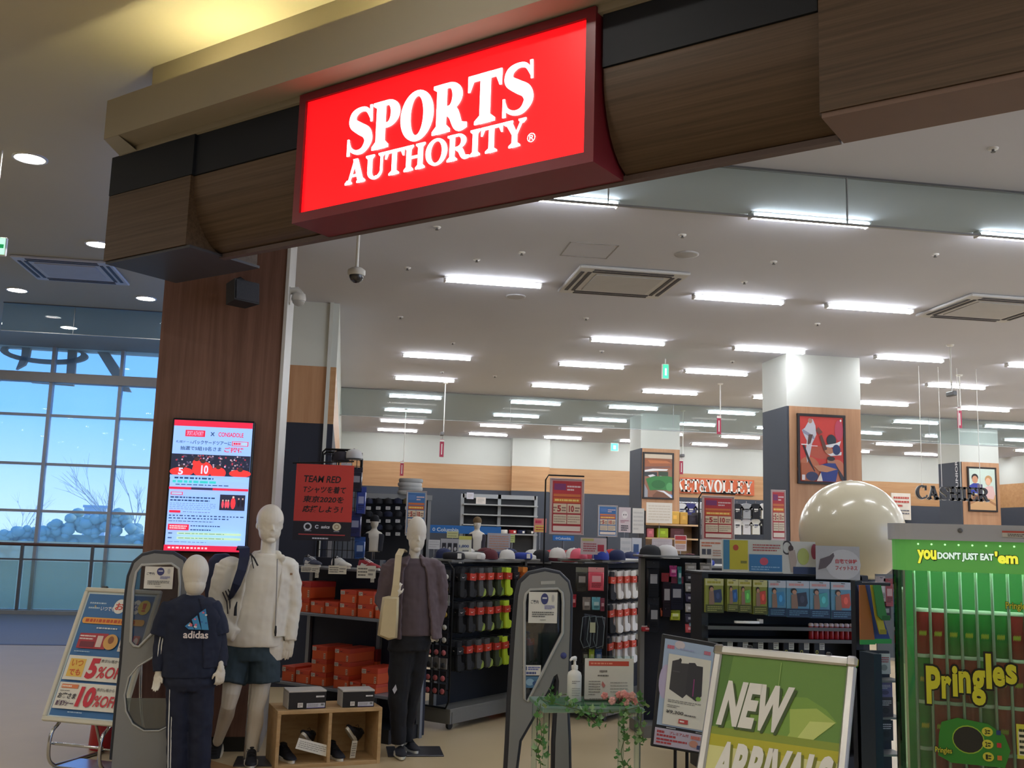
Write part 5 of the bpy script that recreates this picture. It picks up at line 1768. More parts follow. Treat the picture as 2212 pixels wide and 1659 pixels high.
# bent chrome tube stand: two side legs curved to the floor, cross bars, back prop
fl = V((P0.x, P0.y, 0))
for u in (.10, .50):
    a = P0 + ww * u - bk * .02
    q = [a + up * .25 + bk * .05, a + bk * .05 - up * .01, V((a.x, a.y, .24)) - bk * .04, V((a.x, a.y, .10)) - bk * .05, V((a.x, a.y, .03)) - bk * .0, V((a.x, a.y, .013)) + bk * .10, V((a.x, a.y, .013)) + bk * .55]
    mb = MB(); mb.tube(_cat([tuple(x) for x in q], 5), .0125, 8); mb.obj('leg', CHROME, ab)
    q = [a + up * .8 + bk * .02, V((a.x, a.y, .45)) + bk * .36, V((a.x, a.y, .12)) + bk * .48, V((a.x, a.y, .02)) + bk * .54]
    mb = MB(); mb.tube(_cat([tuple(x) for x in q], 5), .011, 8); mb.obj('rear_leg', CHROME, ab)
a = P0 + ww * .10; b = P0 + ww * .50
mb = MB(); mb.cyl(V((a.x, a.y, .17)) - bk * .045, V((b.x, b.y, .17)) - bk * .045, .010); mb.obj('cross_bar', CHROME, ab)
mb = MB(); mb.cyl(V((a.x, a.y, .03)) + bk * .5, V((b.x, b.y, .03)) + bk * .5, .010); mb.obj('cross_bar', CHROME, ab)
c = P0 + ww * .3
mb = MB(); mb.cbox(V((c.x, c.y, .012)) + bk * .12, (.42, .26, .012), .003, rz=-ya); mb.obj('floor_plate', mat('steel_plate', (150, 156, 166), .25, .7), ab)
# red bin-like weight behind the board
c = at(222, 1600, 8.3)
wb = thing('water_weight', 'red plastic water weight standing behind the tilted board', 'weight', (c.x + .03, 8.3, 0))
mb = MB(); mb.loft([hring((c.x + .03, 8.3, z), rx, ry, n=16) for z, rx, ry in ((.0, .12, .12), (.02, .13, .13), (.20, .12, .12), (.32, .07, .08), (.36, .05, .05))]); mb.obj('tank', mat('red_plastic', (176, 36, 46), .35), wb)
mb = MB(); mb.lathe((c.x + .03, 8.3, .355), [(.03, 0), (.03, .03), (.025, .035)], 12); mb.obj('cap', mat('red_plastic_dark', (120, 24, 34), .4), wb)

# ------------------------------------------------------------------ anti theft gates
GATEG = mat('gate_grey', (138, 140, 142), .42, var=.04)
GATEL = mat('gate_grey_light', (184, 186, 186), .38, var=.04)
GATED = mat('gate_rubber', (40, 44, 54), .55, var=.05)
GPANE = glass('gate_pane', (196, 200, 206), .05)
GPANE2 = glass('gate_dish', (205, 215, 215), .06, .12, (210, 218, 218))


def gate(label, Y, outer, win, extra, base_px):
    c = at(*base_px, Y)
    g = thing('security_gate', label, 'security gate', (c.x, Y, 0), 0, 'security gates at the entrance')
    FM_ = frame((0, Y, 0), (1, 0, 0), (0, 0, 1))
    PX = lambda L: [(q.x, q.z) for q in (at(*u_, Y) for u_ in L)]
    o_, w_ = PX(outer), PX(win)
    holes = [w_] + [PX(e) for e in extra]
    mb = MB(); mb.prism(o_, -.03, .03, M=FM_, holes=holes); fix_normals(mb.obj('frame', GATEG, g))
    mb = MB(); mb.prism(w_, -.003, .003, M=FM_); fix_normals(mb.obj('pane', GPANE, g))
    mb = MB(); mb.tube([FM_ @ V((x, z, .032)) for x, z in w_], .010, 6, closed=True); mb.obj('inner_lip', GATEL, g)
    mb = MB(); mb.tube([FM_ @ V((x, z, .0)) for x, z in o_ if z > .01], .024, 8); mb.obj('edge_bumper', GATED, g)
    ins = [(x, z) for x, z in o_ if z > .05]
    return g, FM_, PX


outer = [(1092, 1707), (1098, 1600), (1102, 1509), (1112, 1357), (1118, 1286), (1124, 1259), (1143, 1241), (1176, 1234), (1206, 1240), (1224, 1258), (1230, 1283), (1229, 1357), (1226, 1433), (1222, 1520), (1226, 1600), (1228, 1707), (1196, 1707), (1198, 1600), (1206, 1470), (1202, 1454), (1194, 1460), (1186, 1482), (1120, 1598), (1112, 1660), (1108, 1707)]
win_ = [(1131, 1440), (1131, 1300), (1134, 1282), (1143, 1273), (1203, 1271), (1212, 1280), (1214, 1300), (1213, 1366), (1138, 1514), (1131, 1508)]
g, FM_, PX = gate('grey arched security gate standing at the acrylic table', 6.6, outer, win_, [], (1150, 1700))
mb = MB(FM_); mb.add([V((*q, .034)) for q in PX([(1166, 1255), (1197, 1254), (1197, 1261), (1166, 1262)])] + [V((*q, .03)) for q in PX([(1166, 1255), (1197, 1254), (1197, 1261), (1166, 1262)])], [(0, 3, 2, 1), (0, 1, 5, 4), (1, 2, 6, 5), (2, 3, 7, 6), (3, 0, 4, 7)]); mb.obj('badge', GATEL, g)
mb = MB(FM_); q = PX([(1215, 1415)])[0]; mb.loft([[V((q[0] + r * math.cos(a * math.pi / 8), q[1] + r * math.sin(a * math.pi / 8), z)) for a in range(16)] for r, z in ((.02, .03), (.02, .034), (.001, .035))], caps=(False, False)); fix_normals(mb.obj('blue_sticker', paint((70, 76, 140)), g))
outer = [(238, 1712), (244, 1640), (254, 1530), (265, 1431), (275, 1290), (281, 1245), (292, 1216), (310, 1201), (335, 1195), (375, 1198), (396, 1210), (406, 1232), (408, 1260), (404, 1400), (398, 1500), (394, 1712)]
win_ = [(290, 1270), (296, 1236), (308, 1220), (372, 1217), (388, 1228), (390, 1260), (386, 1330), (342, 1356), (302, 1396), (291, 1394), (284, 1385)]
dish = [(330, 1420), (300, 1438), (280, 1462), (271, 1500), (274, 1535), (288, 1562), (312, 1577), (345, 1577), (372, 1564), (384, 1540), (388, 1500), (388, 1400), (372, 1388)]
g2, FM2, PX2 = gate('grey arched security gate behind the child mannequin', 7.43, outer, win_, [dish], (300, 1700))
mb = MB(); mb.prism(PX2([(272, 1508), (388, 1508), (384, 1540), (372, 1562), (345, 1576), (312, 1576), (288, 1560), (275, 1533)]), -.006, .006, M=FM2); fix_normals(mb.obj('clear_dish', GPANE2, g2))
mb = MB(FM2); mb.tube([V((*q, .03)) for q in PX2(dish)], .006, 6, closed=True); mb.obj('dish_lip', GATEL, g2)
for gg, (x0, y0, x1, y1), Yg in ((g, (1141, 1279, 1203, 1346), 6.555), (g2, (310, 1224, 372, 1272), 7.39)):
    nt_, p = card('gate_notice', 'white notice taped in the window of the gate %s' % ('by the acrylic table' if gg is g else 'behind the child mannequin'), 'notice', x0, y0, x1, y1, Yg)
    p.text('ご案内', .07, .26, .34, .38, (70, 74, 96), .02); p.ell(.55, .22, .13, .18, (66, 72, 132)); p.rect(.47, .17, .63, .22, (220, 222, 236)); p.ell(.84, .2, .05, .12, (196, 196, 200)); p.lines(.55, .42, .9, .56, 3, (140, 142, 196), .6, 3, 5); p.lines(.12, .62, .88, .82, 3, (90, 92, 96), .5, 5, 14); p.lines(.4, .88, .65, .91, 1, (140, 140, 140), .6, 5, 5); p.build('print', nt_)
st, p = card('gate_sticker', 'white and blue sticker low in the gate window', 'sticker', 1127, 1437, 1168, 1459, 6.57)
p.rect(.06, .12, .26, .5, (70, 84, 130)); p.lines(.32, .12, .95, .5, 2, (120, 130, 190), .7, 2, 4); p.lines(.1, .6, .9, .92, 1, (90, 100, 150), .7, 5, 6); p.build('print', st)
st, p = card('gate_sticker', 'blue picture sticker under the white gate sticker', 'sticker', 1130, 1461, 1166, 1486, 6.57, (84, 128, 168))
p.ell(.4, .5, .25, .3, (150, 186, 214)); p.ell(.7, .6, .15, .2, (60, 90, 140)); p.build('print', st)

# ------------------------------------------------------------------ wooden crate with shoes, shoe boxes on top
PLY = wood('light_plywood', (176, 142, 98), (198, 166, 122), grain=(0.6, 8, 8), scale=3, rough=.5)
ca_, sa_ = math.cos(.24), math.sin(.24)
CM = frame((-.385, 7.56, 0), (ca_, sa_, 0), (-sa_, ca_, 0))
cr = thing('display_crate', 'light wooden two bay display crate on the floor', 'crate', CM @ V((.38, .17, 0)))
CWd, CDp, CHt, tk = .76, .36, .395, .026
for nm, lo, hi in (('side_panel', (0, 0, 0), (tk, CDp, CHt - tk)), ('side_panel', (CWd - tk, 0, 0), (CWd, CDp, CHt - tk)), ('divider', (CWd * .5 - .012, .004, tk), (CWd * .5 + .012, CDp - .01, CHt - tk)), ('top_panel', (0, 0, CHt - tk), (CWd, CDp, CHt)), ('bottom_panel', (tk, 0, 0), (CWd - tk, CDp, tk)), ('back_panel', (tk, CDp - .012, tk), (CWd - tk, CDp, CHt - tk))):
    mb = MB(CM); mb.cbox([(a + b) / 2 for a, b in zip(lo, hi)], [b - a for a, b in zip(lo, hi)], .002); mb.obj(nm, PLY, cr)
BOXK = mat('black_carton', (30, 29, 33), .55, var=.06)
BOXG = mat('grey_carton_lid', (196, 192, 188), .6, var=.04)
for k, (u, rz, lab) in enumerate(((.08, .02, 'black shoe box with pale lid on the crate, by the tall mannequin'), (.47, -.03, 'black shoe box with pale lid on the crate, by the black trousers'))):
    sb = thing('shoe_box', lab, 'shoe box', CM @ V((u + .14, .2, CHt)), 0, 'black shoe boxes on the crate')
    M = CM @ Matrix.Translation((u, .04, CHt + .001)) @ Matrix.Rotation(rz, 4, 'Z')
    w_, d_, h_ = (.27, .18, .115) if k == 0 else (.235, .18, .108)
    mb = MB(M); mb.cbox((w_ / 2, d_ / 2, h_ * .5), (w_, d_, h_), .003); bb_ = mb.obj('box_body', BOXK, sb)
    mb = MB(M); mb.box((-.0008, d_ / 2, h_ / 2), (.002, d_ * .98, h_ * .96)); mb.obj('pale_side', BOXG, sb)
    mb = MB(M); mb.cbox((w_ / 2, d_ / 2 + .004, h_ + .006), (w_ + .004, d_ + .004, .012), .002); mb.obj('lid', BOXG, sb)
    p = PR(M @ frame((0, -.0006, 0), (1, 0, 0), (0, 0, 1)), w_, h_)
    p.rect(.48, .66, .97, .96, (206, 208, 220)); p.rect(.48, .93, .97, .96, (96, 86, 160)); p.lines(.51, .7, .8, .9, 3, (150, 150, 160), .5, 3, 4); p.rect(.86, .7, .94, .82, (120, 124, 130)); p.rect(.24, .62, .38, .9, (226, 224, 222)); p.lines(.26, .66, .36, .86, 3, (150, 140, 140), .5, 3, 2); p.lines(.72, .2, .95, .34, 1, (220, 220, 224), .7, 2, 3); p.build('box_print', bb_)


def crate_shoe(u, y, rz, rx, label, z=.027, tagm=False, k=.24, ry=0):
    M = CM @ Matrix.Translation((u, y, z)) @ Matrix.Rotation(rz, 4, 'Z') @ Matrix.Rotation(rx, 4, 'X') @ Matrix.Rotation(ry, 4, 'Y')
    s_ = thing('sneaker', label, 'shoe', M @ V((0, 0, 0)), 0, 'sneakers in the crate')
    shoe_parts(M, s_, SHOEB, SOLEW, k, LACEK, high=.015, stripe_m=None)
    return M


crate_shoe(.10, .27, .15, 0, 'black sneaker with white sole flat in the crate bay by the tall mannequin')
crate_shoe(.27, .26, -.35, -.5, 'black sneaker leaning in the crate bay by the tall mannequin', .10, ry=.5)
crate_shoe(.455, .25, .1, 0, 'black sneaker flat in the crate bay nearest the black trousers')
crate_shoe(.62, .27, -.5, -.55, 'black sneaker leaning in the crate bay nearest the black trousers', .11, ry=.7)
M = CM @ frame((.165, .03, .20), (.95, 0, -.28), (.28, 0, .95))
tg = thing('price_tag', 'white price tag lying across the sneakers in the crate', 'price tag', M @ V((.1, 0, 0)))
mb = MB(M); mb.box((.12, -.035, 0), (.24, .075, .003)); mb.obj('card', PAPER, tg)
p = PR(M @ Matrix.Translation((0, -.0725, .002)), .24, .075); p.lines(.06, .15, .9, .85, 4, (160, 160, 160), .35, 4, 8); p.build('print', tg)
M = CM @ frame((.545, .045, .04), (1, 0, 0), (.1, 0, .99))
tg = thing('price_tag', 'narrow pale price tag between the sneakers in the crate', 'price tag', M @ V((.02, 0, 0)))
mb = MB(M); mb.box((.02, .06, 0), (.04, .12, .003)); mb.obj('card', paint((196, 188, 170)), tg)
p = PR(M @ Matrix.Translation((0, 0, .002)), .04, .12); p.lines(.15, .1, .9, .9, 6, (120, 110, 100), .4, 4, 2); p.build('print', tg)

# ------------------------------------------------------------------ shoe gondola, set along the shop front
G0 = V((.45, 8.35, 0))
GL, GDp = 1.35, .42
GM = frame(G0 - FE * GL, FE, FM)      # x along towards the right, y into the shop
gd = thing('shoe_gondola', 'dark navy shelf unit stocked with orange shoe boxes', 'shelf unit', GM @ V((GL / 2, .2, 0)))
GNAVY = mat('gondola_navy_board', (18, 26, 50), .6, var=.06)
mb = MB(GM); mb.b2((-.05, GDp, 0.02), (GL - .02, GDp + .03, 1.42)); mb.obj('back_panel', GNAVY, gd)
SHELFM = mat('shelf_grey_steel', (128, 134, 144), .4, .3)
for z, x1 in ((.962, GL - .04), (.37, GL - .04)):
    mb = MB(GM); mb.cbox(((x1 - .05) / 2, GDp / 2, z - .012), (x1 + .05, GDp, .024), .003); mb.obj('shelf', SHELFM, gd)
mb = MB(GM); mb.cbox(((GL - .06) / 2, GDp / 2 + .06, 1.335), (GL + .02, GDp - .1, .02), .003); mb.obj('top_shelf', GREYMETAL, gd)
for x in (.0, GL * .62, GL - .04):
    mb = MB(GM); mb.b2((x - .02, GDp - .03, 0), (x + .02, GDp + .005, 1.42)); mb.obj('upright', SHELFM, gd)
mb = MB(GM); mb.b2((-.05, .03, 0), (GL - .04, GDp, .11)); mb.obj('base', BLACKP, gd)
ORG = mat('orange_carton', (222, 92, 46), .55, var=.05)
ORL = mat('orange_carton_lid', (208, 72, 44), .5, var=.05)


def gs(px, py, back=0.0):
    q = atp(px, py, GM @ V((0, back, 0)), FM)
    return (GM.inverted() @ q).x


SW = [(-.9, .1), (-.55, -.35), (-.2, -.45), (.2, -.3), (.95, .35), (.2, -.02), (-.3, -.12), (-.55, .02)]
nb = [0]


def obox(px0, px1, pyb, z, h, lab, yb=.03, dp=.31, rz=0.0, lid=ORL, tagged=True):
    s0_, s1_ = gs(px0, pyb, yb), gs(px1, pyb, yb)
    t = thing('shoe_box', lab, 'shoe box', GM @ V(((s0_ + s1_) / 2, .2, z)), 0, 'orange shoe boxes')
    w_ = s1_ - s0_ - .006
    M = GM @ Matrix.Translation(((s0_ + s1_) / 2, yb, z)) @ Matrix.Rotation(rz, 4, 'Z') @ Matrix.Translation((-w_ / 2, 0, 0))
    mb = MB(M); mb.cbox((w_ / 2, dp / 2, h * .36), (w_ - .004, dp - .004, h * .72), .002); bb_ = mb.obj('box_body', ORG, t)
    mb = MB(M); mb.cbox((w_ / 2, dp / 2, h * .83), (w_, dp, h * .34), .002); mb.obj('lid', lid, t)
    p = PR(M @ frame((0, -.0006, 0), (1, 0, 0), (0, 0, 1)), w_, h)
    p.poly([(.46 + .13 * a, .2 - .14 * b) for a, b in SW], (60, 20, 20))
    if tagged:
        p.rect(.04, .08, .3, .36, (222, 206, 190)); p.lines(.06, .12, .28, .33, 2, (130, 120, 116), .5, nb[0], 2)
    p.rect(.8, .5, .93, .93, (232, 190, 160)); p.lines(.82, .54, .92, .9, 3, (150, 90, 70), .5, nb[0], 2)
    p.build('box_print', bb_)
    nb[0] += 1
    return t


zA, zB = .963, .371
obox(641, 667, 1318, zA, .115, 'orange shoe box on the upper shelf under the big red lidded box')
obox(640, 669, 1318, zA + .116, .14, 'big red lidded shoe box stacked by the white sleeve', lid=mat('red_carton_lid', (196, 54, 48), .5))
obox(670, 700, 1318, zA, .10, 'flat orange shoe box in the middle of the upper shelf')
obox(701, 730, 1320, zA, .10, 'flat orange shoe box beside the two tall stacks on the upper shelf')
for c_, (a, b_) in enumerate(((732, 768), (771, 806))):
    for k in range(2):
        obox(a, b_, 1326 + 4 * c_, zA + k * .106, .105, 'orange shoe box, %s of the %s tall stack on the upper shelf' % (('bottom', 'top')[k], ('first', 'second')[c_]))
obox(809, 834, 1336, zA, .105, 'orange shoe box on the upper shelf half behind the tote bag')
obox(736, 800, 1326, zA, .1, 'orange shoe box lying at the back of the upper shelf', yb=.355, dp=.06)
obox(607, 636, 1472, zB, .125, 'orange shoe box at the far end of the lower shelf')
obox(637, 668, 1478, zB, .11, 'orange shoe box second from the far end of the lower shelf')
for k in range(3):
    obox(669, 703, 1482, zB + k * .108, .107, 'orange shoe box, %s of the first stack of three on the lower shelf' % ('bottom', 'middle', 'top')[k])
for k in range(3):
    obox(718, 752, 1490, zB + k * .108, .107, 'orange shoe box, %s of the second stack of three on the lower shelf' % ('bottom', 'middle', 'top')[k], yb=.04)
obox(754, 778, 1496, zB, .075, 'low orange shoe box right of the stacks on the lower shelf')
obox(780, 812, 1500, zB, .07, 'orange shoe box under the tilted one on the lower shelf')
obox(779, 813, 1500, zB + .071, .125, 'orange shoe box resting on another beside the black trousers', rz=.12)
DRL = mat('dark_red_carton', (120, 26, 34), .5)
obox(752, 812, 1494, zB + .0, .30, 'tall dark red carton standing at the back of the lower shelf', yb=.362, dp=.05, lid=DRL, tagged=False)

# display shoes and price cards above
for (px, py, um, lab, rz) in ((680, 1219, mat('navy_runner', (60, 66, 88), .7), 'navy and white running shoe on the top shelf', 1.25), (741, 1222, mat('white_runner', (214, 212, 206), .7), 'white running shoe on the top shelf', 1.3), (800, 1219, mat('red_runner', (150, 30, 42), .7), 'dark red running shoe on the top shelf', 1.35)):
    s_ = gs(px, py, .12)
    M = GM @ Matrix.Translation((s_ - .13, .14, 1.347)) @ Matrix.Rotation(rz + .0, 4, 'Z')
    t = thing('running_shoe', lab, 'shoe', M @ V((0, 0, 0)), 0, 'display shoes')
    shoe_parts(M, t, um, SOLEW, .27, STRIPE, stripe_m=STRIPE, high=.0)
for (x0, y0, x1, y1, lab) in ((650, 1224, 690, 1236, 'pale price card under the navy running shoe'), (680, 1236, 688, 1248, 'tiny price tab hanging under the navy running shoe'), (709, 1222, 748, 1240, 'pale price card under the white running shoe'), (770, 1222, 811, 1249, 'large pale price card under the dark red running shoe'), (800, 1249, 808, 1258, 'tiny price tab hanging under the dark red running shoe')):
    nt_, p = card('price_card', lab, 'price card', x0, y0, x1, y1, 8.52 if x0 > 700 else 8.72, (212, 206, 190))
    p.lines(.06, .12, .55, .88, 3, (110, 106, 100), .45, x0, 3); p.lines(.6, .2, .95, .85, 2, (140, 134, 126), .5, x1, 2); p.build('print', nt_)
# ================================================================== stock and racks
def pack(label, x0, y0, x1, y1, Y, c, c2=None, name='hanging_pack', cat='package', group=None, t=.03, hook=True, seed=1, plate=None):
    """bagged article on a header card, swollen front, hung on a peg"""
    a, b = at(x0, y1, Y), at(x1, y0, Y)
    w, h = b.x - a.x, b.z - a.z
    r = thing(name, label, cat, (a.x + w / 2, Y, a.z), 0, group)
    M = frame((a.x, Y, a.z), (1, 0, 0), (0, 0, 1))
    mb = MB(); mb.puffy([(0, 0), (w, 0), (w, h * .8), (0, h * .8)], t / 2, min(w, h) * .12, M=M); fix_normals(mb.obj('bag', paint(c, .35), r))
    mb = MB(M); mb.box((w / 2, h * .9, 0), (w, h * .2, .004)); mb.obj('header_card', paint(c2 or c), r)
    p = PR(M @ Matrix.Translation((0, 0, t / 2 + .0005)), w, h)
    p.rect(.22, .36, .78, .62, plate or tuple(int(255 - (255 - q) * .45) for q in c)); p.lines(.2, .66, .8, .86, 3, tuple(int(q * .55) for q in c), .45, seed, 4)
    p.build('print', r)
    if hook:
        mb = MB(M); mb.cyl((w / 2, h * .95, -.06), (w / 2, h * .95, .03), .003, n=6); mb.obj('peg', GREYMETAL, r)
    return r


def cap(label, px, py, Y, c, w=.19, rz=0.0, group='caps on display', c2=None, zoff=0.0):
    p0 = at(px, py, Y)
    p0.z += zoff
    r = thing('cap', label, 'cap', p0, rz, group)
    M = Matrix.Translation(p0) @ Matrix.Rotation(rz, 4, 'Z')
    mb = MB(M); mb.loft([[V((w * .5 * rr * math.cos(k * math.pi / 8), w * .55 * rr * math.sin(k * math.pi / 8), z * w)) for k in range(16)] for rr, z in ((1, 0), (1.0, .16), (.92, .36), (.72, .5), (.4, .58), (.03, .6))], caps=(True, True)); mb.obj('crown', paint(c, .8), r)
    mb = MB(M); mb.loft([[V((w * .46 * math.cos(a) * kx, -w * .42 - w * .42 * math.sin(a) * ky, z * w)) for a in [math.pi * q / 10 for q in range(11)]] for kx, ky, z in ((1, 1, .01), (1, 1, .035), )], caps=(True, True), sm=False); fix_normals(mb.obj('visor', paint(c2 or c, .8), r))
    mb = MB(M); mb.ell((0, 0, .6 * w), (.008, .008, .005), 8, 4); mb.obj('button', paint(c2 or c, .8), r)
    return r


def folded(label, px, py, Y, c, w=.24, d=.2, h=.05, group='folded clothes', rz=0.0):
    p0 = at(px, py, Y)
    r = thing('folded_garment', label, 'clothing', p0, 0, group)
    mb = MB(Matrix.Translation(p0) @ Matrix.Rotation(rz, 4, 'Z')); mb.loft([hring((0, 0, z * h), w / 2 * k, d / 2 * k, n=14) for z, k in ((0, .95), (.2, 1.02), (.5, 1), (.75, .97), (.95, .8), (1.0, .5))]); mb.obj('garment', paint(c, .85), r)
    mb = MB(Matrix.Translation(p0)); mb.box((w * .2, -d * .47, h * .5), (w * .18, .006, h * .7)); mb.obj('label_tag', PAPER, r)
    return r


# ------------------------------------------------------------------ red team poster on a rail
root, p = card('hanging_poster', 'red and navy poster about wearing red shirts behind the white jacket', 'poster', 631, 1004, 757, 1168, 8.9, (190, 48, 44))
p.rect(0, 0, 1, 1, (22, 22, 38)); p.rect(0, 0, 1, .75, (204, 62, 56))
for s_, u0, v0, u1, v1 in (('TEAM RED', .14, .15, .78, .24), ('Tシャツを着て', .14, .285, .88, .38), ('東京2020を', .14, .415, .85, .505), ('応援しよう！', .14, .545, .84, .635)):
    p.text(s_, u0, v0, u1, v1, (28, 18, 28), .02, .18)
p.ell(.25, .82, .07, .05, (210, 214, 224), 20, hole=.62); p.text('asics', .48, .80, .63, .84, (222, 222, 230), .03, .15); p.ell(.41, .82, .035, .025, (222, 222, 230), 14, 30, 330, .55); p.ell(.75, .815, .075, .052, (216, 208, 180)); p.ell(.75, .815, .045, .03, (170, 150, 120), 14, hole=.6)
p.lines(.2, .865, .32, .885, 1, (150, 150, 165), .6, 2, 3); p.lines(.7, .865, .8, .885, 1, (150, 150, 165), .6, 2, 3); p.rect(.1, .915, .9, .93, (170, 60, 66)); p.lines(.34, .955, .68, .985, 1, (210, 210, 220), .6, 5, 9)
p.build('print', root)
a, b = at(640, 1004, 8.9), at(757, 1004, 8.9)
mb = MB(); mb.cyl((a.x - .03, 8.91, a.z + .015), (b.x + .03, 8.91, b.z + .03), .006); mb.cyl((a.x + .02, 8.91, a.z + .01), (a.x + .02, 8.93, a.z + .07), .004); mb.cyl((b.x - .1, 8.93, 1.348), (b.x - .1, 8.93, b.z + .03), .008); mb.obj('rail', BLACKMETAL, root)

# ------------------------------------------------------------------ wire rack with bags behind the poster
YG = 9.75
a, b = at(697, 970, YG), at(783, 975, YG)
wr = thing('wire_rack', 'black wire grid rack holding blue bags behind the red poster', 'rack', ((a.x + b.x) / 2, YG, 0))
zt = a.z
mb = MB(); mb.tube([(a.x, YG, 0), (a.x, YG, zt - .03), (a.x + .03, YG, zt), (b.x - .08, YG, zt), (b.x, YG, zt - .08), (b.x, YG, 0)], .011, 8); mb.obj('frame', BLACKMETAL, wr)
mb = MB(); mb.tube([(a.x, YG + .35, 0), (a.x, YG + .35, zt - .03), (a.x + .03, YG + .35, zt), (b.x - .08, YG + .35, zt), (b.x, YG + .35, zt - .08), (b.x, YG + .35, 0)], .011, 8); mb.obj('frame', BLACKMETAL, wr)
mb = MB()
for k in range(9):
    x = a.x + (b.x - a.x) * k / 8
    mb.cyl((x, YG + .01, .3), (x, YG + .01, zt - .02), .0035, n=5, caps=(False, False))
for k in range(22):
    z = .3 + (zt - .35) * k / 21
    mb.cyl((a.x, YG + .012, z), (b.x, YG + .012, z), .003, n=5, caps=(False, False))
mb.obj('wire_grid', BLACKMETAL, wr, kind='stuff')
for k, (x0, y0, x1, y1, c, lab) in enumerate(((757, 1010, 784, 1062, (20, 26, 52), 'navy drawstring bag at the top of the wire rack'), (768, 1052, 792, 1110, (38, 66, 150), 'blue bag with white marks on the wire rack'), (752, 1105, 782, 1160, (22, 40, 100), 'dark blue bag low on the wire rack'), (764, 1160, 790, 1210, (40, 84, 150), 'bright blue bag at the bottom of the wire rack'), (735, 1000, 760, 1040, (200, 200, 206), 'white and grey bag hung at the top of the wire rack'))):
    pack(lab, x0, y0, x1, y1, YG - .10, c, name='hanging_bag', cat='bag', group='bags on the wire rack', t=.07, seed=k)
cap('white and black cap on top of the wire rack', 764, 993, YG + .02, (205, 205, 205), .17, c2=(40, 40, 46))
cap('dark cap on top of the wire rack', 735, 996, YG + .05, (44, 40, 50), .17)

# ------------------------------------------------------------------ sock gondolas standing at an angle
K1 = V((.985, 8.95, 0))
STEELG = mat('gondola_grey_steel', (126, 126, 124), .45, .3, var=.05)


def gondola(K, L, Wd, label, h=1.40):
    """K = near right corner; long side runs into the shop along FM, the end faces the viewer"""
    M = frame(K, -FE, FM)      # x = towards the left across the unit, y = along its length
    M = Matrix(((-FE.x, FM.x, 0, K.x), (-FE.y, FM.y, 0, K.y), (0, 0, 1, 0), (0, 0, 0, 1)))
    g = thing('sock_gondola', label, 'gondola', M @ V((Wd / 2, L / 2, 0)))
    mb = MB(M); mb.cbox((Wd / 2, L / 2, .165), (Wd, L, .03), .004); mb.obj('base_shelf', STEELG, g)
    for nm, c_, s_ in (('kick_panel', (Wd / 2, .012, .105), (Wd, .024, .10)), ('kick_panel', (.012, L / 2, .105), (.024, L - .06, .10))):
        mb = MB(M); mb.cbox(c_, s_, .003); mb.obj(nm, STEELG, g)
    mb = MB(M); mb.b2((Wd * .5 - .012, .02, .18), (Wd * .5 + .012, L - .02, h)); mb.obj('back_panel', mat('gondola_black_board', (22, 24, 32), .6), g)
    for y in (.03, L - .03):
        mb = MB(M); mb.b2((Wd * .5 - .025, y - .02, .18), (Wd * .5 + .025, y + .02, h + .02)); mb.obj('upright', STEELG, g)
    mb = MB(M); mb.cbox((Wd * .5, L / 2, h + .03), (Wd * .8, L, .024), .004); mb.obj('top_shelf', STEELG, g)
    for (x, y) in ((.06, .07), (Wd - .06, .07), (.06, L - .07), (Wd - .06, L - .07)):
        mb = MB(M); mb.cyl((x - .012, y, .035), (x + .012, y, .035), .034, n=14); mb.box((x, y, .075), (.03, .03, .03)); mb.obj('caster', BLACKP, g)
    return g, M


SOCK = [(0, 0), (.012, -.012), (.055, -.016), (.085, -.006), (.095, .02), (.085, .045), (.06, .06), (.055, .085), (.055, .20), (-.005, .20), (-.005, .06)]


def sock(M, c, toe, band, label, group, k=1.0):
    r = thing('sock_pair', label, 'socks', M @ V((.025, .1, 0)), 0, group)
    S = [(x * k, y * k) for x, y in SOCK]
    mb = MB(); mb.puffy(S, .014, .010, M=M); fix_normals(mb.obj('sock', paint(c, .9), r))
    mb = MB(M); mb.box((.025 * k, .135 * k, .004), (.074 * k, .05 * k, .032)); bnd = mb.obj('band', paint(band, .5), r)
    mb = MB(); mb.puffy([(x * k + .002, y * k) for x, y in ((.045, -.018), (.085, -.009), (.098, .02), (.088, .046), (.07, .052), (.052, .02))], .0155, .009, M=M); fix_normals(mb.obj('toe', paint(toe, .9), r))
    p = PR(M @ Matrix.Translation((-.012 * k, .11 * k, .0205)), .074 * k, .05 * k); p.poly([(.5 + .3 * a, .5 - .3 * b) for a, b in SW], (235, 225, 220)); p.build('mark', bnd)
    return r


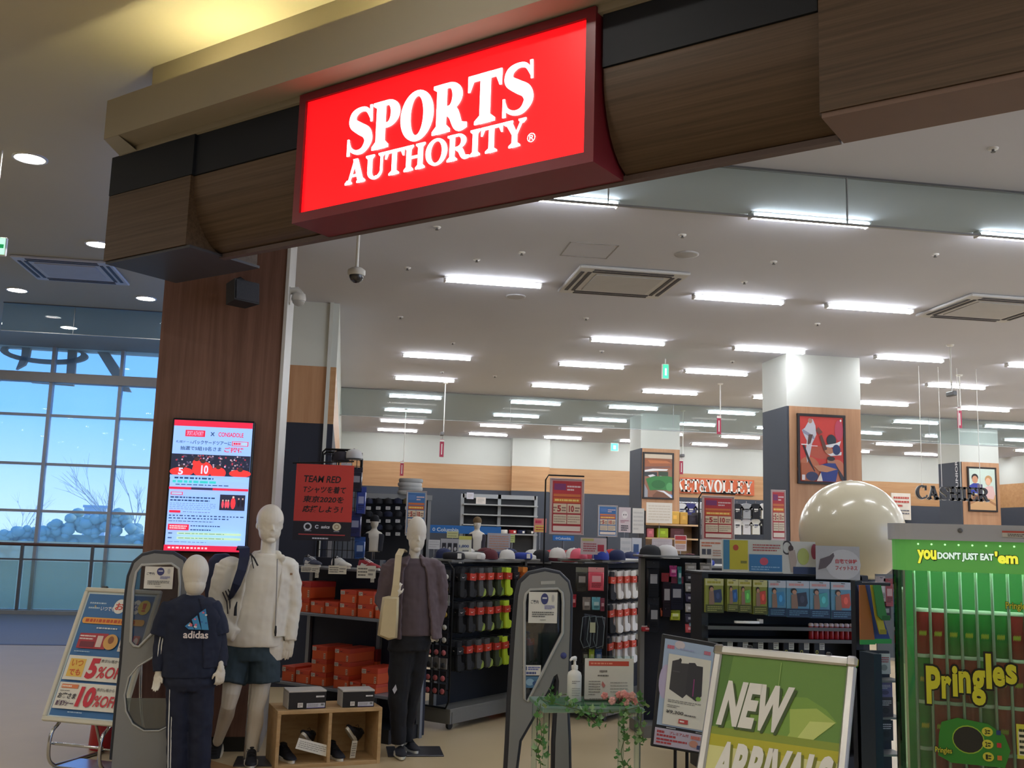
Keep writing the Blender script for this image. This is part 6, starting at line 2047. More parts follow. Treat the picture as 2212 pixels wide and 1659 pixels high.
g1, GM1 = gondola(K1, 1.45, .44, 'grey wheeled gondola with black and neon socks')
dkk = [(30, 32, 38), (44, 46, 52), (84, 86, 88), (80, 82, 84), (62, 72, 52), (198, 226, 60), (24, 26, 32), (226, 140, 60), (28, 28, 36)]
toes = [(24, 26, 32), (30, 32, 38), (150, 170, 80), (160, 180, 90), (120, 150, 60), (206, 236, 60), (60, 60, 66), (230, 170, 60), (40, 40, 60)]
bands = [(24, 26, 30), (196, 60, 44), (202, 64, 46), (214, 72, 50), (190, 58, 44), (204, 70, 50), (40, 40, 46), (210, 110, 50), (60, 40, 80)]
COLN = ['near end', 'second', 'third', 'fourth', 'fifth', 'sixth', 'seventh', 'eighth', 'ninth']
CN = ['black', 'black', 'grey', 'grey', 'olive', 'neon yellow', 'black', 'orange', 'dark']
for r_, zt in enumerate((1.375, 1.07, .74)):
    for c_ in range(9):
        y = .10 + c_ * .145
        for dep in range(2):
            S_ = GM1 @ Matrix(((0, 0, -1, .085 - .06 * dep + .01), (1, 0, 0, y), (0, 1, 0, zt - .25), (0, 0, 0, 1))) @ Matrix.Rotation(random.uniform(-.08, .08), 4, 'Z')
            j = (c_ + (r_ if c_ > 6 else 0)) % 9
            sock(S_, dkk[j], toes[j], bands[j], '%s socks, %s row, %s peg from the near end, %s' % (CN[j], ('top', 'middle', 'bottom')[r_], ('first', 'second', 'third', 'fourth', 'fifth', 'sixth', 'seventh', 'eighth', 'ninth')[c_], ('hung behind', 'hung in front')[dep]), 'dark socks on the wheeled gondola', 1.22)
    mb = MB(GM1)
    for c_ in range(9):
        mb.cyl((.22, .125 + c_ * .145, zt), (.0, .125 + c_ * .145, zt), .003, n=5)
    mb.obj('peg_row', GREYMETAL, g1, kind='stuff')
# red basket behind the base
c = at(1086, 1468, 10.6)
mb = MB(); mb.cbox((c.x, 10.7, .33), (.2, .25, .66), .01); mb.obj('red_bin', mat('red_mesh_bin', (176, 44, 34), .6), label='red bin standing under the neon socks', cat='bin')

# end rack with small packs on a black wire loop
ER = thing('wire_end_rack', 'black wire loop rack of small packs at the end of the sock gondola', 'rack', GM1 @ V((.24, -.04, 0)))
mb = MB(GM1)
loop = [(.0, -.03, 1.20), (.0, -.03, .25), (.03, -.03, .19), (.40, -.03, .19), (.44, -.03, .25), (.44, -.03, 1.36), (.40, -.03, 1.42), (.06, -.03, 1.42), (.0, -.03, 1.36)]
mb.tube(loop, .009, 8, closed=True); mb.obj('frame', BLACKMETAL, ER)
mb = MB(GM1)
for k in range(10):
    z = .34 + .107 * k
    mb.cyl((.01, -.03, z), (.43, -.03, z), .004, n=5)
mb.obj('wire_row', BLACKMETAL, ER, kind='stuff')
kinds = [((60, 60, 62), (214, 110, 116), 'pink'), ((54, 54, 58), (214, 110, 116), 'pink'), ((160, 158, 154), (60, 60, 62), 'grey'), ((46, 46, 50), (220, 120, 126), 'pink'), ((46, 46, 50), (226, 224, 216), 'white'), ((40, 40, 44), (226, 224, 216), 'white'), ((44, 42, 40), (206, 172, 66), 'gold'), ((150, 150, 146), (226, 224, 216), 'white'), ((44, 42, 40), (206, 172, 66), 'gold'), ((60, 60, 62), (230, 228, 222), 'white')]
for k, (cb, cd, nm) in enumerate(kinds):
    z = .30 + .107 * k
    for q in range(5):
        x = .05 + .08 * q
        M = GM1 @ Matrix(((-1, 0, 0, x + .035), (0, 0, -1, -.045), (0, 1, 0, z), (0, 0, 0, 1)))
        M = GM1 @ Matrix(((-1, 0, 0, x + .034), (0, 0, 1, -.05), (0, 1, 0, z), (0, 0, 0, 1)))
        t = thing('small_pack', 'small %s dotted pack, %s row from the floor, %s from the gondola corner' % (nm, ORD[k], ORD[q]), 'package', M @ V((.03, .03, 0)), 0, 'small packs on the wire end rack')
        mb = MB(M); mb.box((.034, .045, 0), (.066, .09, .012)); mb.obj('card', paint(cb), t)
        mb = MB(M); mb.ell((.034, .03, -.012), (.024, .024, .014), 12, 6); mb.obj('ball', paint(cd, .4), t)

# second gondola: white socks, pink packs on its end
K2 = V((2.46, 9.35, 0))
g2_, GM2 = gondola(K2, 1.25, .62, 'grey gondola of white socks behind the acrylic table', 1.42)
wk = [(36, 38, 44), (226, 222, 216), (224, 220, 214), (228, 224, 216), (226, 224, 210), (224, 222, 212), (226, 222, 216)]
bk_ = [(206, 70, 48), (206, 76, 56), (206, 70, 48), (204, 70, 50), (36, 36, 40), (36, 36, 40), (30, 34, 46)]
for r_, zt in enumerate((1.37, 1.06, .76)):
    for c_ in range(7):
        y = .06 + c_ * .15
        for dep in range(3):
            S_ = GM2 @ Matrix(((0, 0, -1, .14 - .06 * dep), (1, 0, 0, y), (0, 1, 0, zt - .26), (0, 0, 0, 1))) @ Matrix.Rotation(random.uniform(-.08, .08), 4, 'Z')
            sock(S_, wk[c_], wk[c_] if c_ else (40, 42, 50), bk_[c_], '%s socks with %s band, %s row, %s peg from the near end, %s' % ('black' if c_ == 0 else 'white', 'red' if c_ < 4 else 'black', ('top', 'middle', 'bottom')[r_], ORD[c_], ('hindmost', 'middle one', 'foremost')[dep]), 'white socks on the second gondola', 1.25)
    mb = MB(GM2)
    for c_ in range(7):
        mb.cyl((.31, .085 + c_ * .15, zt), (.0, .085 + c_ * .15, zt), .003, n=5)
    mb.obj('peg_row', GREYMETAL, g2_, kind='stuff')
mb = MB(GM2); mb.b2((.0, -.012, .2), (.62, -.002, 1.42)); mb.obj('end_panel', mat('gondola_black_board', (22, 24, 32), .6), g2_)
for x0, y0, x1, y1, Y, c, c2, lab in ((1270, 1226, 1305, 1276, 9.22, (226, 90, 110), (232, 160, 164), 'pink striped pack on the end of the white sock gondola'), (1243, 1226, 1270, 1278, 9.3, (58, 58, 56), (120, 124, 112), 'dark grey picture pack beside the pink striped pack'), (1278, 1290, 1297, 1318, 9.22, (110, 180, 196), None, 'cyan pack below the pink striped pack'), (1232, 1284, 1245, 1312, 9.5, (190, 50, 70), None, 'red pack at the edge of the gondola end'), (1258, 1290, 1276, 1318, 9.3, (150, 140, 136), None, 'grey pack beside the cyan pack'), (1296, 1292, 1306, 1320, 9.2, (140, 60, 84), None, 'narrow maroon pack beside the cyan pack'), (1256, 1402, 1272, 1432, 9.3, (48, 50, 52), None, 'dark pack low on the gondola end'), (1272, 1402, 1284, 1432, 9.25, (170, 200, 70), None, 'lime pack low on the gondola end'), (1285, 1402, 1300, 1432, 9.22, (50, 90, 150), None, 'blue pack low on the gondola end')):
    pack(lab, x0, y0, x1, y1, Y, c, c2, group='packs on the gondola end', seed=x0)
# looped dark skipping rope pack
c = at(1280, 1362, 9.2)
rp_ = thing('rope_pack', 'navy pouch with pale cord loops hanging on the gondola end', 'pouch', c)
mb = MB(); mb.puffy([(-.11, -.16), (.10, -.16), (.12, .12), (-.08, .15)], .03, .02, M=frame(c, (1, 0, 0), (0, 0, 1))); fix_normals(mb.obj('pouch', paint((22, 30, 44), .6), rp_))
for dx in (-.06, .0, .06):
    mb = MB(); mb.tube([c + V((dx - .04, -.035, .12)), c + V((dx - .06, -.035, -.08)), c + V((dx - .03, -.035, -.15)), c + V((dx + .03, -.035, -.13)), c + V((dx + .04, -.035, .04)), c + V((dx + .02, -.035, .13))], .0035, 6, closed=True); mb.obj('cord', paint((120, 136, 146), .6), rp_)
mb = MB(); mb.box(c + V((-.01, -.042, .03)), (.05, .004, .09)); mb.obj('tag', paint((190, 196, 170)), rp_)

# third rack: dark shorts, red lined bags and small packs
YT = 8.85
a, b = at(1392, 1208, YT), at(1535, 1212, YT)
tr_ = thing('peg_stand', 'black peg panel with red lined bags and small packs', 'rack', ((a.x + b.x) / 2, YT + .1, 0))
mb = MB(); mb.b2((a.x, YT + .08, .1), (b.x, YT + .11, a.z + .05)); mb.obj('back_panel', mat('gondola_black_board', (22, 24, 32), .6), tr_)
for x in (a.x, b.x):
    mb = MB(); mb.b2((x - .02, YT + .04, 0), (x + .02, YT + .12, a.z + .05)); mb.obj('upright', STEELG, tr_)
mb = MB(); mb.b2((a.x - .05, YT - .2, .0), (b.x + .05, YT + .25, .1)); mb.obj('base', STEELG, tr_)
mb = MB(); mb.cbox(((a.x + b.x) / 2, YT + .05, a.z + .03), (b.x - a.x + .1, .3, .02), .004); mb.obj('top_shelf', STEELG, tr_)
for k, (x0, y0, x1, y1, c, c2, lab, t_) in enumerate((
        (1396, 1212, 1424, 1290, (24, 26, 32), (40, 42, 48), 'black folded shorts hung beside the white socks', .06), (1398, 1290, 1424, 1366, (28, 30, 36), (30, 32, 40), 'black shorts hung below the folded shorts', .06),
        (1428, 1238, 1450, 1332, (34, 24, 32), (150, 40, 48), 'black bag with red edge at the corner of the peg panel', .05), (1444, 1246, 1476, 1318, (26, 26, 40), (110, 40, 60), 'black bag with white tag on the peg panel', .06),
        (1446, 1222, 1462, 1246, (206, 76, 150), None, 'magenta pack on the peg panel', .03), (1463, 1224, 1472, 1262, (60, 130, 134), None, 'teal strap pack on the peg panel', .03),
        (1447, 1317, 1469, 1340, (186, 196, 60), None, 'yellow green pouch on the peg panel', .03), (1426, 1314, 1446, 1332, (180, 92, 70), None, 'rust red flat pack on the peg panel', .03), (1386, 1352, 1416, 1364, (172, 50, 56), (206, 196, 196), 'red packet lying under the white socks', .05),
        (1488, 1342, 1496, 1358, (120, 160, 180), None, 'pale blue strip pack on the peg panel', .02))):
    pack(lab, x0, y0, x1, y1, YT - .02, c, c2, group='articles on the peg panel', t=t_, seed=k)
for cx_, xs_ in ((0, 1480), (1, 1512)):
    for k in range(7):
        y = 1216 + 22 * k
        cc = ((190, 188, 184), (54, 54, 60), (176, 174, 170), (60, 56, 80), (186, 182, 178), (70, 68, 84), (206, 90, 96))[k]
        pack('small %s blister pack, %s down the %s column of the peg panel' % (('pale', 'dark', 'pale', 'violet', 'pale', 'violet', 'red')[k], ORD[k], ('first', 'second')[cx_]), xs_, y, xs_ + 24, y + 19, YT - .02, cc, None, group='blister packs on the peg panel', t=.03, seed=k + 9 * cx_)
for k, (px, c, lab) in enumerate(((1440, (206, 204, 204), 'white trainer on top of the peg panel'), (1405, (28, 30, 36), 'black folded cap on top beside the peg panel'))):
    cap(lab, px, 1206, YT + .02, c, .2, group='articles on top of the peg panel')

# ------------------------------------------------------------------ accessory rack with long packages
YA = 7.5
a, b = at(1518, 1250, YA), at(1862, 1262, YA)
ar_ = thing('accessory_rack', 'dark metal rack of green and blue sports packages behind the arrivals board', 'rack', ((a.x + b.x) / 2, YA + .2, 0))
DKS = mat('rack_dark_steel', (48, 50, 56), .5, .3)
mb = MB(); mb.b2((a.x, YA + .14, .1), (b.x, YA + .17, a.z + .04)); mb.obj('back_panel', mat('rack_mesh_board', (40, 42, 50), .6), ar_)
for x in (a.x, b.x):
    mb = MB(); mb.b2((x - .025, YA - .05, 0), (x + .025, YA + .2, a.z + .05)); mb.obj('upright', DKS, ar_)
mb = MB(); mb.cbox(((a.x + b.x) / 2, YA + .14, a.z + .045), (b.x - a.x + .06, .36, .02), .004); mb.obj('top_shelf', DKS, ar_)
for py in (1352, 1378, 1440):
    z = at(1700, py, YA).z
    mb = MB(); mb.cbox(((a.x + b.x) / 2, YA + .02, z - .012), (b.x - a.x, .26, .02), .003); mb.obj('shelf', DKS, ar_)
    mb = MB(); mb.box(((a.x + b.x) / 2, YA - .113, z - .012), (b.x - a.x, .004, .026)); mb.obj('price_rail', mat('price_rail_grey', (92, 94, 96), .4), ar_)
mb = MB(); mb.b2((a.x, YA - .1, 0), (b.x, YA + .2, .1)); mb.obj('base', DKS, ar_)
gcol = [((58, 72, 110), 'navy'), ((60, 96, 150), 'blue'), ((110, 186, 92), 'green'), ((196, 92, 80), 'red')]
for k in range(8):
    x0 = (1519, 1566, 1591, 1622, 1655, 1694, 1744, 1790)[k]
    x1 = (1558, 1590, 1618, 1652, 1692, 1742, 1786, 1834)[k]
    y0 = 1250 + int(.03 * (x0 - 1519))
    y1 = (1322, 1320, 1322, 1326, 1330, 1332, 1334, 1336)[k]
    green = k < 4
    cbg, cst = ((150, 158, 74), (86, 92, 48)) if green else ((104, 160, 190), (36, 62, 92))
    pr = [(56, 70, 106), (58, 100, 160), (104, 190, 96), (200, 84, 74), (70, 140, 190), (60, 66, 84), (84, 176, 180), (206, 92, 78)][k]
    A_, B__ = at(x0, y1, YA - .03), at(x1, y0, YA - .03)
    w, h = B__.x - A_.x, B__.z - A_.z
    t = thing('sports_package', '%s package with %s support picture, %s of the long packages' % ('yellow green' if green else 'light blue', ('navy', 'blue', 'green', 'red', 'sky blue', 'black', 'turquoise', 'orange red')[k], ORD[k]), 'package', (A_.x + w / 2, YA, A_.z), 0, 'long hanging sports packages')
    for dep in range(2):
        M = frame((A_.x, YA - .03 - .05 * dep, A_.z), (1, 0, 0), (0, 0, 1))
        mb = MB(M); mb.cbox((w / 2, h / 2, -.02), (w, h, .03), .003); mb.obj('carton', paint(cbg), t)
    p = PR(M @ Matrix.Translation((0, 0, -.004)), w, h)
    p.rect(0, 0, 1, .2, (206, 206, 150) if green else (196, 204, 216)); p.lines(.1, .05, .9, .16, 1, (176, 170, 70) if green else (214, 160, 160), .6, k, 3)
    p.ell(.32, .28, .13, .08, (52, 42, 40)); p.ell(.34, .31, .10, .06, (196, 152, 126)); p.poly([(.2, .38), (.46, .36), (.52, .52), (.48, .76), (.2, .76)], (150, 122, 108))
    p.poly([(.44, .34), (.86, .30), (.92, .6), (.84, .7), (.5, .7)], pr); p.ell(.68, .5, .1, .1, tuple(min(255, int(q * 1.25)) for q in pr))
    p.rect(0, .76, 1, 1, cst); p.lines(.1, .8, .9, .96, 3, (180, 180, 110) if green else (110, 160, 190), .35, k, 5)
    p.build('print', t)
    mb = MB(M); mb.cyl((w / 2, h * .97, -.1), (w / 2, h * .97, .05), .003, n=6); mb.obj('peg', GREYMETAL, t)
# white insole pack, red tubes, black boxes
c = at(1612, 1346, YA - .06)
t = thing('insole_pack', 'flat white insole lying on the rack shelf under the packages', 'insole', c)
mb = MB(); mb.loft([[c + V((x, y * k_, z)) for x, y in ((-.1, -.01), (-.09, -.035), (0, -.045), (.09, -.035), (.105, 0), (.09, .03), (0, .03), (-.08, .02))] for z, k_ in ((0, 1), (.012, 1), (.016, .8))]); mb.obj('insole', paint((226, 226, 224), .7), t)
mb = MB(); mb.box(c + V((.11, 0, .016)), (.03, .05, .03)); mb.obj('heel_cup', paint((206, 206, 206), .7), t)
for k in range(9):
    px = 1752 + 11 * k
    c = at(px, 1376, YA - .05)
    c.z = at(1700, 1378, YA).z
    t = thing('red_tube', 'red capped tape tube, %s in the row beside the black boxes' % ORD[k], 'tube', c, 0, 'red tubes on the rack shelf')
    mb = MB(); mb.lathe(c, [(.018, 0), (.019, .005), (.019, .085), (.016, .095)], 12); mb.obj('tube_body', paint((186, 32, 44), .3), t)
    mb = MB(); mb.lathe(c, [(.0195, .095), (.0195, .112), (.012, .118)], 12); mb.obj('tube_cap', paint((214, 196, 196), .4), t)
for k in range(7):
    px = 1566 + 33 * k
    c = at(px, 1440, YA - .04)
    c.z = at(1700, 1440, YA).z
    t = thing('black_box', 'black packet with white price card, %s along the lower rack shelf' % ORD[k], 'box', c, 0, 'black packets on the lower rack shelf')
    mb = MB(); mb.cbox(c + V((0, 0, .10)), (.085, .1, .20), .004); mb.obj('packet', paint((30, 32, 40), .5), t)
    p = PR(frame(c + V((-.042, -.051, 0)), (1, 0, 0), (0, 0, 1)), .085, .2); p.rect(.5, .02, .98, .32, (206, 206, 200)); p.lines(.55, .08, .93, .28, 3, (120, 120, 120), .5, k, 2); p.ell(.25, .4, .14, .07, (170, 170, 80), 12, hole=.6); p.build('packet_print', t)
# sign cards along the top of the rack
r_, p = card('rack_sign', 'yellow and blue advertising card on the accessory rack', 'sign card', 1560, 1166, 1692, 1236, YA - .08, (206, 208, 200))
p.rect(.02, .03, .12, .93, (70, 130, 166)); p.rect(.12, .03, .42, .93, (196, 186, 52)); p.ell(.22, .26, .045, .09, (186, 76, 52)); p.rect(.3, .66, .4, .74, (120, 120, 50)); p.rect(.44, .45, .98, .97, (60, 120, 172)); p.ell(.68, .66, .07, .12, (196, 84, 104)); p.lines(.47, .8, .94, .94, 2, (150, 190, 220), .4, 3, 7); p.lines(.5, .12, .95, .36, 3, (176, 90, 90), .5, 4, 9); p.build('print', r_)
r_, p = card('rack_sign', 'white advertising card with a reaching player on the accessory rack', 'sign card', 1692, 1170, 1762, 1240, YA - .05, (206, 206, 200))
p.ell(.12, .2, .16, .22, (60, 56, 56), 18, hole=.75); p.ell(.24, .22, .08, .1, (70, 54, 48)); p.poly([(.16, .32), (.36, .26), (.42, .6), (.34, .95), (.24, .95), (.2, .6)], (176, 160, 150)); p.ell(.62, .46, .18, .26, (176, 188, 106)); p.rect(.3, .78, 1, 1, (44, 60, 96)); p.ell(.96, .3, .1, .24, (150, 70, 86)); p.build('print', r_)
r_, p = card('rack_sign', 'grey advertising card with red words in front of the cream ball', 'sign card', 1763, 1180, 1858, 1252, YA - .10, (176, 176, 178))
p.ell(.62, .55, .4, .45, (196, 196, 198)); p.poly([(.05, .72), (.1, .4), (.3, .3), (.4, .2), (.42, .3), (.34, .5), (.22, .66)], (96, 84, 86)); p.text('自宅で体幹', .44, .38, .94, .52, (190, 70, 70), .03); p.text('フィットネス', .44, .58, .94, .72, (190, 80, 80), .03); p.build('print', r_)
for k, (px, c) in enumerate(((1690, (180, 44, 48)), (1712, (200, 196, 190)), (1735, (190, 40, 50)), (1640, (120, 170, 60)), (1622, (90, 140, 60)))):
    q = at(px, 1246, YA + .12); q.z = a.z + .056
    t = thing('grip_roll', 'small %s grip roll on top of the accessory rack' % ('red', 'white', 'bright red', 'lime', 'dark green')[k], 'grip roll', q, 0, 'grip rolls on the rack top')
    mb = MB(); mb.lathe(q, [(.022, 0), (.025, .01), (.025, .03), (.022, .04)], 12); mb.obj('roll', paint(c, .5), t)
    mb = MB(); mb.lathe(q, [(.014, .04), (.014, .046), (.01, .048)], 10); mb.obj('core', paint((230, 228, 224), .5), t)
# giant cream ball on the rack top
bc = at(1840, 1149, 8.3)
rb = 114 / FPX * 8.3 * 1.03
ball = thing('exercise_ball', 'giant glossy cream exercise ball behind the rack cards', 'ball', V((bc.x, bc.y, bc.z - rb)))
mb = MB(); mb.ell(bc, (rb, rb, rb), 48, 32); mb.obj('ball', mat('cream_vinyl', (222, 212, 184), .22, var=.02, coat=.3), ball)
mb = MB(); mb.lathe((bc.x, bc.y, 0), [(.22, 0), (.22, .03), (.05, .06), (.05, bc.z - rb - .05), (.2, bc.z - rb - .0), (.2, bc.z - rb + .05), (.19, bc.z - rb + .05), (.19, bc.z - rb + .02)], 24, caps=(True, False)); mb.obj('ring_stand', DKS, ball)
mb = MB(); mb.lathe(bc + V((0, 0, rb - .004)), [(.02, 0), (.018, .006), (.005, .008)], 12); mb.obj('valve', WHITEP, ball)
# ================================================================== near right: boards, table, vending machine
# ------------------------------------------------------------------ green arrivals board
YN = 4.7
NL = at(1560, 1412, YN)
lean = .38
nb_up = V((0, math.sin(lean), math.cos(lean)))
nrot = math.radians(-44)
nx = V((math.cos(nrot), math.sin(nrot), 0))
nup = V((-math.sin(nrot) * math.sin(lean), math.cos(nrot) * math.sin(lean), math.cos(lean)))
NW, NH = .59, .84
O = NL - nup * NH
NM = frame(O, nx, nup)
nb2 = thing('arrivals_board', 'green poster board in a silver snap frame reading NEW ARRIVALS', 'sign board', V((O.x + .3, O.y, 0)))
mb = MB(NM); mb.box((NW / 2, NH / 2, -.012), (NW, NH, .016)); mb.obj('board', PAPER, nb2)
SNAP = mat('snap_frame_silver', (206, 206, 204), .28, .75, var=.03)
mb = MB(NM)
for c_, s_ in (((NW / 2, -.016, 0), (NW + .07, .04, .032)), ((NW / 2, NH + .016, 0), (NW + .07, .04, .032)), ((-.016, NH / 2, 0), (.04, NH, .032)), ((NW + .016, NH / 2, 0), (.04, NH, .032))):
    mb.cbox(c_, s_, .008)
mb.obj('frame', SNAP, nb2)
for u in (-.016, NW + .016):
    mb = MB(NM); mb.cbox((u, NH + .016, .004), (.052, .052, .036), .012); mb.obj('corner', CHROME, nb2)
for u in (.13, .5):
    mb = MB(NM); mb.cbox((u, NH + .042, -.004), (.022, .02, .024), .004); mb.obj('clip', BLACKP, nb2)
p = PR(NM, NW, NH)
p.rect(0, 0, 1, 1, (104, 146, 62)); p.poly([(.0, 0), (.10, 0), (.07, .26), (.03, .38), (0, .42)], (84, 126, 50)); p.poly([(.49, .20), (.72, .19), (.87, .24), (.96, .30), (.80, .40), (.62, .52), (.45, .56), (.0, .56), (.0, .42)], (122, 162, 64))
p.poly([(.6, .26), (.8, .24), (.95, .30), (.80, .40), (.62, .54), (.5, .54), (.62, .38)], (170, 194, 92)); p.poly([(.76, .31), (.95, .30), (.80, .40), (.62, .54), (.56, .54)], (204, 218, 128))
p.rect(0, .40, 1, .44, (140, 158, 52)); p.rect(0, .44, 1, .50, (186, 182, 40)); p.rect(0, .50, 1, 1, (222, 222, 150)); p.poly([(.45, .50), (.66, .50), (1, .9), (.3, .9)], (206, 196, 60)); p.rect(.492, .02, .498, .16, (150, 186, 100))
p.text('NEW', .06, .160, .645, .405, (62, 84, 40), .05, .3); p.text('NEW', .04, .147, .625, .392, (232, 232, 226), .05, .3)
p.text('ARRIVALS', .06, .482, .985, .72, (120, 126, 40), .05, .3); p.text('ARRIVALS', .04, .470, .965, .708, (236, 236, 230), .05, .3)
p.build('poster', nb2)
for u in (.04, NW - .04):
    a = NM @ V((u, 0, -.02))
    mb = MB(); mb.tube([NM @ V((u, .3, -.025)), a, V((a.x, a.y - .06, .02))], .012, 8); mb.obj('leg', CHROME, nb2)
    b = NM @ V((u, .7, -.03))
    mb = MB(); mb.tube([b, V((b.x, b.y + .28, .02))], .012, 8); mb.obj('rear_leg', CHROME, nb2)

# ------------------------------------------------------------------ slim poster stand with a backpack advert
YP = 5.6
TLp, BLp = at(1431, 1368, YP), at(1397, 1596, YP)
prot = math.radians(-4)
plean = .20
px_ = V((math.cos(prot), math.sin(prot), 0))
pup = V((.15 + -math.sin(prot) * math.sin(plean), math.cos(prot) * math.sin(plean), math.cos(plean))).normalized()
px_ = (px_ - pup * px_.dot(pup)).normalized()
PW, PH = .325, .60
PM = frame(TLp - pup * PH, px_, pup)
psd = thing('poster_stand', 'slim black poster stand showing two dark backpacks', 'poster stand', V((TLp.x + .15, YP + .05, 0)))
mb = MB(PM); mb.cbox((PW / 2, PH / 2, -.012), (PW, PH, .024), .005); mb.obj('frame', mat('stand_black', (24, 24, 28), .4), psd)
p = PR(PM @ Matrix.Translation((.018, .115, 0)), PW - .036, PH - .14)
p.rect(0, 0, 1, 1, (166, 186, 212)); p.ell(.08, .5, .12, .2, (186, 176, 206)); p.ell(.95, .55, .12, .2, (196, 180, 206)); p.ell(.3, .05, .1, .05, (206, 196, 202)); p.lines(.06, .06, .28, .12, 1, (206, 110, 130), .7, 4, 3); p.lines(.78, .06, .94, .12, 1, (200, 120, 140), .7, 5, 2); p.lines(.3, .08, .75, .11, 1, (160, 170, 206), .6, 3, 6)
p.rect(.1, .17, .93, .985, (222, 220, 208))
p.poly([(.18, .25), (.30, .22), (.36, .26), (.5, .25), (.52, .6), (.44, .66), (.17, .58)], (62, 60, 62)); p.poly([(.30, .22), (.33, .2), (.36, .22), (.35, .26)], (40, 40, 42)); p.poly([(.5, .24), (.62, .23), (.66, .26), (.78, .26), (.8, .6), (.7, .67), (.48, .6)], (54, 52, 56)); p.poly([(.62, .42), (.64, .42), (.64, .62), (.62, .62)], (150, 60, 120)); p.rect(.2, .36, .34, .37, (86, 84, 86)); p.ell(.74, .64, .05, .025, (130, 180, 80))
p.lines(.16, .69, .8, .73, 2, (130, 128, 122), .4, 5, 9); p.lines(.16, .75, .4, .79, 2, (130, 128, 122), .4, 6, 4); p.text('¥9,300', .15, .815, .48, .86, (70, 68, 66), .02, .1); p.lines(.5, .835, .86, .86, 1, (110, 108, 104), .6, 8, 7); p.rect(.4, .9, .58, .95, (190, 70, 66)); p.lines(.42, .91, .56, .94, 1, (235, 225, 220), .6, 8, 3)
p.build('poster', psd)
p = PR(PM @ Matrix.Translation((.012, .012, 0)), PW - .024, .088)
p.rect(0, 0, 1, 1, (186, 178, 194)); p.lines(.04, .12, .26, .3, 1, (176, 62, 66), .8, 4, 3); p.text('プレミアム付', .27, .12, .62, .30, (176, 62, 66), .02); p.lines(.04, .33, .6, .5, 1, (176, 62, 66), .7, 4, 6); p.lines(.04, .55, .6, .92, 2, (176, 62, 66), .6, 7, 5); p.lines(.66, .12, .95, .4, 1, (206, 120, 106), .7, 4, 4); p.ell(.72, .62, .08, .2, (196, 140, 120)); p.rect(.78, .66, .96, .9, (60, 70, 110)); p.build('small_poster', psd)
for u_, w_ in ((.3, .16), (.78, .12)):
    mb = MB(PM); mb.box((PW * u_, .107, .003), (PW * w_, .006, .006)); mb.obj('clip', CHROME, psd)
for u in (.42, .62):
    a = PM @ V((PW * u, .02, -.02))
    mb = MB(); mb.cyl(V((a.x, a.y, .01)), a, .009); mb.obj('pole', BLACKMETAL, psd)
c = PM @ V((PW * .5, 0, -.02))
mb = MB(); mb.cbox((c.x, c.y, .008), (.36, .3, .016), .004); mb.obj('base', BLACKMETAL, psd)

# ------------------------------------------------------------------ clear acrylic table with ivy garland
YT_ = 5.85
a, b = at(1172, 1528, YT_ - .2), at(1392, 1532, YT_ - .2)
tz = (a.z + b.z) / 2
tab = thing('acrylic_table', 'clear acrylic table at the gate draped with ivy', 'table', ((a.x + b.x) / 2, YT_, 0))
mb = MB(); mb.cbox(((a.x + b.x) / 2, YT_, tz - .012), (b.x - a.x, .42, .024), .004); mb.obj('table_top', glass('table_acrylic', (206, 236, 222), .03, .30, (206, 236, 224)), tab)
for x in (a.x + .03, b.x - .03):
    for y in (-.17, .17):
        mb = MB(); mb.box((x, YT_ + y, (tz - .024) / 2), (.03, .03, tz - .024)); mb.obj('leg', ACRYL, tab)
mb = MB(); mb.box(((a.x + b.x) / 2, YT_ + .02, .25), (b.x - a.x - .08, .34, .012)); mb.obj('lower_shelf', ACRYL, tab)
mb = MB(); mb.box(((a.x + b.x) / 2, YT_ + .01, tz + .004), (b.x - a.x - .1, .28, .006)); mb.obj('green_mat', glass('green_mat', (196, 226, 208), .02, .35, (130, 186, 150)), tab)
LEAF = mat('ivy_leaf', (84, 136, 72), .6, var=.25, scale=9)
LEAF2 = mat('ivy_leaf_pale', (140, 172, 120), .6, var=.25, scale=9)
VINE = mat('ivy_stem', (92, 104, 66), .7)
lm = []
for k in range(2):
    me = bpy.data.meshes.new('leaf')
    q = [(0, 0, 0), (.012, .006, .003), (.02, .018, 0), (.010, .02, .004), (0, .036, -.004), (-.010, .02, .004), (-.02, .018, 0), (-.012, .006, .003)]
    me.from_pydata(q, [], [(0, 1, 3, 4), (0, 4, 5, 7), (1, 2, 3), (5, 6, 7)])
    me.materials.append((LEAF, LEAF2)[k])
    lm.append(me)


def vine(label, pts, n, seed, spread=.03):
    rnd = random.Random(seed)
    q = _cat([tuple(x) for x in pts], 8)
    r = thing('ivy_garland', label, 'garland', pts[0], 0, 'ivy garlands')
    mb = MB(); mb.tube(q, .0025, 5); mb.obj('stem', VINE, r)
    for k in range(n):
        t = q[rnd.randrange(len(q))]
        o = bpy.data.objects.new('leaf', lm[rnd.random() < .3])
        COL.objects.link(o)
        o.parent = r
        o.matrix_parent_inverse = r.matrix_basis.inverted()
        s_ = rnd.uniform(.7, 1.15)
        o.matrix_basis = Matrix.Translation(t + V((rnd.uniform(-spread, spread), rnd.uniform(-spread, spread) - .01, rnd.uniform(-spread, spread)))) @ Matrix.Rotation(rnd.uniform(0, 6.28), 4, 'Z') @ Matrix.Rotation(rnd.uniform(.5, 2.6), 4, 'X') @ Matrix.Scale(s_, 4)
    return r


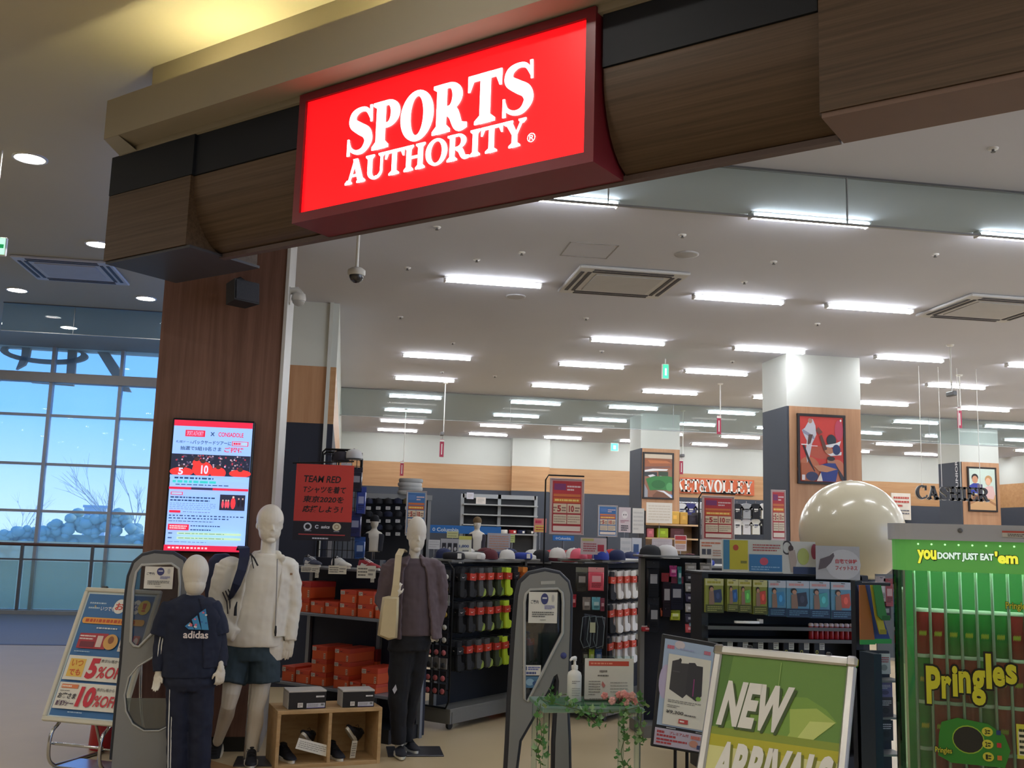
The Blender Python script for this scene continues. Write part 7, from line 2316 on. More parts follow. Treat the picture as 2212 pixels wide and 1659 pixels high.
YF = YT_ - .24
T_ = lambda px, py, dy=0: at(px, py, YF + dy)
vine('ivy garland trailing along the table front edge', [T_(1172, 1512), T_(1200, 1520), T_(1240, 1530), T_(1290, 1540), T_(1340, 1536), T_(1392, 1524)], 34, 1)
vine('ivy garland lying along the back of the table', [T_(1185, 1505, .3), T_(1230, 1500, .32), T_(1290, 1510, .3), T_(1350, 1515, .25), T_(1385, 1512, .2)], 30, 2)
vine('long ivy strand hanging beside the gate', [T_(1168, 1520), T_(1165, 1550), T_(1170, 1590), T_(1162, 1620), T_(1168, 1655), T_(1160, 1690)], 46, 3)
vine('ivy strand hanging below the pink flowers', [T_(1352, 1530), T_(1346, 1560), T_(1350, 1590), T_(1342, 1625), T_(1348, 1660), T_(1345, 1690)], 44, 4)
vine('short ivy strand hanging at the table corner by the poster stand', [T_(1386, 1530), T_(1384, 1560), T_(1380, 1590), T_(1376, 1602)], 22, 5)
vine('short ivy loop hanging from the middle of the table', [T_(1240, 1534), T_(1270, 1550), T_(1292, 1568), T_(1296, 1575)], 20, 6)
# flowers
fl_ = thing('flower_spray', 'spray of pink artificial flowers lying on the acrylic table', 'flowers', V((T_(1338, 1520, .1).x, YT_ - .12, tz)))
rnd = random.Random(5)
for k in range(11):
    c = T_(rnd.uniform(1308, 1370), rnd.uniform(1496, 1516), .1)
    c.y += rnd.uniform(-.05, .05)
    mb = MB()
    for j in range(5):
        a5 = j * 2 * math.pi / 5 + k
        d5 = V((math.cos(a5), -.5, math.sin(a5)))
        mb.ell(c + d5 * .011, (.011, .006, .011), 8, 5)
    mb.ell(c + V((0, -.008, 0)), (.005, .005, .005), 6, 4)
    mb.obj('blossom', mat('pink_petal_%d' % (k % 2), ((226, 150, 146), (232, 176, 168))[k % 2], .7), fl_)
    mb = MB(); mb.tube([c + V((0, .004, 0)), V((c.x * .6 + T_(1338, 1530, .1).x * .4, YT_ - .12, tz + .03)), V((T_(1338, 1530, .1).x, YT_ - .12, tz + .012))], .002, 5); mb.obj('stalk', mat('dark_stalk', (66, 58, 48), .7), fl_)
# pump bottle
c = at(1240, 1513, YT_); c.z = tz + .008
bo = thing('pump_bottle', 'white hand sanitizer pump bottle on the acrylic table', 'bottle', c)
mb = MB(); mb.lathe(c, [(.038, 0), (.041, .004), (.041, .14), (.036, .158), (.018, .17), (.016, .178)], 24); mb.obj('bottle_body', mat('milky_plastic', (226, 228, 224), .35), bo)
mb = MB(); mb.lathe(c, [(.019, .176), (.019, .196), (.008, .2), (.007, .222)], 16); mb.obj('collar', WHITEP, bo)
mb = MB(); mb.tube([c + V((0, 0, .222)), c + V((0, 0, .236)), c + V((-.02, -.02, .238)), c + V((-.034, -.035, .228))], [.012, .014, .009, .006], 8); mb.obj('pump_head', WHITEP, bo)
p = PR(frame(c + V((-.03, -.043, .02)), (1, 0, 0), (0, 0, 1)), .06, .11); p.lines(.1, .1, .9, .3, 2, (150, 152, 150), .4, 3, 3); p.lines(.1, .45, .9, .9, 4, (170, 172, 170), .35, 4, 4); p.build('bottle_print', bo)
r_, p = card('table_notice', 'white notice with a red title in an acrylic holder on the table', 'notice', 1262, 1423, 1368, 1516, YT_ + .03, (226, 224, 220))
p.rect(.08, .06, .9, .17, (206, 84, 70)); p.lines(.12, .09, .86, .14, 1, (236, 160, 140), .7, 3, 10); p.lines(.3, .26, .56, .33, 1, (140, 136, 132), .7, 4, 5); p.lines(.26, .37, .62, .42, 1, (110, 108, 106), .6, 3, 6); p.lines(.08, .5, .32, .86, 6, (150, 148, 146), .35, 5, 4); p.lines(.52, .52, .88, .8, 4, (176, 174, 172), .3, 6, 5); p.poly([(.36, .52), (.42, .62), (.38, .68), (.34, .6)], (206, 130, 130)); p.lines(.1, .9, .6, .96, 1, (170, 168, 166), .4, 7, 6)
p.build('print', r_)
a_, b__ = at(1260, 1518, YT_ + .03), at(1370, 1420, YT_ + .03)
mb = MB(); mb.box(((a_.x + b__.x) / 2, YT_ + .045, (tz + .01 + b__.z) / 2), (b__.x - a_.x, .004, b__.z - tz)); mb.box(((a_.x + b__.x) / 2, YT_ + .05, tz + .012), (b__.x - a_.x, .1, .005)); mb.obj('holder', ACRYL, r_)

# ------------------------------------------------------------------ crisps vending machine
VA = math.radians(-30)
VX, VY = V((math.cos(VA), math.sin(VA), 0)), V((-math.sin(VA), math.cos(VA), 0))
VC = at(1932, 1400, 5.05)
VC.z = 0
VF = Matrix(((VX.x, VY.x, 0, VC.x), (VX.y, VY.y, 0, VC.y), (0, 0, 1, 0), (0, 0, 0, 1)))     # x right along the front, y into the machine
VW, VD = .92, .80
vm = thing('vending_machine', 'tall green lit vending machine with glass front at the right border', 'vending machine', VF @ V((VW / 2, VD / 2, 0)))
VGRN = mat('vending_green', (46, 150, 50), .35, var=.04)
VGRY = mat('vending_grey', (184, 189, 200), .35, var=.03)


def rrect(x0, y0, x1, y1, r, n=6):
    out = []
    for cx_, cy_, a0 in ((x1 - r, y0 + r, -90), (x1 - r, y1 - r, 0), (x0 + r, y1 - r, 90), (x0 + r, y0 + r, 180)):
        for k in range(n + 1):
            a_ = math.radians(a0 + 90 * k / n)
            out.append((cx_ + r * math.cos(a_), cy_ + r * math.sin(a_)))
    return out


def vz(px, py):
    return atp(px, py, VC, VY).z


VT = vz(1990, 1131)
zb_, zg, zc0 = vz(1990, 1166), vz(1990, 1233), .40
mb = MB(); mb.prism(rrect(-.02, -.02, VW + .02, VD + .02, .12), zb_, VT, M=VF); fix_normals(mb.obj('top_cap', VGRY, vm))
mb = MB(); mb.prism(rrect(0, 0, VW, VD, .13), 0, zc0, M=VF); fix_normals(mb.obj('base', VGRN, vm))
mb = MB(); mb.prism(rrect(0, 0, VW, VD, .13), zg, zb_, M=VF, holes=[rrect(.012, .012, VW - .012, VD - .012, .12)]); vband = fix_normals(mb.obj('lit_band', emis('vending_band_glow', (92, 168, 80), .34), vm))
mb = MB(); mb.prism(rrect(0, 0, VW, VD, .13), zc0, zg, M=VF, holes=[rrect(.008, .008, VW - .008, VD - .008, .124)]); vglass = fix_normals(mb.obj('glass_wall', glass('vending_glass', (232, 246, 234), .02), vm))
mb = MB(VF); mb.b2((.06, VD - .10, zc0), (VW - .06, VD - .07, zb_)); mb.obj('back_panel', mat('vending_back_green', (60, 140, 76), .5), vm)
mb = MB(VF); mb.b2((.05, .03, zc0), (.062, .045, zg)); mb.obj('corner_rail', CHROME, vm)
for k in range(5):
    x = .10 + .16 * k
    mb = MB(VF); mb.b2((x, .045, zb_ - .065), (x + .13, .075, zb_ - .04)); mb.obj('lamp', emis('vending_lamp', (230, 255, 236), 40.0), vm)
for k in range(11):
    x = .105 + .075 * k
    mb = MB(VF); mb.cyl((x, .09, zc0), (x, .09, zg + .03), .008, n=10); mb.obj('guide_rail', mat('rail_white_steel', (214, 218, 216), .25, .6), vm)
mb = MB(VF)
for k in range(12):
    mb.ell((.13 + .065 * k, -.001, zb_ - .022), (.005, .004, .005), 8, 5)
mb.obj('bead_row', emis('bead_glow', (200, 255, 190), 1.0), vm, kind='stuff')
q = VF.inverted() @ atp(2074, 1146, VC - VY * .02, VY)
mb = MB(VF @ frame((q.x, -.02, q.z), (1, 0, 0), (0, 0, 1))); mb.lathe((0, 0, 0), [(.012, 0), (.012, .006), (.004, .008)], 12); mb.obj('lock', GREYMETAL, vm)


def vpr(x0, y0, x1, y1, off=.002, emit=0.0):
    a_, b__ = VF.inverted() @ atp(x0, y1, VC - VY * off, VY), VF.inverted() @ atp(x1, y0, VC - VY * off, VY)
    c_ = VF.inverted() @ atp(x1, y1, VC - VY * off, VY)
    z0_ = (a_.z + c_.z) / 2
    return PR(VF @ frame((a_.x, -off, z0_), (1, 0, 0), (0, 0, 1)), b__.x - a_.x, b__.z - c_.z, rough=.35, emit=emit)


p = vpr(1982, 1187, 2198, 1220, .002, .75)
for c, gr, g_ in (((20, 40, 18), .10, .006), ((230, 230, 70), .045, 0)):
    p.text('you', .0 - g_, .08 - g_ * 4, .195 + g_, 1.0 + g_ * 4, c, gr); p.text("DON'T JUST EAT", .205 - g_, .2 - g_ * 4, .765 + g_, .80 + g_ * 4, c if g_ else (214, 240, 226), gr); p.text("'em", .775 - g_, .05 - g_ * 4, 1.0 + g_, .85 + g_ * 4, c, gr)
p.build('slogan', vband)
p = vpr(2002, 1400, 2196, 1520)
xs_ = (0, .17, .29, .36, .50, .66, .73, .87)
wd = (.16, .11, .06, .13, .15, .06, .13, .12)
for c, gr in (((18, 22, 18), .085), ((206, 206, 52), .02)):
    for k, ch in enumerate('Pringles'):
        dy = -.10 * k
        top, bot = {'P': (.36, 1.06), 'r': (.58, 1.0), 'i': (.44, 1.0), 'n': (.58, .98), 'g': (.60, 1.24), 'l': (.34, .98), 'e': (.62, .98), 's': (.62, .98)}[ch]
        top, bot = top + dy * .55, bot + dy * .55
        g_ = .022 if gr > .05 else 0
        p.text(ch, xs_[k] - g_, top - g_ * 1.6, xs_[k] + wd[k] + g_, bot + g_ * 1.6, c, .07 if gr > .05 else .04)
p.build('brand_word', vglass)
p = vpr(2024, 1552, 2180, 1652, .003)
p.poly([(.08, .12), (.3, .0), (.72, .08), (.93, .3), (1.0, .62), (.92, 1.0), (.2, 1.0), (.02, .86), (.04, .4)], (52, 134, 48)); p.ell(.44, .46, .22, .31, (150, 190, 60)); p.ell(.44, .46, .205, .285, (40, 42, 40))
for k in range(3):
    p.ell(.70, .25 + .27 * k, .075, .10, (206, 206, 70)); p.text('321'[k], .665, .20 + .27 * k, .695, .31 + .27 * k, (30, 40, 20), .03); p.lines(.7, .2 + .27 * k, .74, .31 + .27 * k, 2, (40, 50, 30), .5, k, 1); p.rect(.82, .2 + .27 * k, .88, .3 + .27 * k, ((40, 60, 120), (190, 50, 60), (206, 120, 60))[k])
p.text('Pringles', -.03, .66, .22, .84, (30, 34, 24), .06); p.text('Pringles', -.02, .67, .21, .83, (206, 206, 60), .015)
p.build('control_panel', vm)
p = vpr(2198, 1565, 2232, 1640, .003); p.rect(0, 0, 1, 1, (206, 206, 70)); p.rect(.1, .2, .9, .9, (226, 222, 190)); p.lines(.15, .1, .9, .9, 5, (50, 60, 40), .5, 3, 2); p.build('price_label', vm)
p = vpr(2172, 1300, 2222, 1322, .003)
p.text('Pringles', 0, 0, 1, 1, (24, 28, 20), .06); p.text('Pringles', .02, .05, .98, .95, (206, 206, 60), .015); p.build('small_brand_word', vglass)
p = vpr(2165, 1147, 2225, 1161, .024); p.rect(0, 0, 1, 1, (206, 204, 200)); p.rect(0, 0, 1, .3, (196, 90, 80)); p.lines(.2, .4, .95, .9, 2, (90, 90, 90), .5, 3, 8); p.build('sticker', vm)
# stickers on the flat side just behind the rounded corner
for y0_, z0_, y1_, z1_, fn in ((.16, 1.02, .34, 1.30, 'd'), (.18, .74, .26, .90, 'q'), (.15, .52, .28, .70, 'r')):
    p = PR(VF @ frame((-.004, y1_, z0_), (0, -1, 0), (0, 0, 1)), y1_ - y0_, z1_ - z0_)
    if fn == 'd':
        p.poly([(.5, .0), (1, .55), (.95, .7), (.2, 1), (.0, .45)], (36, 26, 22)); p.poly([(.1, .42), (.9, .38), (.98, .58), (.12, .72)], (150, 34, 40)); p.text('you', .2, .18, .7, .36, (226, 206, 60), .03, .3); p.text("'em", .2, .66, .8, .86, (226, 206, 60), .03, .3)
    elif fn == 'q':
        p.ell(.5, .5, .5, .5, (20, 22, 22)); p.text('?', .3, .25, .7, .75, (230, 230, 226), .04)
    else:
        p.poly([(.4, 0), (1, .35), (.7, 1), (0, .6)], (190, 44, 44)); p.poly([(.3, .4), (.6, .3), (.7, .7), (.4, .75)], (226, 196, 60))
    p.build('side_sticker', vglass)
# crisp cans on their chutes inside
CANG = mat('can_green', (50, 150, 70), .35); CANR = mat('can_red', (190, 36, 44), .35); CANL = mat('can_lid', (222, 222, 218), .35); CANY = mat('can_label_yellow', (222, 206, 70), .4)
canp = {}
zt_ = zg - .02
nm_ = ['first', 'second', 'third', 'fourth', 'fifth', 'sixth', 'seventh', 'eighth', 'ninth', 'tenth', 'eleventh']
for k in range(10):
    x = .1425 + .075 * k
    z = zc0 + .004
    col_i = 0
    while z + .235 < zt_ + .05:
        red = (k in (0, 1) and z > 1.1) or (k in (1, 2, 3, 5, 6, 7) and z < 1.0) or (k == 6 and z < 1.3)
        key = 'r' if red else 'g'
        loc = VF @ V((x, .16, z))
        lab = '%s crisp can, %s column in the vending machine, %s from the bottom' % ('red' if red else 'green', nm_[k], nm_[col_i])
        if key not in canp:
            t = thing('crisp_can', lab, 'can', loc, VA, 'crisp cans in the vending machine')
            mb = MB(); mb.lathe((0, 0, 0), [(.036, 0), (.0365, .004), (.0365, .218), (.036, .222)], 20); mb.obj('can_body', (CANR if red else CANG), t, local=True)
            mb = MB(); mb.lathe((0, 0, 0), [(.0375, .216), (.0375, .232), (.034, .234)], 20); mb.obj('lid', CANL, t, local=True)
            mb = MB()
            for j in range(5):
                a0, a1 = math.radians(-120 + 12 * j), math.radians(-120 + 12 * (j + 1))
                mb.quad((.0369 * math.cos(a0), .0369 * math.sin(a0), .09), (.0369 * math.cos(a1), .0369 * math.sin(a1), .10), (.0369 * math.cos(a1), .0369 * math.sin(a1), .122), (.0369 * math.cos(a0), .0369 * math.sin(a0), .112))
            mb.obj('label_band', CANY, t, local=True)
            canp[key] = t
        else:
            clone(canp[key], loc, VA, lab)
        z += .2355
        col_i += 1

# ------------------------------------------------------------------ colourful towels and leaflet rack beside the machine
YS = 6.3
a_ = at(1866, 1262, YS); b__ = at(1922, 1262, YS)
ts = thing('towel_stand', 'dark post stand draped with striped colourful towels', 'stand', (a_.x + .05, YS + .1, 0))
mb = MB(); mb.b2((a_.x - .03, YS + .06, 0), (a_.x + .02, YS + .12, a_.z + .02)); mb.obj('post', DKS, ts)
mb = MB(); mb.cyl((a_.x, YS + .09, a_.z), (b__.x + .05, YS + .09, a_.z), .012); mb.obj('arm', DKS, ts)
mb = MB(); mb.cbox((a_.x + .1, YS + .1, .01), (.45, .4, .02), .004); mb.obj('base', DKS, ts)
for k, (c, x0, x1, x2, x3, y1_) in enumerate((((64, 82, 150), 1852, 1880, 1888, 1925, 1390), ((178, 108, 62), 1856, 1868, 1858, 1890, 1392), ((206, 186, 70), 1880, 1890, 1900, 1914, 1370), ((70, 140, 80), 1886, 1902, 1905, 1922, 1340))):
    Yk = YS - .02 * k
    t = thing('towel', '%s sports towel draped on the dark post stand' % ('blue', 'orange brown', 'yellow', 'green')[k], 'towel', at((x0 + x1) / 2, 1262, Yk), 0, 'draped towels')
    q = [at(x0, 1264, Yk), at(x1, 1264, Yk), at((x1 + x3) / 2 + 3, 1330, Yk), at(x3, y1_, Yk), at(x2, y1_, Yk), at((x0 + x2) / 2, 1330, Yk)]
    mb = MB(); mb.prism([(u.x, u.z) for u in q], -.006, .006, M=frame((0, Yk, 0), (1, 0, 0), (0, 0, 1))); fix_normals(mb.obj('cloth', paint(c, .85), t))
    mb = MB(); mb.prism([(q[4].x, q[4].z), (q[3].x, q[3].z), (q[3].x, q[3].z + .03), (q[4].x, q[4].z + .03)], -.007, .007, M=frame((0, Yk, 0), (1, 0, 0), (0, 0, 1))); fix_normals(mb.obj('hem', paint((70, 170, 90) if k < 2 else tuple(int(v * .8) for v in c), .85), t))
YL = 6.0
lf = thing('leaflet_rack', 'tall dark leaflet rack behind the vending machine corner', 'rack', (at(1908, 1500, YL).x, YL + .15, 0))
a_, b__ = at(1884, 1412, YL), at(1950, 1412, YL)
mb = MB(); mb.b2((a_.x, YL + .16, 0), (b__.x, YL + .20, a_.z)); mb.obj('back_panel', DKS, lf)
mb = MB(); mb.b2((a_.x, YL - .02, 0), (a_.x + .05, YL + .2, a_.z)); mb.obj('side_panel', mat('navy_side', (30, 44, 58), .5), lf)
for py in (1470, 1550, 1630):
    z = at(1910, py, YL).z
    mb = MB(); mb.b2((a_.x + .05, YL, z - .012), (b__.x, YL + .17, z)); mb.obj('shelf', STEELG, lf)
for k, (x0, y0, x1, y1, c, lab) in enumerate(((1896, 1412, 1924, 1456, (206, 204, 206), 'white leaflet with red print in the tall dark rack'), (1896, 1474, 1928, 1506, (110, 104, 150), 'violet leaflet in the tall dark rack'), (1898, 1506, 1930, 1548, (70, 62, 66), 'dark picture leaflet in the tall dark rack'), (1900, 1556, 1930, 1600, (44, 46, 54), 'black leaflet low in the tall dark rack'))):
    r_, p = card('leaflet', lab, 'leaflet', x0, y0, x1, y1, YL + .03, c)
    p.lines(.12, .15, .88, .45, 3, (176, 70, 80) if k == 0 else (206, 200, 206), .5, k, 4); p.ell(.5, .68, .25, .15, tuple(int(v * .75) for v in c)); p.build('print', r_)
fs_ = thing('foil_stand', 'thin grey stand behind the towels carrying foil packs', 'stand', at(1910, 1400, 6.78).xy.to_3d())
q = at(1910, 1240, 6.78)
mb = MB(); mb.cyl((q.x, 6.78, 0), (q.x, 6.78, q.z), .014); mb.obj('pole', GREYMETAL, fs_)
mb = MB(); mb.b2((q.x - .08, 6.75, .9), (q.x + .08, 6.765, q.z)); mb.obj('panel', STEELG, fs_)
for k, (x0, y0, x1, y1) in enumerate(((1892, 1245, 1912, 1300), (1910, 1250, 1928, 1310), (1896, 1302, 1924, 1336))):
    pack('%s silver and red foil pack hung behind the towels' % ORD[k], x0, y0, x1, y1, 6.7, ((196, 180, 182), (178, 84, 90), (60, 52, 60))[k], group='foil packs behind the towels', seed=k)
# ================================================================== middle and far parts of the store
# ------------------------------------------------------------------ display islands carrying small goods
def island(label, x0, x1, y0, y1, z, c=(40, 42, 50)):
    t = thing('display_island', label, 'display table', ((x0 + x1) / 2, (y0 + y1) / 2, 0))
    mb = MB(); mb.cbox(((x0 + x1) / 2, (y0 + y1) / 2, z - .015), (x1 - x0, y1 - y0, .03), .005); mb.obj('top', STEELG, t)
    mb = MB(); mb.b2((x0 + .05, y0 + .05, .1), (x1 - .05, y1 - .05, z - .03)); mb.obj('body', paint(c), t)
    mb = MB(); mb.b2((x0 + .1, y0 + .1, 0), (x1 - .1, y1 - .1, .1)); mb.obj('plinth', BLACKP, t)
    return z


zI = island('long dark display island with caps and shirts behind the sock racks', 1.35, 5.6, 11.0, 11.9, 1.40)
rnd = random.Random(21)
names = {'white': (214, 212, 208), 'black': (30, 30, 36), 'navy': (36, 46, 84), 'red': (176, 44, 48), 'pink': (226, 110, 130), 'grey': (130, 130, 132), 'maroon': (90, 34, 44), 'blue': (50, 70, 160), 'cream': (206, 192, 160)}


def top_item(kind, px, Y, z, cn, where, w=None):
    q = at(px, 1200, Y)
    lab = '%s %s %s' % (cn, {'cap': 'cap', 'fold': 'folded shirt', 'shoe': 'shoe'}[kind], where)
    if kind == 'cap':
        r = cap(lab, px, 1200, Y, names[cn], w or .19, rnd.uniform(-.6, .6), group='goods on the display island', zoff=z - q.z)
    else:
        q.z = z
        r = thing('folded_garment', lab, 'clothing', q, 0, 'goods on the display island')
        ww_ = w or .26
        mb = MB(Matrix.Translation(q)); mb.loft([hring((0, 0, zz), ww_ / 2 * k, .13 * k, n=14) for zz, k in ((0, .95), (.015, 1.02), (.04, 1), (.055, .94), (.066, .6))]); mb.obj('garment', paint(names[cn], .85), r)
        mb = MB(Matrix.Translation(q)); mb.box((ww_ * .2, -.128, .03), (.04, .006, .05)); mb.obj('label_tag', PAPER, r)


row = [('cap', 962, 'grey'), ('fold', 990, 'black'), ('fold', 1020, 'white'), ('cap', 1048, 'maroon'), ('fold', 1075, 'navy'), ('cap', 1100, 'navy'), ('fold', 1135, 'white'), ('cap', 1170, 'black'), ('fold', 1200, 'maroon'), ('cap', 1228, 'red'), ('fold', 1262, 'grey'), ('cap', 1295, 'black'), ('fold', 1330, 'blue'), ('cap', 1362, 'navy'), ('fold', 1395, 'white'), ('cap', 1425, 'black'), ('fold', 1460, 'white'), ('cap', 1490, 'maroon'), ('fold', 1515, 'blue')]
for k, (kind, px, cn) in enumerate(row):
    top_item(kind, px, 11.15, zI, cn, 'on the dark island, %s along its front' % (ORD[k] if k < 16 else ('seventeenth', 'eighteenth', 'nineteenth')[k - 16]), rnd.uniform(.2, .3) if kind == 'fold' else .21)
for k, (kind, px, cn) in enumerate([('cap', 975, 'black'), ('cap', 1010, 'white'), ('cap', 1062, 'black'), ('fold', 1110, 'white'), ('cap', 1150, 'white'), ('cap', 1188, 'red'), ('fold', 1240, 'cream'), ('cap', 1280, 'white'), ('fold', 1320, 'navy'), ('cap', 1380, 'blue'), ('cap', 1440, 'grey'), ('fold', 1500, 'maroon')]):
    top_item(kind, px, 11.6, zI, cn, 'at the back of the dark island, %s along' % ORD[k])
# caps on top of the gondolas
zt2 = 1.42 + .043
for k, (px, cn, dy) in enumerate(((1150, 'white', .0), (1175, 'white', -.05), (1205, 'white', .02), (1238, 'pink', -.12), (1290, 'pink', -.2), (1222, 'red', .15), (1310, 'blue', .1), (1345, 'navy', .25))):
    q = GM2 @ V((.62 - .08 * k, .10 + (k % 3) * .18, 0))
    r = cap('%s cap lying on the white sock gondola, %s from its corner post' % (cn, ORD[k]), 1200, 1200, 9.5, names[cn], .165, rnd.uniform(-.8, .3), group='caps on the white sock gondola')
    d0 = V((q.x, q.y, zt2)) - r.location
    r.location = (q.x, q.y, zt2)
for k, cn in enumerate(('black', 'navy', 'white', 'grey', 'maroon', 'black', 'white', 'navy', 'blue', 'black')):
    q = GM1 @ V((.10 + .22 * (k % 2), .10 + .14 * k, 0))
    q.z = 1.40 + .043
    if k in (1, 4, 6):
        r = cap('%s cap lying on the dark sock gondola, %s from its near end' % (cn, ORD[k]), 1000, 1200, 9.5, names[cn], .15, rnd.uniform(-.8, .3), group='goods on the dark sock gondola')
        r.location = q
        continue
    t = thing('folded_garment', '%s folded garment on the dark sock gondola, %s from its near end' % (cn, ORD[k]), 'clothing', q, 0, 'goods on the dark sock gondola')
    ww_ = rnd.uniform(.16, .24)
    mb = MB(Matrix.Translation(q)); mb.loft([hring((0, 0, zz), ww_ / 2 * kk, .09 * kk, rz=rnd.uniform(-.05, .05), n=14) for zz, kk in ((0, .95), (.015, 1.02), (.04, 1), (.055, .9), (.062, .5))]); mb.obj('garment', paint(names[cn], .85), t)
    mb = MB(Matrix.Translation(q)); mb.box((ww_ * .2, -.088, .03), (.035, .006, .045)); mb.obj('label_tag', PAPER, t)

# ------------------------------------------------------------------ sale posters on rods and stands
def sale_print(p, red=True):
    g = (190, 60, 66) if red else (70, 118, 176)
    p.rect(0, 0, 1, 1, (206, 170, 166) if red else (190, 204, 216)); p.rect(.05, .03, .95, .97, g); p.rect(.1, .08, .46, .2, (130, 60, 110) if red else (90, 130, 190)); p.lines(.5, .1, .92, .22, 2, (230, 200, 200), .5, 3, 4); p.rect(.08, .27, .92, .32, (214, 120, 70)); p.rect(.08, .34, .92, .43, (216, 110, 56)); p.lines(.12, .36, .88, .41, 1, (244, 214, 120), .7, 2, 6)
    p.rect(.08, .45, .49, .62, (226, 206, 176)); p.rect(.51, .45, .92, .62, (226, 206, 176)); p.text('5', .2, .48, .32, .6, (176, 60, 60), .04); p.text('10', .56, .48, .72, .6, (176, 60, 60), .04); p.lines(.08, .5, .19, .6, 2, (150, 110, 100), .5, 4, 2); p.lines(.34, .5, .47, .6, 2, (150, 110, 100), .5, 5, 2); p.lines(.75, .5, .9, .6, 2, (150, 110, 100), .5, 6, 2)
    p.rect(.08, .65, .49, .82, (226, 210, 184)); p.rect(.51, .65, .92, .82, (226, 210, 184)); p.lines(.1, .67, .47, .8, 3, (176, 150, 130), .4, 7, 4); p.lines(.53, .67, .9, .8, 3, (176, 150, 130), .4, 8, 4); p.rect(.08, .86, .92, .95, (230, 214, 200))


WSILV = mat('poster_frame_silver', (196, 180, 178), .4, .3)
for x0, y0, x1, y1, Y, rod, red, lab in ((1188, 1036, 1258, 1153, 10.2, 1179, True, 'red sale poster hung on a tall black rod above the gate'), (1518, 1074, 1584, 1166, 9.6, 1510, True, 'red sale poster hung on a black rod left of the pillar')):
    r_, p = card('sale_poster', lab, 'poster', x0, y0, x1, y1, Y, (206, 170, 166), .008, .012, WSILV)
    sale_print(p, red); p.build('print', r_)
    a_, b__ = at(rod, y0 - 10, Y + .03), at(x1 + 4, y0 - 9, Y + .03)
    mb = MB(); mb.tube([V((a_.x, Y + .03, 1.0)), V((a_.x, Y + .03, a_.z - .05)), V((a_.x + .03, Y + .03, a_.z)), V((b__.x, Y + .03, a_.z))], .008, 8); mb.obj('rod', BLACKMETAL, r_)
    mb = MB(); mb.cyl(V((a_.x, Y + .03, 0)), V((a_.x, Y + .03, 1.0)), .012); mb.lathe(V((a_.x, Y + .03, 0)), [(.16, 0), (.16, .012), (.02, .02)], 16); mb.obj('stand', BLACKMETAL, r_)
r_, p = card('sale_poster', 'red sale poster on the slate side of the nearest pillar', 'poster', 1668, 1060, 1696, 1166, 12.3, (206, 170, 166), .008, .012, WSILV); sale_print(p); p.build('print', r_)
a_ = at(1682, 1166, 12.3); mb = MB(); mb.cyl(V((a_.x, 12.32, 0)), V((a_.x, 12.32, a_.z)), .012); mb.obj('stand', BLACKMETAL, r_)
r_, p = card('sale_poster', 'blue sale poster on a stand before the cap wall', 'poster', 876, 1062, 917, 1152, 11.6, (190, 204, 216), .008, .01, WSILV); sale_print(p, False); p.build('print', r_)
a_ = at(898, 1152, 11.6); mb = MB(); mb.cyl(V((a_.x, 11.62, 0)), V((a_.x, 11.62, a_.z)), .012); mb.obj('stand', BLACKMETAL, r_)
r_, p = card('sale_poster', 'blue sale poster on a stand left of the far pillar', 'poster', 1292, 1093, 1332, 1158, 13.5, (190, 204, 216), .008, .01, WSILV); sale_print(p, False); p.build('print', r_)
a_ = at(1312, 1158, 13.5); mb = MB(); mb.cyl(V((a_.x, 13.52, 0)), V((a_.x, 13.52, a_.z)), .012); mb.obj('stand', BLACKMETAL, r_)

# sign cards standing on the island and gondola tops
def standing(name, lab, x0, y0, x1, y1, Y, g, zbase, fn, cat='sign card'):
    r_, p = card(name, lab, cat, x0, y0, x1, y1, Y, g)
    fn(p)
    p.build('print', r_)
    q = at((x0 + x1) / 2, y1, Y)
    if q.z - zbase > .005:
        mb = MB(); mb.cyl((q.x, Y + .006, zbase), (q.x, Y + .006, q.z + .02), .004, n=6); mb.obj('clip_stem', CHROME, r_)
        mb = MB(); mb.lathe((q.x, Y + .006, zbase), [(.03, 0), (.03, .006), (.005, .01)], 12); mb.obj('clip_foot', CHROME, r_)
    return r_


LN = lambda c, n=5, s=3: (lambda p: p.lines(.08, .1, .92, .9, n, c, .45, s, 5))
standing('price_sign', 'yellow topped price sign reading 1,000 on the dark island', 990, 1158, 1018, 1196, 11.1, (226, 224, 206), zI, lambda p: (p.rect(0, 0, 1, .2, (214, 210, 110)), p.text('1,000', .05, .5, .8, .68, (60, 90, 150), .03), p.lines(.3, .78, .8, .88, 1, (130, 130, 130), .6, 2, 3)))
standing('price_sign', 'grey sign with three dark sock pictures on the dark island', 951, 1164, 990, 1200, 11.05, (176, 176, 182), zI, lambda p: [p.rect(.08 + .31 * k, .25, .30 + .31 * k, .85, (44, 44, 52)) for k in range(3)] + [p.ell(.19 + .31 * k, .6, .07, .12, (190, 190, 190)) for k in range(3)])
standing('price_sign', 'lined grey sign beside the khaki cap bust', 1052, 1152, 1102, 1192, 11.3, (176, 172, 176), zI, LN((196, 150, 130), 6))
standing('price_sign', 'small yellow green sign beside the lined grey sign', 1100, 1155, 1112, 1172, 11.4, (196, 206, 130), zI, LN((150, 160, 100), 3))
standing('price_sign', 'white plain card next to the mauve jacket', 925, 1166, 950, 1186, 11.0, (222, 222, 224), zI, LN((196, 196, 200), 3))
standing('price_sign', 'pale yellow card behind the white plain card', 965, 1148, 990, 1162, 11.7, (206, 206, 150), zI, LN((170, 170, 120), 2))
standing('price_sign', 'clear sign with red print on the white sock gondola', 1254, 1162, 1310, 1198, 9.45, (206, 190, 192), zt2, lambda p: (p.rect(.05, .05, .5, .2, (190, 186, 120)), p.lines(.1, .3, .6, .85, 4, (176, 90, 100), .5, 4, 4), p.rect(.65, .4, .9, .8, (186, 60, 76))))
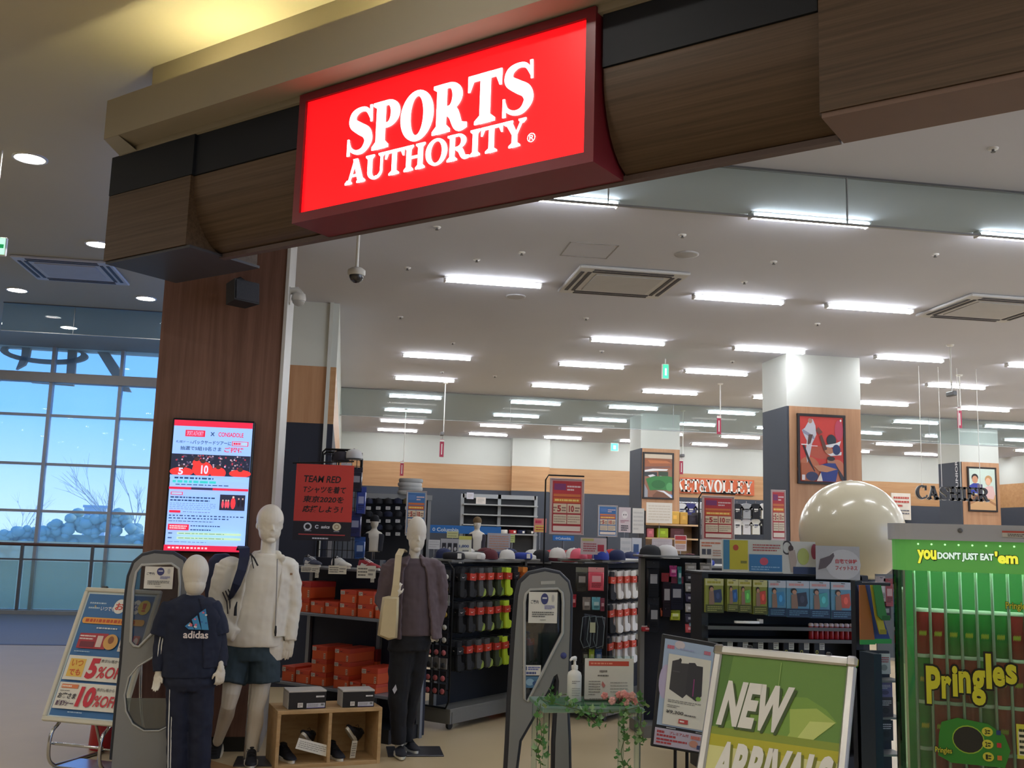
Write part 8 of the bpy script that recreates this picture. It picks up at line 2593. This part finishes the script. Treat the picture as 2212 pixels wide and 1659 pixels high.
standing('price_sign', 'pink sale card behind the tall red poster', 1153, 1120, 1180, 1150, 12.5, (226, 140, 130), 0, lambda p: (p.lines(.1, .1, .9, .4, 1, (214, 60, 90), .7, 3, 3), p.rect(.1, .5, .9, .95, (226, 206, 90)), p.lines(.15, .55, .85, .9, 2, (206, 80, 80), .5, 2, 3)))
standing('price_sign', 'red and white sale card at the wooden shelf', 1457, 1156, 1483, 1190, 11.0, (222, 206, 204), zI, lambda p: (p.rect(.05, .05, .95, .3, (190, 60, 66)), p.rect(.05, .35, .95, .55, (216, 150, 90)), p.lines(.1, .6, .9, .9, 3, (170, 120, 110), .4, 3, 4)))
standing('price_sign', 'beige catalogue sheet beside the yellow and blue rack card', 1512, 1166, 1562, 1206, 8.3, (222, 214, 200), 0, lambda p: (p.lines(.06, .1, .9, .4, 2, (206, 130, 100), .6, 3, 3), p.rect(.08, .5, .25, .8, (80, 80, 88)), p.rect(.3, .5, .48, .8, (90, 90, 96)), p.lines(.55, .5, .9, .9, 3, (190, 150, 130), .4, 5, 3)))
for k, (x0, y0, x1, y1, txt, lab, Y) in enumerate(((924, 1136, 1082, 1153, 'Columbia', 'long blue brand board above the dark island', 13.2), (1194, 1157, 1240, 1168, 'Columbia', 'short blue brand board under the tall red poster', 12.6))):
    r_, p = card('brand_board', lab, 'sign', x0, y0, x1, y1, Y, (46, 116, 190), .02)
    p.rect(0, 0, 1, 1, (48, 120, 196)); p.text(txt, (.12, .25)[k], .3, (.42, .85)[k], .8, (220, 232, 244), .03); p.ell((.08, .18)[k], .55, (.02, .05)[k], .22, (220, 232, 244), 10, hole=.5); p.build('print', r_)
    q = at((x0 + x1) / 2, y1, Y); mb = MB(); mb.cyl((q.x, Y + .02, 0), (q.x, Y + .02, q.z), .012); mb.obj('post', GREYMETAL, r_)

# ------------------------------------------------------------------ cap wall with bust
YC = 12.6
a_, b__ = at(776, 1064, YC), at(930, 1070, YC)
cw = thing('cap_wall', 'dark cap display wall with silver rail and posts', 'rack', ((a_.x + b__.x) / 2, YC + .2, 0))
mb = MB(); mb.b2((a_.x, YC + .2, .1), (b__.x, YC + .23, a_.z - .06)); mb.obj('back_panel', mat('gondola_black_board', (22, 24, 32), .6), cw)
for x in (a_.x, b__.x - .08, b__.x):
    mb = MB(); mb.b2((x - .02, YC + .1, 0), (x + .02, YC + .24, a_.z)); mb.obj('post', ALU, cw)
mb = MB(); mb.b2((a_.x - .03, YC + .08, a_.z - .06), (b__.x + .03, YC + .14, a_.z)); mb.obj('rail', ALU, cw)
mb = MB(); mb.b2((a_.x, YC - .1, 0), (b__.x, YC + .2, .1)); mb.obj('base', STEELG, cw)
for r2 in range(3):
    for c2 in range(5):
        px, py = 796 + 21 * c2, 1088 + 28 * r2
        if c2 == 4 and r2 == 0:
            cn, cc = 'khaki', (126, 116, 84)
        else:
            cn, cc = ('black', (28, 28, 34)) if (c2 + r2) % 3 else ('navy', (30, 36, 62))
        cap('%s cap on the cap wall, %s row down, %s across' % (cn, ORD[r2], ORD[c2]), px, py, YC + .05, cc, .115, -.2, group='caps on the cap wall')
        mb = MB()
        r_, p = card('price_tab', 'white price tab on the cap wall, %s row down, %s across' % (ORD[r2], ORD[c2]), 'price tab', px - 5, py + 6, px + 5, py + 13, YC + .0, (222, 220, 216), group='price tabs on the cap wall')
        p.lines(.15, .2, .85, .8, 2, (130, 130, 130), .4, c2, 3); p.build('print', r_)


def bust(label, px, py0, py1, Y, capc, jacket, zbase):
    """half figure display bust: head with cap, neck, chest, open jacket"""
    top, bot = at(px, py0, Y), at(px, py1, Y)
    h = top.z - bot.z
    b0 = V((bot.x, Y, bot.z))
    r = thing('display_bust', label, 'bust', b0)
    mb = MB()
    mb.loft([hring(b0 + V((0, 0, z * h)), rx * h, ry * h, n=18) for z, rx, ry in ((0, .20, .14), (.2, .22, .15), (.42, .27, .16), (.52, .22, .13), (.58, .09, .08), (.64, .075, .075))])
    mb.ell(b0 + V((0, -.01 * h, .80 * h)), (.115 * h, .14 * h, .18 * h), 16, 12)
    mb.ell(b0 + V((.0, -.13 * h, .77 * h)), (.02 * h, .04 * h, .04 * h), 8, 6)
    blob(mb, 'body', SKINW, r, .01, 3)
    mb = MB(); mb.loft([hring(b0 + V((0, 0, .8 * h + z * h)), rx * h, rx * 1.2 * h, n=16) for z, rx in ((.02, .125), (.08, .13), (.14, .115), (.19, .07), (.205, .01))]); mb.obj('cap', paint(capc, .85), r)
    mb = MB(); mb.loft([hring(b0 + V((0, .01, z * h)), rx * h, ry * h, inner=.03 * h, a0=-62, a1=242, n=16) for z, rx, ry in ((.0, .25, .19), (.3, .28, .2), (.46, .29, .19), (.55, .17, .13))]); blob(mb, 'jacket', paint(jacket, .85), r, .012, 2)
    if bot.z > zbase + .01:
        mb = MB(); mb.cyl((b0.x, Y, zbase), (b0.x, Y, bot.z + .02), .02); mb.lathe((b0.x, Y, zbase), [(.12, 0), (.12, .01), (.02, .02)], 16); mb.obj('stand', CHROME, r)


bust('white display bust in a black cap before the cap wall', 806, 1112, 1192, 11.9, (26, 26, 32), (30, 32, 44), 0)
bust('white display bust in a khaki knit cap on the dark island', 1029, 1116, 1190, 11.75, (112, 92, 64), (52, 46, 56), zI)
pl = at(888, 1028, 13.0)
r_ = thing('folded_display', 'white folded towel display on top of the cap wall', 'towels', V((at(885, 1060, YC + .1).x, YC + .1, a_.z)))
q = V((at(885, 1060, YC + .1).x, YC + .1, a_.z))
for k in range(4):
    mb = MB(); mb.loft([hring(q + V((.01 * (k % 2), 0, .05 * k + z)), .15 * kk, .11 * kk, n=14) for z, kk in ((0, .95), (.012, 1), (.036, 1), (.048, .93))]); mb.obj('towel', paint(((206, 208, 206), (184, 186, 186))[k % 2], .9), r_)

# ------------------------------------------------------------------ wall shelving at the back
YS_ = 24.6
a_, b__ = at(1003, 1065, YS_), at(1163, 1070, YS_)
ws = thing('wall_shelving', 'silver framed dark wall shelving at the back of the store', 'shelving', ((a_.x + b__.x) / 2, YS_ + .3, 0))
mb = MB(); mb.b2((a_.x, YS_ + .4, .1), (b__.x, YS_ + .44, a_.z)); mb.obj('back_panel', mat('shelf_black', (30, 32, 38), .6), ws)
for x in (a_.x, (a_.x + b__.x) / 2, b__.x):
    mb = MB(); mb.b2((x - .04, YS_ + .3, 0), (x + .04, YS_ + .44, a_.z)); mb.obj('post', ALU, ws)
mb = MB(); mb.b2((a_.x, YS_ + .3, a_.z - .1), (b__.x, YS_ + .44, a_.z)); mb.obj('rail', ALU, ws)
for py in (1090, 1112, 1134, 1152):
    z = at(1080, py, YS_).z
    mb = MB(); mb.b2((a_.x, YS_, z - .03), (b__.x, YS_ + .4, z)); mb.obj('shelf', mat('shelf_silver', (160, 164, 168), .5), ws)
for k, (x0, y0, x1, y1, c, lab) in enumerate(((1028, 1074, 1049, 1089, (220, 212, 206), 'white notice board on the back wall shelving'), (1008, 1064, 1023, 1078, (206, 206, 220), 'small white cap card at the corner of the back wall shelving'))):
    r_, p = card('shelf_card', lab, 'card', x0, y0, x1, y1, YS_ + .05, c); p.lines(.15, .2, .85, .8, 3, (170, 165, 160), .4, k, 3); p.build('print', r_)
names2 = ['navy', 'black', 'blue', 'grey', 'white', 'red', 'navy', 'black']
for k in range(8):
    px = 1012 + 19 * k
    q = at(px, 1152, YS_ + .12); q.z = at(1080, 1152, YS_).z
    t = thing('folded_garment', '%s folded garment on the back wall shelving, %s along' % (names2[k], ORD[k]), 'clothing', q, 0, 'garments on the back wall shelving')
    mb = MB(Matrix.Translation(q)); mb.loft([hring((0, 0, zz), .10 * kk, .14 * kk, n=12) for zz, kk in ((0, .95), (.02, 1), (.07, 1), (.09, .9))]); mb.obj('garment', paint(names[names2[k]], .85), t)
    mb = MB(Matrix.Translation(q)); mb.box((.03, -.14, .045), (.05, .006, .05)); mb.obj('label_tag', PAPER, t)

# ------------------------------------------------------------------ wooden shelf, notices and boxes by the far pillar
YO_ = 17.5
a_, b__ = at(1392, 1200, YO_), at(1512, 1128, YO_)
wsf = thing('wooden_shelf', 'pale wooden shelf unit by the far pillar', 'shelf unit', ((a_.x + b__.x) / 2, YO_ + .2, 0))
PALEW = wood('pale_shelf_wood', (196, 160, 118), (212, 180, 140), grain=(.6, 8, 8), scale=2)
for py in (1132, 1162, 1198):
    z = at(1450, py, YO_).z
    mb = MB(); mb.b2((a_.x, YO_, z - .03), (b__.x, YO_ + .4, z)); mb.obj('shelf', PALEW, wsf)
for x in (a_.x, b__.x):
    mb = MB(); mb.b2((x - .02, YO_, 0), (x + .02, YO_ + .4, at(1450, 1105, YO_).z)); mb.obj('side_panel', mat('dark_side', (54, 54, 60), .6), wsf)
mb = MB(); mb.b2((a_.x, YO_ + .38, 0), (b__.x, YO_ + .41, at(1450, 1128, YO_).z)); mb.obj('back_panel', PALEW, wsf)
for k, (x0, x1, y0, y1, c, lab) in enumerate(((1397, 1413, 1142, 1161, (226, 130, 140), 'pink box on the pale wooden shelf'), (1420, 1444, 1141, 1161, (176, 206, 50), 'neon green bag on the pale wooden shelf'), (1448, 1468, 1104, 1131, (216, 172, 78), 'yellow box on top of the pale wooden shelf'), (1469, 1486, 1105, 1131, (206, 160, 70), 'second yellow box on top of the pale wooden shelf'), (1448, 1478, 1140, 1161, (96, 52, 56), 'maroon bag on the pale wooden shelf'), (1488, 1508, 1110, 1131, (50, 44, 54), 'dark bag on top of the pale wooden shelf'))):
    aa, bb = at(x0, y1, YO_ + .1), at(x1, y0, YO_ + .1)
    zz = at(1450, 1132 if y1 < 1140 else 1162, YO_).z
    t = thing('shelf_box', lab, 'box', ((aa.x + bb.x) / 2, YO_ + .2, zz), 0, 'boxes on the pale wooden shelf')
    mb = MB(); mb.cbox(((aa.x + bb.x) / 2, YO_ + .2, zz + (bb.z - aa.z) / 2), (bb.x - aa.x, .2, bb.z - aa.z), .012); mb.obj('carton', paint(c, .6), t)
    p = PR(frame((aa.x, YO_ + .098, zz), (1, 0, 0), (0, 0, 1)), bb.x - aa.x, bb.z - aa.z); p.rect(.3, .3, .7, .6, tuple(min(255, int(v * 1.15)) for v in c)); p.build('print', t)
for k, (x0, y0, x1, y1, Y, c, fn, lab) in enumerate((
        (1396, 1086, 1452, 1130, 17.3, (222, 216, 206), LN((206, 196, 180), 6), 'large cream sheet on the pale wooden shelf'), (1336, 1096, 1362, 1150, 15.0, (214, 200, 206), lambda p: (p.ell(.5, .3, .25, .15, (236, 230, 232)), p.ell(.42, .3, .04, .03, (40, 40, 50)), p.ell(.6, .3, .04, .03, (40, 40, 50)), p.lines(.15, .5, .85, .62, 2, (176, 120, 140), .5, 3, 4), p.lines(.2, .7, .8, .95, 3, (70, 70, 80), .5, 5, 4)), 'pale pink notice with a small face left of the far pillar'),
        (1366, 1098, 1391, 1152, 15.2, (222, 220, 216), LN((200, 198, 196), 5), 'plain white notice beside the pink notice'), (1340, 1162, 1364, 1196, 12.3, (222, 218, 212), LN((206, 204, 200), 2), 'white box panel below the notices'), (1365, 1162, 1386, 1196, 12.4, (216, 216, 218), lambda p: p.rect(.15, .4, .7, 1, (70, 96, 140)), 'white panel with blue block below the notices'), (1408, 1164, 1452, 1206, 11.2, (196, 186, 190), LN((206, 198, 200), 3), 'mauve grey panel in front of the pale wooden shelf'))):
    standing('notice_sheet', lab, x0, y0, x1, y1, Y, c, zI if Y < 12 else 0, fn, 'notice')

# ------------------------------------------------------------------ garments hanging on the far wall
YH = 25.3
a_, b__ = at(1462, 1085, YH), at(1665, 1092, YH)
hr = thing('garment_rail', 'long garment rail on the far wall under the volley sign', 'clothes rail', ((a_.x + b__.x) / 2, YH, 0))
mb = MB(); mb.cyl((a_.x, YH, a_.z), (b__.x, YH, a_.z), .02); mb.obj('rail', CHROME, hr)
for x in (a_.x, (a_.x + b__.x) / 2, b__.x):
    mb = MB(); mb.cyl((x, YH, 0), (x, YH, a_.z), .025); mb.obj('post', CHROME, hr)
gc = [('white', 'navy', (214, 216, 220)), ('navy', 'white', (60, 62, 120)), ('white', 'grey', (206, 206, 212)), ('black', 'white', (34, 36, 46)), ('navy', 'white', (50, 54, 110)), ('white', 'navy', (220, 220, 214)), ('black', 'white', (36, 38, 46)), ('grey', 'black', (150, 154, 160)), ('black', 'white', (30, 32, 40)), ('white', 'black', (218, 218, 218))]
for lv in range(2):
    for k, (cn, c2n, cc) in enumerate(gc):
        if lv:
            cn, c2n, cc = gc[(k * 3 + 1) % 10]
        px = 1472 + 20 * k
        q = at(px, 1100 + 34 * lv, YH - .12 * (1 - lv))
        q.z -= .05
        t = thing('hanging_shirt', '%s sports shirt on the far rail, %s row, %s along' % (cn, ('upper', 'lower')[lv], ORD[k]), 'shirt', V((q.x, q.y, q.z)), 0, 'shirts on the far wall rail')
        S_ = [(-.11, -.2), (.11, -.2), (.11, .08), (.17, .0), (.2, .06), (.1, .19), (.04, .2), (-.04, .2), (-.1, .19), (-.2, .06), (-.17, .0), (-.11, .08)]
        mb = MB(); mb.puffy(S_, .04, .012, M=frame(q, (1, 0, 0), (0, 0, 1))); fix_normals(mb.obj('shirt_body', paint(cc, .85), t))
        p = PR(frame(q + V((-.07, -.045, -.05)), (1, 0, 0), (0, 0, 1)), .14, .14); p.rect(.1, .2, .9, .45, names[c2n if c2n in names else 'white']); p.lines(.15, .55, .85, .85, 2, names[c2n if c2n in names else 'white'], .5, k, 3); p.build('shirt_print', t)
        mb = MB(); mb.tube([q + V((0, 0, .19)), q + V((0, 0, .26))], .008, 5); mb.obj('hanger', CHROME, t)
    if lv:
        mb = MB(); mb.cyl((a_.x, YH, q.z + .26), (b__.x, YH, q.z + .26), .02); mb.obj('lower_rail', CHROME, hr)

# ------------------------------------------------------------------ far right: cashier counter and shelves
c0 = at(2030, 1125, 14)
ct = thing('cashier_counter', 'pale cashier counter under the hanging letters', 'counter', (c0.x + .6, 14.5, 0))
mb = MB(); mb.b2((c0.x - .6, 14.0, 0), (c0.x + 3.0, 14.8, 1.02)); mb.obj('body', mat('counter_grey', (176, 176, 180), .5), ct)
mb = MB(); mb.b2((c0.x - .65, 13.95, 1.02), (c0.x + 3.05, 14.85, 1.06)); mb.obj('top', WHITEP, ct)
sh = thing('stock_shelf', 'tall pale stock shelf behind the vending machine', 'shelf unit', (at(2000, 1120, 17).x, 17.3, 0))
x0 = at(1930, 1120, 17).x
for z in (.3, .8, 1.3, 1.8):
    mb = MB(); mb.b2((x0, 17, z - .03), (x0 + 2.4, 17.5, z)); mb.obj('shelf', mat('shelf_white', (206, 208, 210), .5), sh)
for x in (x0, x0 + 1.2, x0 + 2.4):
    mb = MB(); mb.b2((x - .03, 17, 0), (x + .03, 17.5, 1.77)); mb.obj('upright', STEELG, sh)
for k in range(7):
    c = ((206, 204, 206), (60, 66, 84), (176, 60, 64), (214, 212, 206), (90, 96, 110), (206, 190, 150), (220, 220, 222))[k]
    t = thing('stock_box', '%s carton on top of the pale stock shelf, %s along' % (('white', 'navy', 'red', 'cream', 'slate', 'tan', 'bright white')[k], ORD[k]), 'box', (x0 + .18 + .33 * k, 17.25, 1.8), 0, 'cartons on the stock shelf')
    mb = MB(); mb.cbox((x0 + .18 + .33 * k, 17.25, 1.802 + .1), (.28, .35, .2), .01); mb.obj('carton', paint(c), t)
    mb = MB(); mb.box((x0 + .18 + .33 * k, 17.073, 1.88), (.12, .004, .06)); mb.obj('carton_label', PAPER, t)
# a dark rack with shoes behind the first gondola, seen through the gap beside the gate
